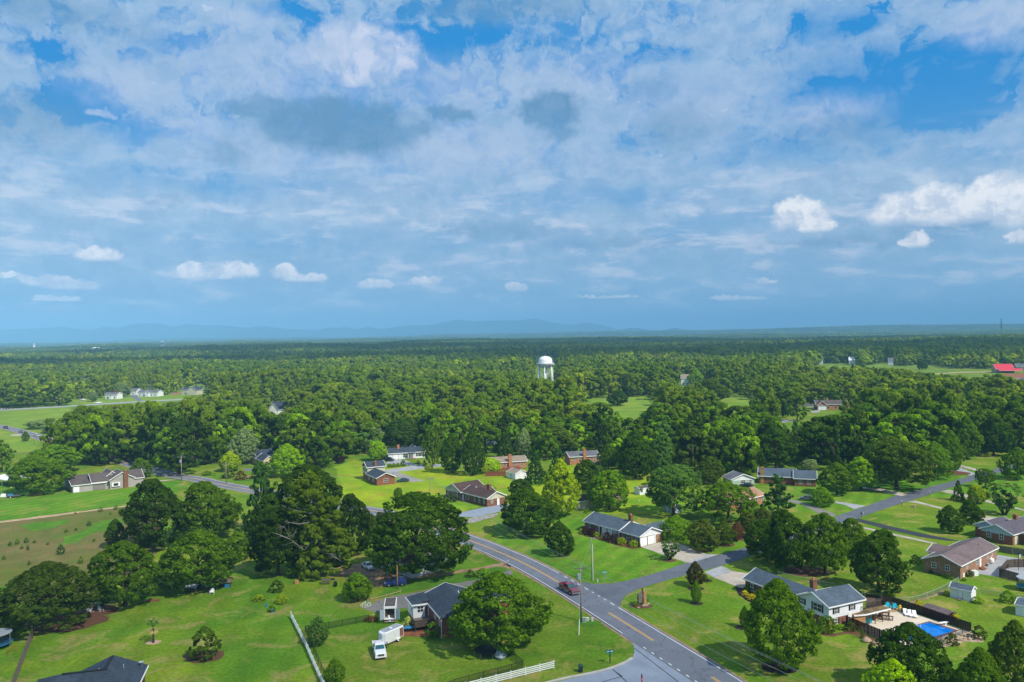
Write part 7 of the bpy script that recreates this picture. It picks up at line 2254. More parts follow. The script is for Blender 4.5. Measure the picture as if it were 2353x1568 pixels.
e1_, t1, p1_, h1_ = pole('tall utility pole with crossarm and grey transformer beside the main road', 7, 614, 1108, 684, R(12), True, r=.17)
e2_, t2, p2_, h2_ = pole('grey pole with white conduit and street lamp on the ranch lawn', 7, 697, 798, 470, None)
MB().cyl((.16, -.05, 0), (.16, -.05, h2_ * .83), .07, .07, 6).build('conduit', M['white_paint'], e2_)
m = MB(); m.cyl((0, 0, h2_ - .2), (.55, -.1, h2_ - .1), .03, n=5); m.box(.45, .75, -.22, .02, h2_ - .35, h2_ - .1); m.build('lamp_head', M['galv'], e2_)
e3_, t3, p3_, h3_ = pole('utility pole on the bright lawn across the main road', 6, 1362, 205, 18, R(20), False, r=.14)
e4_, t4, p4_, h4_ = pole('bare wooden pole standing in front of the blue car', 6, 1114, 862, 665, None, mat='wood_tan', r=.15)
e5_, t5, p5_, h5_ = pole('utility pole with transformer above the woods at the roadside bend', 1, 1259, 1400, 1290, R(15), True, r=.16)
e6_, t6, p6_, h6_ = pole('tall grey utility pole with transformer beside the round lawn tree', 1, 1628, 1552, 1330, R(20), True, r=.17)
e7_, t7, p7_, h7_ = pole('utility pole near the reddish roadside bushes', 1, 2027, 1580, 1395, R(20), False, r=.15)
e8_, t8, p8_, h8_ = pole('street lamp pole beside the bright tree at the long white house', 2, 1187, 1375, 1250, None, name='lamp_pole')
m = MB(); m.cyl((0, 0, h8_ - .1), (.9, 0, h8_), .04, n=5); m.box(.8, 1.3, -.12, .12, h8_ - .1, h8_ + .05); m.build('lamp_head', M['galv'], e8_)
e9_, t9, p9_, h9_ = pole('pole with meter box in front of the farmyard trees', 5, 1878, 460, 335, None)
e10_, t10, p10_, h10_ = pole('slender pole on the roadside lawn near the three cars', 1, 306, 1230, 1150, R(20), False, r=.13)


def cable(label, a, b, sag, mat='wire_pale', r=.02, n=14):
    pts = []
    for i in range(n + 1):
        t = i / n
        p = a.lerp(b, t); pts.append((p.x, p.y, p.z - sag * 4 * t * (1 - t)))
    o = MB().tube(pts, r, 4).build('power_line', M[mat])
    return tag(o, label, 'power line')


far_r = [G(8, -60 + 40 * i, 2100 + 60 * i, 0) for i in range(3)]
for i, (a, w) in enumerate(zip(t1, ('left', 'right', 'top'))):
    d_ = (t1[i] - t3[i])
    cable(f'power line from the {w} insulator of the transformer pole to the bright lawn pole', t1[i], t3[i], 1.6)
    nx = t1[i] + Vector((52, -95, 0))
    cable(f'power line from the {w} insulator of the transformer pole towards the lower right', t1[i], nx, 1.5)
    cable(f'power line from the {w} end of the bright lawn pole to the reddish bushes pole', t3[i], t7[i], 1.8, 'wire')
    cable(f'power line between the reddish bushes pole and the tall lawn pole, {w} strand', t7[i], t6[i], .7, 'wire')
    cable(f'power line between the tall lawn pole and the roadside bend pole, {w} strand', t6[i], t5[i], .7, 'wire')
cable('lower service cable from the transformer pole to the bright lawn pole', t1[2] - Vector((0, 0, 2.6)), t3[2] - Vector((0, 0, 2.4)), 1.8)
cable('lower service cable from the transformer pole towards the lower right', t1[2] - Vector((0, 0, 2.6)), t1[2] + Vector((52, -95, -2.6)), 1.8)
cable('service wire from the transformer pole to the grey lawn pole', t1[2] - Vector((0, 0, 1)), p2_ + Vector((0, 0, h2_ - .3)), .3)
gp = G(7, 597, 1212)
e = empty('guy_wire', gp, 0, 'thin guy wire with pale guard sleeve beside the transformer pole', 'guy wire')
top = p1_ + Vector((0, 0, h1_ - 1.2)) - gp
MB().cyl((0, 0, 0), tuple(top), .025, n=4).build('wire', M['wire_pale'], e)
MB().cyl((0, 0, 0), tuple(top * .24), .06, n=6).build('sleeve', M['white_paint'], e)
for (a, b, lab) in (((1, -200, 868), (1, 1000, 850), 'power line along the highway, upper strand'), ((1, -200, 850), (1, 1700, 800), 'power line along the highway, second strand')):
    A_, B_ = G(*a) + Vector((0, 0, 9)), G(*b) + Vector((0, 0, 9))
    cable(lab, A_, B_, 2.5, 'wire', .05, 20)
for x, yb in ((180, 895), (710, 872), (1130, 842), (1560, 822)):
    pole('thin utility pole standing along the far highway', 1, x, yb, yb - 58, R(10), r=.14)[0]['group'] = 'utility poles along the far highway'

# ------------------------------------------------------------------ signs, boxes, mailboxes
def street_sign(label, k, x, yb, yt, rot, post='galv', r=.04, second=True, dark=False):
    p = G(k, x, yb); u, v = px(k, x, yb); h = (v - px(k, x, yt)[1]) * p.y / FPX
    e = empty('street_sign', p, rot, label, 'street sign')
    MB().cyl((0, 0, 0), (0, 0, h), r, r, 8).build('post', M[post], e)
    b = MB().box(-.62, .62, -.03, .03, h - .42, h - .08).build('name_plate', M['sign_green'], e)
    if dark: MB().box(-.70, .70, -.012, .012, h - .50, h).build('plate_frame', M['black'], b)
    m = MB(); rr = random.Random(5)
    x_ = -.5
    while x_ < .45:     # lettering too small to read in the photograph: strokes only
        w_ = rr.uniform(.03, .07)
        for y_ in (-.034, .034): m.box(x_, x_ + w_, y_ - .002, y_ + .002, h - .32, h - .19)
        x_ += w_ + .035
    m.build('lettering', M['line_white'], b)
    if second:
        c = MB().add([(-.03, -.6, h - .8), (.03, -.6, h - .8), (.03, .6, h - .8), (-.03, .6, h - .8), (-.03, -.6, h - .5), (.03, -.6, h - .5), (.03, .6, h - .5), (-.03, .6, h - .5)],
                     [(3, 2, 1, 0), (4, 5, 6, 7), (0, 1, 5, 4), (1, 2, 6, 5), (2, 3, 7, 6), (3, 0, 4, 7)]).build('name_plate', M['sign_green'], e)
    return e, h


e, h = street_sign('green street name sign above the back of a stop sign on the ranch corner', 7, 793, 812, 727, R(10), second=False)
m = MB(); n = 8
pts = [(.38 * math.cos(math.pi / 8 + i * math.pi / 4), .38 * math.sin(math.pi / 8 + i * math.pi / 4)) for i in range(8)]
m.loft([[(y, x, h - .95 + z) for x, z in pts] for y in (-.012, .012)]); o = m.build('stop_plate', M['galv'], e); o.rotation_euler = (0, 0, 0)
street_sign('two crossed green street name signs on a thick black post', 7, 832, 1425, 1322, R(12), 'black', .09, True, True)


def stop_sign():
    p = G(7, 1073, 1640); u, v = px(7, 1073, 1640); h = (v - px(7, 1073, 1505)[1]) * p.y / FPX
    e = empty('stop_sign', p, R(62), 'red stop sign on a black post at the lower edge', 'stop sign')
    MB().box(-.07, .07, -.07, .07, 0, h).build('post', M['black'], e)
    m = MB(); z0 = h - .75
    m.loft([[(x * 1.0, y, z0 + z) for x, z in pts] for y in (-.11, -.08)]); pl = m.build('stop_plate', M['sign_red'], e)
    m = MB(); w_ = .1
    def st(x0, x1, y0, y1): m.box(x0, x1, -.122, -.11, z0 + y0, z0 + y1)
    for i, ch in enumerate('STOP'):
        o_ = -.255 + i * .135; a_, b_, t_, u_ = o_, o_ + w_, .1, -.1
        if ch == 'S':
            for y_ in (-.1, -.012, .076): st(a_, b_, y_, y_ + .024)
            st(a_, a_ + .024, 0, .1); st(b_ - .024, b_, -.1, 0)
        elif ch == 'T': st(a_, b_, .076, .1); st((a_ + b_) / 2 - .012, (a_ + b_) / 2 + .012, -.1, .1)
        else:
            st(a_, a_ + .024, -.1, .1); st(a_, b_, .076, .1)
            if ch == 'O': st(b_ - .024, b_, -.1, .1); st(a_, b_, -.1, -.076)
            else: st(b_ - .024, b_, 0, .1); st(a_, b_, -.012, .012)
    m.build('lettering', M['line_white'], pl)


stop_sign()


def small_box(name, label, cat, k, x, yb, w, d, h, mat, rot=0, post=0):
    p = G(k, x, yb)
    e = empty(name, p, rot, label, cat)
    if post:
        MB().box(-.05, .05, -.05, .05, 0, post).build('post', M['wood_brown'], e)
    m = MB().box(-w / 2, w / 2, -d / 2, d / 2, post, post + h)
    m.build('box', M[mat], e)
    MB().box(-w / 2 - .03, w / 2 + .03, -d / 2 - .03, d / 2 + .03, post + h, post + h + .05).build('lid', M[mat], e)
    return e


for i, (k, x, y, w, h, lab) in enumerate(((7, 638, 1118, .65, .95, 'largest pale green utility box at the foot of the transformer pole'), (7, 662, 1105, .5, .6, 'middle pale utility box beside the transformer pole'),
                                          (7, 698, 1108, .35, .65, 'smallest pale utility box near the weeds of the transformer pole'), (7, 738, 812, .25, .5, 'little white utility box on the ranch corner lawn'),
                                          (7, 1053, 202, .3, .5, 'little white utility box on the lawn behind the ranch house'))):
    small_box('utility_box', lab, 'utility box', k, x, y, w, w * .7, h, 'pale_green' if 'green' in lab else 'white_siding', R(-20))
disc('weed_patch', 7, 668, 1120, 2.6, M['weeds'], ry=1.5)


def bin_():
    p = G(7, 610, 1490)
    e = empty('wheelie_bin', p, R(8), 'dark green wheeled bin on the grass by the white rail fence', 'bin')
    m = MB(); m.loft([[(-.26, -.3, .08), (.26, -.3, .08), (.26, .3, .08), (-.26, .3, .08)], [(-.33, -.38, 1.05), (.33, -.38, 1.05), (.33, .38, 1.05), (-.33, .38, 1.05)]])
    m.build('body', M['bin_green'], e)
    MB().add([(-.36, -.4, 1.05), (.36, -.4, 1.05), (.36, .4, 1.05), (-.36, .4, 1.05), (-.3, -.3, 1.15), (.3, -.3, 1.15), (.3, .35, 1.15), (-.3, .35, 1.15)], [(3, 2, 1, 0), (4, 5, 6, 7), (0, 1, 5, 4), (1, 2, 6, 5), (2, 3, 7, 6), (3, 0, 4, 7)]).build('lid', M['bin_green'], e)
    for sg in (-1, 1): MB().cyl((sg * .3, .35, .12), (sg * .36, .35, .12), .12, .12, 10).build('wheel', M['rubber'], e)


bin_()
for k, x, y, lab in ((7, 57, 690, 'mailbox on a post at the near side of the main road'), (8, 755, 322, 'pair of mailboxes at the mouth of the black driveway'), (8, 1058, 228, 'mailbox on the lawn side of the side road before the pale drive'),
                     (8, 1268, 155, 'mailbox farthest up the side road'), (8, 910, 125, 'grey mailbox at the red soil drive'), (7, 1130, 478, 'lamp like black box between the garage doors'), (8, 1157, 248, 'pale stone marker on the lawn'), (4, 1808, 1452, 'small mailbox by the sunny lawn driveway')):
    if 'garage' in lab: continue
    if 'stone' in lab:
        small_box('stone_marker', lab, 'marker', k, x, y, .6, .5, .7, 'stone'); continue
    e = small_box('mailbox', lab, 'mailbox', k, x, y, .6, .28, .3, 'black' if 'pair' in lab else 'galv', R(30), 1.05)
    if 'pair' in lab: MB().box(.45, .95, -.14, .14, 1.05, 1.35).build('second_box', M['galv'], e)


def entrance_sign():
    a, b = G(7, 1045, 1000), G(7, 1078, 985)
    d = (b - a).normalized(); e = empty('entrance_sign', a, math.atan2(d.y, d.x), 'dark wooden entrance sign between posts with a stone slab on the street corner', 'sign')
    L_ = (b - a).length
    for x, h in ((0, 2.7), (L_, 3.4)): MB().box(x - .12, x + .12, -.12, .12, 0, h).build('post', M['wood_brown'], e)
    MB().add([(.1, -.06, .9), (L_ - .1, -.06, .9), (L_ - .1, .06, .9), (.1, .06, .9), (.1, -.06, 2.5), (L_ - .1, -.06, 3.0), (L_ - .1, .06, 3.0), (.1, .06, 2.5)], [(3, 2, 1, 0), (4, 5, 6, 7), (0, 1, 5, 4), (1, 2, 6, 5), (2, 3, 7, 6), (3, 0, 4, 7)]).build('board', M['wood_grey'], e)
    m = MB(); rr = random.Random(3)
    m.loft([[(L_ + x, y, z) for x, y in ((.1, -.3), (1.1, -.25), (1.1, .3), (.15, .3))] for z in (0.1,)] + [[(L_ + x, y, 2.2) for x, y in ((.15, -.22), (1.05, -.2), (1.0, .2), (.15, .2))], [(L_ + x, y, 2.7) for x, y in ((.3, -.15), (.8, -.15), (.8, .1), (.3, .1))]])
    m.build('stone_slab', M['wood_tan'], e)
    for i in range(9):
        s = rr.uniform(.2, .4); x = rr.uniform(-.6, L_ + 1.2); y = rr.uniform(-.9, -.3)
        ico(e, 'rock', (x, y, s * .4), s, 'stone', i)


def ico(parent, name, c, r, mat, seed=0, loc=None, squash=.7):
    bm = bmesh.new(); bmesh.ops.create_icosphere(bm, subdivisions=2, radius=1)
    rr = random.Random(seed); ph = [rr.uniform(0, 6) for _ in range(3)]
    for v in bm.verts:
        k = 1 + .16 * math.sin(v.co.x * 3 + ph[0]) + .14 * math.sin(v.co.y * 4 + ph[1]) + .1 * math.sin(v.co.z * 5 + ph[2])
        v.co = Vector((v.co.x * r * k + c[0], v.co.y * r * k * .85 + c[1], v.co.z * r * k * squash + c[2]))
    me = bpy.data.meshes.new(name); bm.to_mesh(me); bm.free(); me.materials.append(M[mat])
    o = bpy.data.objects.new(name, me); COL.objects.link(o)
    if parent is not None: o.parent = parent
    if loc is not None: o.location = loc
    return o


entrance_sign()
disc('mulch_bed', 7, 1070, 995, 2.4, M['mulch_red'], ry=1.4)
for k, x, y, r, lab in ((8, 795, 1262, .85, 'pale rounded boulder before the dark pool fence'), (8, 865, 1285, .7, 'brown boulder right of the pale one'), (8, 905, 1290, .5, 'smallest of the boulders, at the lower end of the dark fence'), (8, 1195, 1128, .0, '')):
    if r: tag(ico(None, 'boulder', (0, 0, r * .3), r, 'stone', int(x), G(k, x, y)), lab, 'boulder')
rr = random.Random(9)
e_ = []
m = []
st = Gs(8, (1300, 1290), (1400, 1262), (1500, 1225), (1600, 1200), (1670, 1240))
for i in range(46):
    t = rr.random() * 3.999; k = int(t); p = st[k].lerp(st[k + 1], t - k) + Vector((rr.uniform(-.6, .6), rr.uniform(-1.6, 1.2), 0)); r = rr.uniform(.15, .38)
    tag(ico(None, 'rock', (0, 0, r * .25), r, 'stone', i, p), 'tan rock lying on the stony bank below the pool railing', 'rock', 'rocks on the bank below the pool railing')

# ------------------------------------------------------------------ fences
def fence(label, name, pts, h, mats, rails=4, step=2.4, kind='rail', cat='fence', post=.07, pmat=None):
    o0 = pts[0]
    e = empty(name, (o0.x, o0.y, 0), 0, label, cat)
    L = [(b - a) for a, b in zip(pts, pts[1:])]
    tot = sum(x.length for x in L); n = max(2, min(90, int(tot / step)))
    P_ = []
    for i in range(n + 1):
        d = tot * i / n; k = 0
        while k < len(L) - 1 and d > L[k].length: d -= L[k].length; k += 1
        P_.append(pts[k] + L[k].normalized() * min(d, L[k].length) - o0)
    for p in P_:
        MB().box(p.x - post, p.x + post, p.y - post, p.y + post, 0, h + (.08 if kind != 'board' else .05)).build('post', M[pmat or mats], e)
    def seg(mb, a, b, z0, z1, t):
        d = (b - a); nn = Vector((-d.y, d.x, 0)).normalized() * t
        mb.add([tuple(q) for z in (z0, z1) for q in ((a.x - nn.x, a.y - nn.y, z), (b.x - nn.x, b.y - nn.y, z), (b.x + nn.x, b.y + nn.y, z), (a.x + nn.x, a.y + nn.y, z))],
               [(3, 2, 1, 0), (4, 5, 6, 7), (0, 1, 5, 4), (1, 2, 6, 5), (2, 3, 7, 6), (3, 0, 4, 7)])
    if kind == 'rail':
        for r in range(rails):
            m = MB(); z = h * (r + .7) / (rails + .2)
            for a, b in zip(P_, P_[1:]): seg(m, a, b, z - .07, z + .07, .025)
            m.build('rail', M[mats], e)
    elif kind == 'mesh':
        m = MB()
        for a, b in zip(P_, P_[1:]): m.quad((a.x, a.y, .03), (b.x, b.y, .03), (b.x, b.y, h), (a.x, a.y, h))
        m.build('wire_mesh', M[mats], e)
        m = MB()
        for a, b in zip(P_, P_[1:]): seg(m, a, b, h - .03, h + .02, .025)
        m.build('top_rail', M[pmat or mats], e)
    else:
        rb = random.Random(2)
        for a, b in zip(P_, P_[1:]):
            m = MB(); ln = (b - a).length; nb = max(2, int(ln / .16)); d = (b - a) / nb
            nn = Vector((-d.y, d.x, 0)).normalized()
            for i in range(nb):
                a1 = a + d * (i + .03) + nn * (.03 if i % 2 else .0); b1 = a + d * (i + .97) + nn * (.03 if i % 2 else .0)
                seg(m, a1, b1, .04, h + rb.uniform(-.03, .03), .012)
            m.build('board_panel', M[mats], e)
    return e


fence('white four rail fence running down the left lawn', 'rail_fence', Gs(6, (310, 1082), (420, 1300), (560, 1620)), 1.25, 'white_paint', 4, 2.6)
fence('white four rail fence at the lower edge near the green bin', 'rail_fence', Gs(7, (408, 1462), (-20, 1568), (-500, 1690)), 1.25, 'white_paint', 4, 2.6)
fence('black wire fence around the back yard of the deck house', 'wire_fence', Gs(6, (900, 1105), (590, 1165), (413, 1180), (600, 1620)), 1.2, 'mesh_black', step=2.6, kind='mesh', pmat='black', post=.035)
fence('black wire fence behind the covered heap and trampoline', 'wire_fence', Gs(7, (20, 1330), (182, 1462), (0, 1510), (-300, 1590), (-560, 1680)), 1.2, 'mesh_black', step=2.6, kind='mesh', pmat='black', post=.035)
fence('weathered grey board fence at the foot of the olive tree', 'board_fence', Gs(5, (-300, 1210), (0, 1180), (262, 1170)), 1.8, 'wood_grey', step=2.4, kind='board')
fence('weathered board fence running down to the lower edge beside the trampoline', 'board_fence', Gs(5, (268, 1170), (230, 1270), (165, 1440), (90, 1640)), 1.8, 'wood_grey', step=2.4, kind='board')
fence('dark brown board fence on the far side of the pool', 'board_fence', Gs(8, (790, 960), (915, 985), (982, 985), (1240, 1072), (1582, 1190)), 1.75, 'wood_dark', step=2.4, kind='board')
fence('dark brown board fence on the near side of the pool patio', 'board_fence', Gs(8, (642, 1135), (760, 1185), (985, 1280)), 1.75, 'wood_dark', step=2.4, kind='board')
fence('thin black railing along the open side of the pool', 'railing', Gs(8, (1295, 1275), (1395, 1250), (1480, 1222), (1570, 1190)), 1.1, 'mesh_black', step=2.0, kind='mesh', pmat='black', post=.03)
fence('wire fence crossing the lawn from the pool to the brown brick house', 'wire_fence', Gs(8, (760, 925), (920, 970), (1130, 970), (1260, 930), (1400, 868), (1490, 812)), 1.1, 'mesh_wire', step=3, kind='mesh', pmat='galv', post=.03)
fence('wire fence behind the long wing of the white house', 'wire_fence', Gs(8, (130, 770), (350, 820), (550, 862)), 1.1, 'mesh_wire', step=3, kind='mesh', pmat='galv', post=.03)
fence('wire fence beside the large white shed towards the right edge', 'wire_fence', Gs(8, (1650, 905), (1800, 925), (1990, 960)), 1.1, 'mesh_wire', step=3, kind='mesh', pmat='galv', post=.03)
fence('grey board fence behind the purple roofed house', 'board_fence', Gs(8, (1798, 585), (1870, 598), (2100, 630)), 1.7, 'wood_grey', step=2.4, kind='board')
fence('dark board fence around the yard of the brown brick house', 'board_fence', Gs(8, (1984, 700), (1860, 700), (1800, 770), (1940, 810)), 1.9, 'wood_brown', step=2.0, kind='board')
fence('red board fence beside the small tan roofed shed', 'board_fence', Gs(3, (-130, 1515), (50, 1512)), 1.9, 'wood_red', step=2.4, kind='board')
fence('wire fence behind the pale house with parked cars', 'wire_fence', Gs(4, (-60, 1480), (100, 1500)), 1.2, 'mesh_wire', step=3, kind='mesh', pmat='galv', post=.05)
fence('low split log rail beside the paved driveway', 'log_rail', Gs(6, (918, 945), (985, 930), (1060, 912), (1138, 888)), .45, 'dirt_pale', 1, 3.2, post=.12)
fence('brown board fence in front of the cream house on the far road', 'board_fence', Gs(1, (1528, 788), (1622, 784)), 2.4, 'brick_tan', step=3, kind='board')

# ------------------------------------------------------------------ pool and patio
flat('patio', Gs(8, (640, 1130), (700, 1080), (800, 1020), (940, 985), (985, 990), (1240, 1078), (1582, 1192), (1400, 1250), (1290, 1280), (1130, 1330), (985, 1283)), Z_ * 4, M['concrete_patio'])
flat('patio_soil', Gs(8, (930, 1045), (1085, 1032), (1040, 1010), (960, 1000), (900, 1025)), Z_ * 5, M['dirt_pale'], jag=.1)
pe = empty('swimming_pool', G(8, 1262, 1118), 0, 'rectangular blue swimming pool with brown rim behind the dark green tree', 'swimming pool')
pc = Gs(8, (1264, 1118), (1459, 1180), (1300, 1234), (1130, 1262), (972, 1196))
o_ = G(8, 1262, 1118)
m = MB(); m.add([(*(p - o_).xy, .05) for p in pc], [tuple(range(5))]); m.build('water', M['pool_water'], pe)
m = MB()
cen = sum(pc, Vector()) / 5
for a, b in zip(pc, pc[1:] + pc[:1]):
    ao = a + (a - cen).normalized() * .75 - o_; bo = b + (b - cen).normalized() * .75 - o_
    a_ = a - o_; b_ = b - o_
    m.add([(a_.x, a_.y, 0), (b_.x, b_.y, 0), (bo.x, bo.y, 0), (ao.x, ao.y, 0), (a_.x, a_.y, .09), (b_.x, b_.y, .09), (bo.x, bo.y, .09), (ao.x, ao.y, .09)], [(4, 5, 6, 7), (0, 1, 5, 4), (2, 3, 7, 6)])
m.build('rim', M['pool_rim'], pe)
a, b = G(8, 1345, 1142) - o_, G(8, 1412, 1132) - o_
d = (b - a).normalized(); nn = Vector((-d.y, d.x, 0)) * .25
m = MB(); m.loft([[(p.x - nn.x, p.y - nn.y, .5), (p.x + nn.x, p.y + nn.y, .5), (p.x + nn.x, p.y + nn.y, .58), (p.x - nn.x, p.y - nn.y, .58)] for p in (a, b)])
m.cyl((b.x - d.x * .6, b.y - d.y * .6, 0), (b.x - d.x * .6, b.y - d.y * .6, .5), .2, .2, 8); m.build('diving_board', M['white_paint'], pe)
m = MB()
for sx in (0, .5):
    q0 = G(8, 1155, 1150) - o_ + Vector((sx, 0, 0))
    m.tube([tuple(q0 + Vector((0, 0, 0))), tuple(q0 + Vector((0, 0, .8))), tuple(q0 + Vector((.3, -.5, .85))), tuple(q0 + Vector((.35, -.7, .1)))], .03, 6)
m.build('ladder', M['white_paint'], pe)
# deck roof beside the white house
P0 = G(8, 700, 1068, 2.2); P1 = G(8, 790, 1060, 2.2); P2 = G(8, 975, 1015, 2.2); P3 = G(8, 905, 988, 2.2); P4 = G(8, 780, 1020, 2.2); P5 = G(8, 745, 1042, 2.2)
e = empty('patio_roof', (P1.x, P1.y, 0), 0, 'low mossy roof with white edge over the patio beside the white house', 'patio roof')
def rel(p, dz=0): return (p.x - P1.x, p.y - P1.y, p.z + dz)
m = MB(); q = [P0, P1, P2, P3, P4, P5]
m.loft([[rel(p, 0) for p in q], [rel(p, .14) for p in q]]); m.build('roof', M['roof_moss'], e)
m = MB()
for a, b in ((P0, P1), (P1, P2)):
    d = (b - a).normalized(); nn = Vector((d.y, -d.x, 0)) * .06
    m.loft([[rel(p, -.08), (rel(p)[0] + nn.x, rel(p)[1] + nn.y, p.z - .08), (rel(p)[0] + nn.x, rel(p)[1] + nn.y, p.z + .17), rel(p, .17)] for p in (a, b)])
m.build('fascia', M['white_paint'], e)
for t in (.12, .4, .7, .97):
    p = P1.lerp(P2, t); x, y, _ = rel(p); MB().box(x - .06, x + .06, y - .06 + .3, y + .06 + .3, 0, 2.2).build('post', M['wood_brown'], e)
a, b = rel(P0), rel(P1)
MB().loft([[(a[0] + .1, a[1] + .3, 0), (b[0], b[1] + .2, 0), (b[0], b[1] + 1.2, 0), (a[0] + .1, a[1] + 1.2, 0)], [(a[0] + .1, a[1] + .3, 2.15), (b[0], b[1] + .2, 2.15), (b[0], b[1] + 1.2, 2.15), (a[0] + .1, a[1] + 1.2, 2.15)]]).build('storage_wall', M['wood_tan'], e)
# upper deck with railing
D0, D1, D2, D3 = G(8, 790, 1010, 2.4), G(8, 915, 985, 2.4), G(8, 905, 935, 2.4), G(8, 790, 925, 2.4)
e = empty('raised_deck', (D0.x, D0.y, 0), 0, 'raised dark deck with mesh railing behind the mossy patio roof', 'deck')
def rel2(p, z): return (p.x - D0.x, p.y - D0.y, z)
MB().loft([[rel2(p, 2.2) for p in (D0, D1, D2, D3)], [rel2(p, 2.36) for p in (D0, D1, D2, D3)]]).build('floor', M['wood_brown'], e)
for a, b in ((D0, D1), (D1, D2)):
    m = MB()
    n = 5
    for i in range(n + 1):
        p = rel2(a.lerp(b, i / n), 0); m.box(p[0] - .05, p[0] + .05, p[1] - .05, p[1] + .05, 0, 3.4)
    m.loft([[(*rel2(p, 0)[:2], 3.35), (rel2(p, 0)[0], rel2(p, 0)[1] + .1, 3.35), (rel2(p, 0)[0], rel2(p, 0)[1] + .1, 3.45), (*rel2(p, 0)[:2], 3.45)] for p in (a, b)])
    m.build('railing', M['wood_brown'], e)
    g = MB(); g.quad(rel2(a, 2.4), rel2(b, 2.4), rel2(b, 3.35), rel2(a, 3.35)); g.build('railing_mesh', M['mesh_black'], e)


# ------------------------------------------------------------------ garden furniture
def adirondack(label, p, rot, mat='turquoise', legs='white_paint'):
    e = empty('garden_chair', p, rot, label, 'chair')
    MB().add([(-.35, -.35, .4), (.35, -.35, .4), (.35, .35, .28), (-.35, .35, .28), (-.35, -.35, .45), (.35, -.35, .45), (.35, .35, .33), (-.35, .35, .33)], [(3, 2, 1, 0), (4, 5, 6, 7), (0, 1, 5, 4), (1, 2, 6, 5), (2, 3, 7, 6), (3, 0, 4, 7)]).build('seat', M[mat], e)
    m = MB()
    for i in range(5):
        x = -.34 + i * .14; h = 1.1 - .06 * abs(i - 2) ** 1.5
        m.add([(x, .3, .3), (x + .12, .3, .3), (x + .12, .62, h), (x, .62, h), (x, .34, .3), (x + .12, .34, .3), (x + .12, .66, h), (x, .66, h)], [(3, 2, 1, 0), (4, 5, 6, 7), (0, 1, 5, 4), (1, 2, 6, 5), (2, 3, 7, 6), (3, 0, 4, 7)])
    m.build('backrest', M[mat], e)
    for sg in (-1, 1):
        MB().box(sg * .42 - .08, sg * .42 + .08, -.4, .45, .58, .62).build('armrest', M[mat], e)
        MB().box(sg * .38 - .03, sg * .38 + .03, -.36, -.28, 0, .58).build('leg', M[legs], e)
        MB().box(sg * .38 - .03, sg * .38 + .03, .3, .38, 0, .58).build('leg', M[legs], e)
    return e


adirondack('turquoise garden chair left of the small turquoise table', G(8, 958, 1010), R(-15))
adirondack('turquoise garden chair right of the small turquoise table', G(8, 1012, 1018), R(-15))
e = empty('side_table', G(8, 986, 1014), R(-15), 'small turquoise table between two turquoise chairs', 'table')
MB().box(-.28, .28, -.28, .28, .42, .47).build('tabletop', M['turquoise'], e)
for sx in (-1, 1):
    for sy_ in (-1, 1): MB().box(sx * .22 - .03, sx * .22 + .03, sy_ * .22 - .03, sy_ * .22 + .03, 0, .42).build('leg', M['white_paint'], e)
adirondack('turquoise chair in front of the tan storage wall', G(8, 805, 1128), R(150), legs='turquoise')
adirondack('second turquoise chair, pushed against the first by the storage wall', G(8, 814, 1120), R(170), legs='turquoise')


def lounger(label, p, rot):
    e = empty('sun_lounger', p, rot, label, 'lounger')
    MB().box(-.33, .33, -.9, .35, .32, .38).build('seat', M['white_paint'], e)
    MB().add([(-.33, .33, .34), (.33, .33, .34), (.33, .95, .95), (-.33, .95, .95), (-.33, .33, .40), (.33, .33, .40), (.33, .95, 1.01), (-.33, .95, 1.01)], [(3, 2, 1, 0), (4, 5, 6, 7), (0, 1, 5, 4), (1, 2, 6, 5), (2, 3, 7, 6), (3, 0, 4, 7)]).build('backrest', M['white_paint'], e)
    for sx in (-1, 1):
        for y in (-.8, .3): MB().box(sx * .3 - .03, sx * .3 + .03, y - .03, y + .03, 0, .32).build('leg', M['white_paint'], e)


for x, y, w in ((1092, 1062, 'left'), (1127, 1070, 'middle'), (1162, 1076, 'right')):
    lounger(f'{w} one of the three white sun loungers by the dark fence', G(8, x, y), R(-12))


def picnic(label, k, x, y, rot, mat='wood_grey', s=1.0):
    e = empty('picnic_table', G(k, x, y), rot, label, 'picnic table')
    e.scale = (s, s, s)
    MB().box(-.9, .9, -.38, .38, .70, .76).build('tabletop', M[mat], e)
    for sg in (-1, 1):
        MB().box(-.9, .9, sg * .72 - .14, sg * .72 + .14, .40, .45).build('bench', M[mat], e)
        m = MB(); m.cyl((sg * .65, -.75, 0), (sg * .65, -.2, .72), .045, n=4); m.cyl((sg * .65, .75, 0), (sg * .65, .2, .72), .045, n=4); m.box(sg * .65 - .04, sg * .65 + .04, -.8, .8, .34, .40); m.build('leg_frame', M[mat], e)


picnic('weathered picnic table on the lawn near the black covered grill', 6, 575, 822, R(5), s=1.15)
picnic('dark picnic table on the patio under the mossy roof', 8, 930, 1070, R(-20), 'wood_brown')
e = empty('patio_bench', G(8, 950, 1098), R(-18), 'long dark bench table on the pool patio', 'bench')
MB().box(-1.1, 1.1, -.25, .25, .72, .78).build('tabletop', M['wood_brown'], e)
for sg in (-1, 1):
    m = MB(); m.box(sg * .95 - .04, sg * .95 + .04, -.2, .2, 0, .72); m.build('leg', M['black'], e)
MB().box(-1.0, 1.0, -.5, -.25, .4, .45).build('seat', M['wood_brown'], e)
for x, y, r_, lab in ((862, 1100, 20, 'wooden rocking chair at the left of the patio group'), (895, 1092, -30, 'wooden chair beside the long patio bench')):
    adirondack(lab, G(8, x, y), R(r_), 'wood_tan', 'wood_brown')


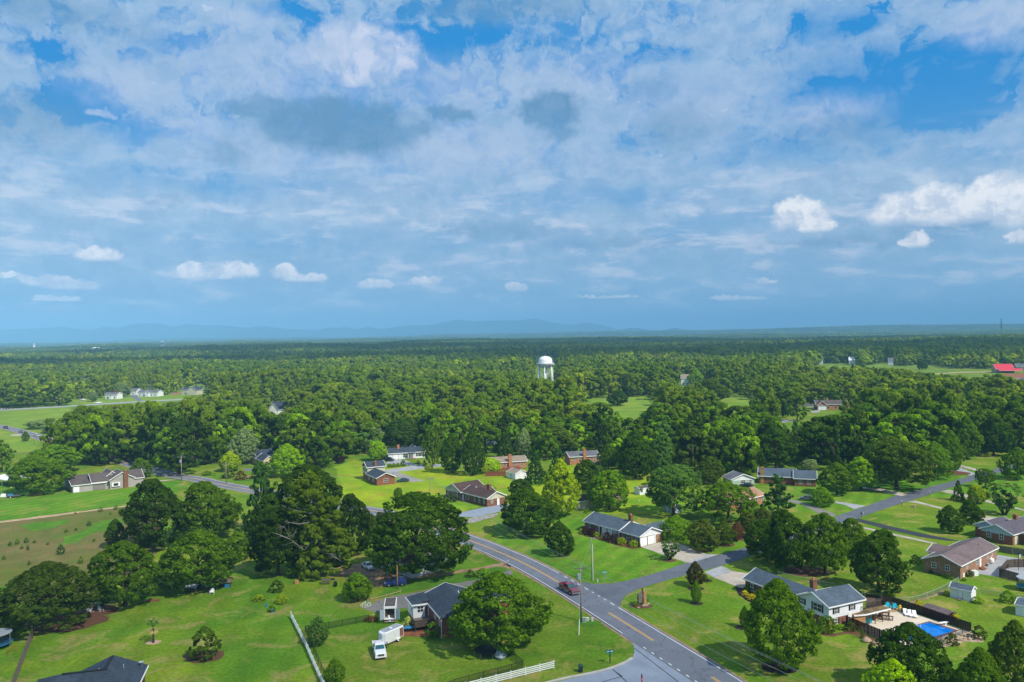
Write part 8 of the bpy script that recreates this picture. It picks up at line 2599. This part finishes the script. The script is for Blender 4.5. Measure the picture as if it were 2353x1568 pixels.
def pot(label, k, x, y, r, h, mat, plant=None):
    e = empty('planter', G(k, x, y), 0, label, 'planter')
    MB().lathe([(r * .7, 0), (r, h * .5), (r * .95, h), (r * .8, h), (r * .7, h * .8)], n=14).build('barrel', M[mat], e, True)
    if plant: ico(e, 'plant', (0, 0, h + .15), r * .9, plant, 3)


pot('dark barrel between the turquoise chairs and the fence', 8, 984, 992, .35, .8, 'wood_brown')
pot('yellow planter with yellow flowers by the dark fence', 8, 1046, 1028, .32, .8, 'yellow_plastic', 'yellow_plastic')
pot('dark barrel planter left of the three loungers', 8, 1068, 1040, .36, .85, 'wood_brown')


def tank():
    p = G(8, 1736, 672)
    e = empty('gas_tank', p, 0, 'upright white gas tank against the brown brick wall', 'gas tank')
    MB().lathe([(.1, .1), (.5, .2), (.62, .45), (.62, 1.0), (.5, 1.28), (.2, 1.4)], n=20).build('tank', M['white_paint'], e, True)
    MB().cyl((0, 0, 1.38), (0, 0, 1.6), .18, .18, 10).build('valve_cap', M['white_paint'], e)
    MB().cyl((0, 0, 0), (0, 0, .2), .35, .35, 10).build('foot_ring', M['galv'], e)


tank()
small_box('cooling_unit', 'white cooling unit at the corner of the brown brick house', 'cooling unit', 8, 1612, 760, 1.1, 1.0, 1.0, 'white_siding', R(15))
small_box('cooling_unit', 'small pale cooling unit beside the white gas tank', 'cooling unit', 8, 1716, 692, .7, .5, .6, 'galv', R(15))
small_box('cooling_unit', 'small grey unit at the brick wall of the orange brick house', 'cooling unit', 3, 190, 1436, .8, .7, 1.3, 'white_siding')


def trampoline(label, k, x, y, r, net=False, mat='black', pad='black'):
    e = empty('trampoline', G(k, x, y), 0, label, 'trampoline')
    MB().cyl((0, 0, .85), (0, 0, .88), r * .9, r * .9, 28).build('jumping_mat', M[mat], e)
    MB().lathe([(r * .9, .84), (r, .84), (r, .92), (r * .9, .92)], n=28).build('pad', M[pad], e)
    for i in range(6):
        a = i * math.pi / 3; MB().cyl((r * .97 * math.cos(a), r * .97 * math.sin(a), 0), (r * .97 * math.cos(a), r * .97 * math.sin(a), .85 if not net else 2.7), .035, n=5).build('leg', M['galv'], e)
    if net:
        m = MB(); n = 24
        for i in range(n):
            a0, a1 = 2 * math.pi * i / n, 2 * math.pi * (i + 1) / n
            m.quad(*[(r * .96 * math.cos(a), r * .96 * math.sin(a), z) for a, z in ((a0, .9), (a1, .9), (a1, 2.6), (a0, 2.6))])
        m.build('safety_net', M['mesh_black'], e)
        MB().lathe([(r * .94, 2.58), (r * .98, 2.58), (r * .98, 2.63), (r * .94, 2.63)], n=24).build('top_ring', M['galv'], e)


trampoline('round black trampoline beside the silver covered heap', 6, 1790, 1358, 2.15)
trampoline('trampoline with net and blue rim beyond the board fence', 5, -25, 1305, 2.5, True, 'black', 'blue_plastic')
trampoline('trampoline with net at the right edge above the sheds', 8, 2010, 872, 2.0, True, 'black', 'turquoise')
tag(ico(None, 'covered_heap', (0, 0, .45), 1.2, 'tarp', 4, G(6, 1895, 1385)), 'heap under a crumpled silver tarpaulin behind the round trampoline', 'covered heap')
tag(ico(None, 'covered_grill', (0, 0, .55), .5, 'black', 8, G(6, 645, 845), 1.3), 'black covered grill beside the picnic table', 'grill')
small_box('wood_crate', 'tilted brown crate on the lawn left of the picnic table', 'crate', 6, 352, 822, .9, .6, .7, 'wood_tan', R(30))
small_box('yard_box', 'upper small light blue box on the left lawn', 'box', 6, 125, 998, .35, .3, .55, 'blue_plastic')
small_box('yard_box', 'lower small light blue box on the left lawn', 'box', 6, 170, 1040, .4, .3, .6, 'blue_plastic')

# soccer goal like red frame beside the left trampoline
e = empty('ball_goal', G(5, 90, 1355), R(70), 'thin red framed ball goal on the grass beside the left trampoline', 'ball goal')
m = MB(); m.tube([(-.8, 0, 0), (-.8, 0, 1.1), (.8, 0, 1.1), (.8, 0, 0)], .035, 6); m.build('frame', M['red_cloth'], e)
m = MB(); m.quad((-.8, 0, 1.1), (.8, 0, 1.1), (.8, 1.0, 0), (-.8, 1.0, 0)); m.build('net', M['mesh_wire'], e)


def red_parasol_set():
    e = empty('closed_parasol', G(5, 702, 1035), 0, 'closed red parasol standing beside the broad olive tree', 'parasol')
    MB().cyl((0, 0, 0), (0, 0, 2.6), .03, n=6).build('pole', M['galv'], e)
    MB().lathe([(.04, 1.0), (.17, 1.15), (.15, 1.6), (.1, 2.3), (.02, 2.6)], n=10).build('canopy', M['red_cloth'], e)
    e = empty('garden_table', G(5, 712, 1028), 0, 'dark garden table under the closed red parasol', 'table')
    MB().box(-.6, .6, -.4, .4, .68, .73).build('tabletop', M['wood_brown'], e)
    for sx in (-1, 1):
        for sy_ in (-1, 1): MB().box(sx * .5 - .03, sx * .5 + .03, sy_ * .3 - .03, sy_ * .3 + .03, 0, .68).build('leg', M['black'], e)
    adirondack('white chair left of the closed red parasol', G(5, 672, 1040), R(-60), 'white_paint', 'white_paint')
    adirondack('white chair right of the closed red parasol', G(5, 762, 1032), R(60), 'white_paint', 'white_paint')
    small_box('garden_grill', 'black box grill behind the right white chair', 'grill', 5, 766, 1018, .9, .6, 1.0, 'black')
    small_box('garden_cage', 'grey wire cage behind the closed red parasol', 'cage', 5, 700, 1008, 1.6, .8, 1.0, 'galv')
    flat('paving', Gs(5, (650, 1052), (790, 1030), (785, 1012), (660, 1018)), Z_ * 6, M['dirt_pale'])


red_parasol_set()


def coop(label, k, x, y, L_, d, h, roof, rot=0):
    e = empty('chicken_coop', G(k, x, y), rot, label, 'coop')
    for sx in (-1, 1):
        for sy_ in (-1, 1): MB().box(sx * L_ / 2 - .05, sx * L_ / 2 + .05, sy_ * d / 2 - .05, sy_ * d / 2 + .05, 0, h).build('post', M['wood_brown'], e)
    MB().add([(-L_ / 2 - .15, -d / 2 - .15, h), (L_ / 2 + .15, -d / 2 - .15, h), (L_ / 2 + .15, 0, h + .5), (-L_ / 2 - .15, 0, h + .5), (L_ / 2 + .15, d / 2 + .15, h), (-L_ / 2 - .15, d / 2 + .15, h)], [(0, 1, 2, 3), (3, 2, 4, 5)]).build('roof', M[roof], e)
    m = MB()
    for y_ in (-d / 2, d / 2): m.quad((-L_ / 2, y_, 0), (L_ / 2, y_, 0), (L_ / 2, y_, h), (-L_ / 2, y_, h))
    m.build('wire_mesh', M['mesh_black'], e)


coop('small coop with grey green gable roof under the dense round tree', 5, 1460, 880, 2.6, 2.0, 1.1, 'galv', R(-12))
coop('long low wire pen under the dense round tree', 5, 1650, 845, 5.5, 2.0, 1.1, 'wood_grey', R(12))
small_box('hutch', 'blue topped wooden hutch between the coops', 'hutch', 5, 1575, 862, 1.2, .8, .5, 'bluegrey', R(5), .5)
adirondack('white chair on the grass before the wooden hutch', G(5, 1603, 900), R(10), 'white_paint', 'white_paint')
small_box('yard_tub', 'blue tub beside the wire pen', 'tub', 5, 1718, 850, .9, .7, .6, 'blue_plastic')


def bicycle(label, k, x, y, rot, mat='turquoise', s=1.0):
    e = empty('bicycle', G(k, x, y), rot, label, 'bicycle'); e.scale = (s, s, s)
    for xx in (-.45, .45):
        m = MB(); pts = [(xx + .28 * math.cos(t), 0, .29 + .28 * math.sin(t)) for t in [i * math.pi / 7 for i in range(15)]]; m.tube(pts, .04, 5); w = m.build('wheel', M['white_paint'], e)
    m = MB(); m.tube([(-.45, 0, .29), (-.1, 0, .3), (.3, 0, .7), (-.2, 0, .65), (-.1, 0, .3)], .035, 6); m.tube([(.45, 0, .29), (.3, 0, .85)], .035, 6); m.build('frame', M[mat], e)
    MB().cyl((.28, -.25, .9), (.28, .25, .9), .025, n=5).build('handlebar', M['galv'], e)
    MB().box(-.32, -.1, -.08, .08, .72, .8).build('saddle', M['white_paint'], e)


bicycle('turquoise child bicycle with white tyres beside the feathery yellow bush', 6, 1268, 1170, R(20), s=1.3)
bicycle('white and turquoise child bicycle leaning at the end of the paved drive', 6, 880, 998, R(30), s=1.3)
bicycle('small yellow child bicycle at the end of the paved drive', 6, 860, 1004, R(-20), 'yellow_plastic', 1.1)


def jetski(label, k, x, y, rot, mat):
    e = empty('kayak', G(k, x, y), rot, label, 'small boat')
    MB().loft([[(x_, -w, z0), (x_, w, z0), (x_, w * 1.1, z1), (x_, -w * 1.1, z1)] for x_, w, z0, z1 in ((-1.2, .3, .2, .6), (0, .45, .12, .62), (.9, .35, .15, .65), (1.35, .06, .4, .7))]).build('hull', M['black'], e)
    MB().loft([[(x_, -w, .6), (x_, w, .6), (x_, w * .6, z1), (x_, -w * .6, z1)] for x_, w, z1 in ((-1.0, .28, .75), (0, .36, 1.0), (.8, .3, .85), (1.2, .05, .7))]).build('deck', M[mat], e)


jetski('small blue and grey watercraft under the feathery yellow bush', 6, 1200, 1182, R(5), 'blue_plastic')
jetski('small black watercraft behind the turquoise child bicycle', 6, 1285, 1165, R(15), 'galv')

# left yard clutter
def pile(label, name, k, x, y, n, L_, mat, rot, cat):
    e = empty(name, G(k, x, y), rot, label, cat)
    for i in range(n):
        r = i // 4; c = i % 4
        MB().box(-L_ / 2 + .1 * r, L_ / 2 - .1 * (c % 2), c * .3 - .6, c * .3 - .34, r * .2, r * .2 + .17).build('board', M[mat], e)


pile('stack of tan boards beside the broad tree', 'board_stack', 5, 278, 152, 10, 4.4, 'wood_tan', R(12), 'board stack')
pile('weathered timber pile left of the tan board stack', 'timber_pile', 5, 145, 158, 8, 2.5, 'wood_grey', R(-20), 'timber pile')


def flat_trailer():
    e = empty('flatbed_trailer', G(5, 108, 172), R(5), 'dark flatbed trailer with white wheels on the far left lawn', 'trailer')
    MB().box(-2.0, 2.0, -.8, .8, .5, .6).build('deck', M['wood_brown'], e)
    MB().box(-2.0, -.4, -.6, .6, .6, 1.3).build('load', M['blue_plastic'], e)
    m = MB()
    for z in (.8, 1.0): m.tube([(-2, -.8, z), (2, -.8, z)], .03, 5); m.tube([(-2, .8, z), (2, .8, z)], .03, 5)
    m.build('side_rail', M['galv'], e)
    for y in (-.95, .8):
        w = MB().cyl((-.8, y, .33), (-.8, y + .15, .33), .33, .33, 14).build('wheel', M['rubber'], e)
        MB().cyl((-.8, y - .01, .33), (-.8, y + .16, .33), .2, .2, 10).build('rim', M['white_paint'], w)


flat_trailer()
e = empty('camper_shell', G(5, 30, 168), R(10), 'heap of white and dark equipment at the far left of the lawn', 'equipment')
MB().loft([[(-1, -.6, .1), (1, -.6, .1), (1, .6, .1), (-1, .6, .1)], [(-.8, -.5, 1.2), (.7, -.5, 1.2), (.7, .5, 1.2), (-.8, .5, 1.2)]]).build('shell', M['white_paint'], e)
MB().box(.9, 1.9, -.5, .4, .1, .9).build('engine', M['black'], e)

# wooden frame by the roadside bushes
e = empty('wooden_swing', G(1, 2215, 1552), R(8), 'dark wooden frame bench among the roadside bushes', 'swing')
for sx in (-1, 1): MB().box(sx * 1.1 - .06, sx * 1.1 + .06, -.06, .06, 0, 2.0).build('post', M['wood_brown'], e)
MB().box(-1.4, 1.4, -.06, .06, 2.0, 2.15).build('beam', M['wood_brown'], e); MB().box(-.9, .9, -.2, .2, .6, .7).build('seat', M['wood_brown'], e); MB().box(-.9, .9, .15, .2, .7, 1.2).build('backrest', M['wood_brown'], e)
# basketball hoops
for k, x, yb, yt, lab in ((8, 1942, 720, 600, 'basketball hoop on a dark pole in the yard of the brown brick house'), (7, 1912, 780, 705, 'basketball hoop beside the driveway of the white house')):
    p = G(k, x, yb); h = (px(k, x, yb)[1] - px(k, x, yt)[1]) * p.y / FPX
    e = empty('basketball_hoop', p, R(40), lab, 'basketball hoop')
    MB().cyl((0, 0, 0), (0, 0, h - .3), .06, n=6).build('pole', M['black'], e)
    MB().box(-.6, .6, -.35, -.31, h - .8, h).build('backboard', M['bluegrey'], e)
    MB().lathe([(.22, h - .7), (.25, h - .7), (.25, h - .66), (.22, h - .66)], (0, -.6, 0), 12).build('rim', M['sign_red'], e)
e = empty('table_umbrella', G(3, 858, 1375), 0, 'white garden umbrella at the grey roofed brick house', 'parasol')
MB().cyl((0, 0, 0), (0, 0, 2.6), .03, n=6).build('pole', M['galv'], e); MB().lathe([(1.5, 2.0), (.8, 2.35), (.03, 2.65), (.03, 2.6), (.8, 2.3), (1.48, 1.98)], n=10).build('canopy', M['white_paint'], e)
e = empty('table_umbrella', G(3, 128, 1432), 0, 'white garden umbrella on the red deck of the orange brick house', 'parasol')
MB().cyl((0, 0, .7), (0, 0, 3.0), .03, n=6).build('pole', M['galv'], e); MB().lathe([(1.4, 2.4), (.8, 2.75), (.03, 3.05), (.03, 3.0), (.8, 2.7), (1.38, 2.38)], n=10).build('canopy', M['white_paint'], e)
# dead snag in the woods
p = Vector((ray(*px(2, 2088, 900))[0] / ray(*px(2, 2088, 900))[1] * 520, 520, 0))
e = empty('dead_tree', p, 0, 'bare grey dead trunk sticking out of the middle woods', 'tree')
m = MB(); m.cyl((0, 0, 0), (.2, 0, 21), .4, .12, 6); m.build('trunk', M['bark_pale'], e)
for i in range(6):
    t = i * 2.2; z = 12 + i * 1.4
    MB().cyl((0.1, 0, z), (1.5 * math.cos(t), 1.5 * math.sin(t), z + 1.6), .1, .03, 5).build('branch', M['bark_pale'], e)
# hill-side swimming pool glimpse
e = empty('above_ground_pool', Vector((ray(*px(2, 710, 1000))[0] / ray(*px(2, 710, 1000))[1] * 430, 430, 0)), 0, 'bit of a round pale blue pool showing between tree crowns', 'pool')
MB().cyl((0, 0, 0), (0, 0, 1.3), 3, 3, 24).build('wall', M['white_paint'], e); MB().cyl((0, 0, 1.3), (0, 0, 1.32), 2.85, 2.85, 24).build('water', M['blue_plastic'], e)
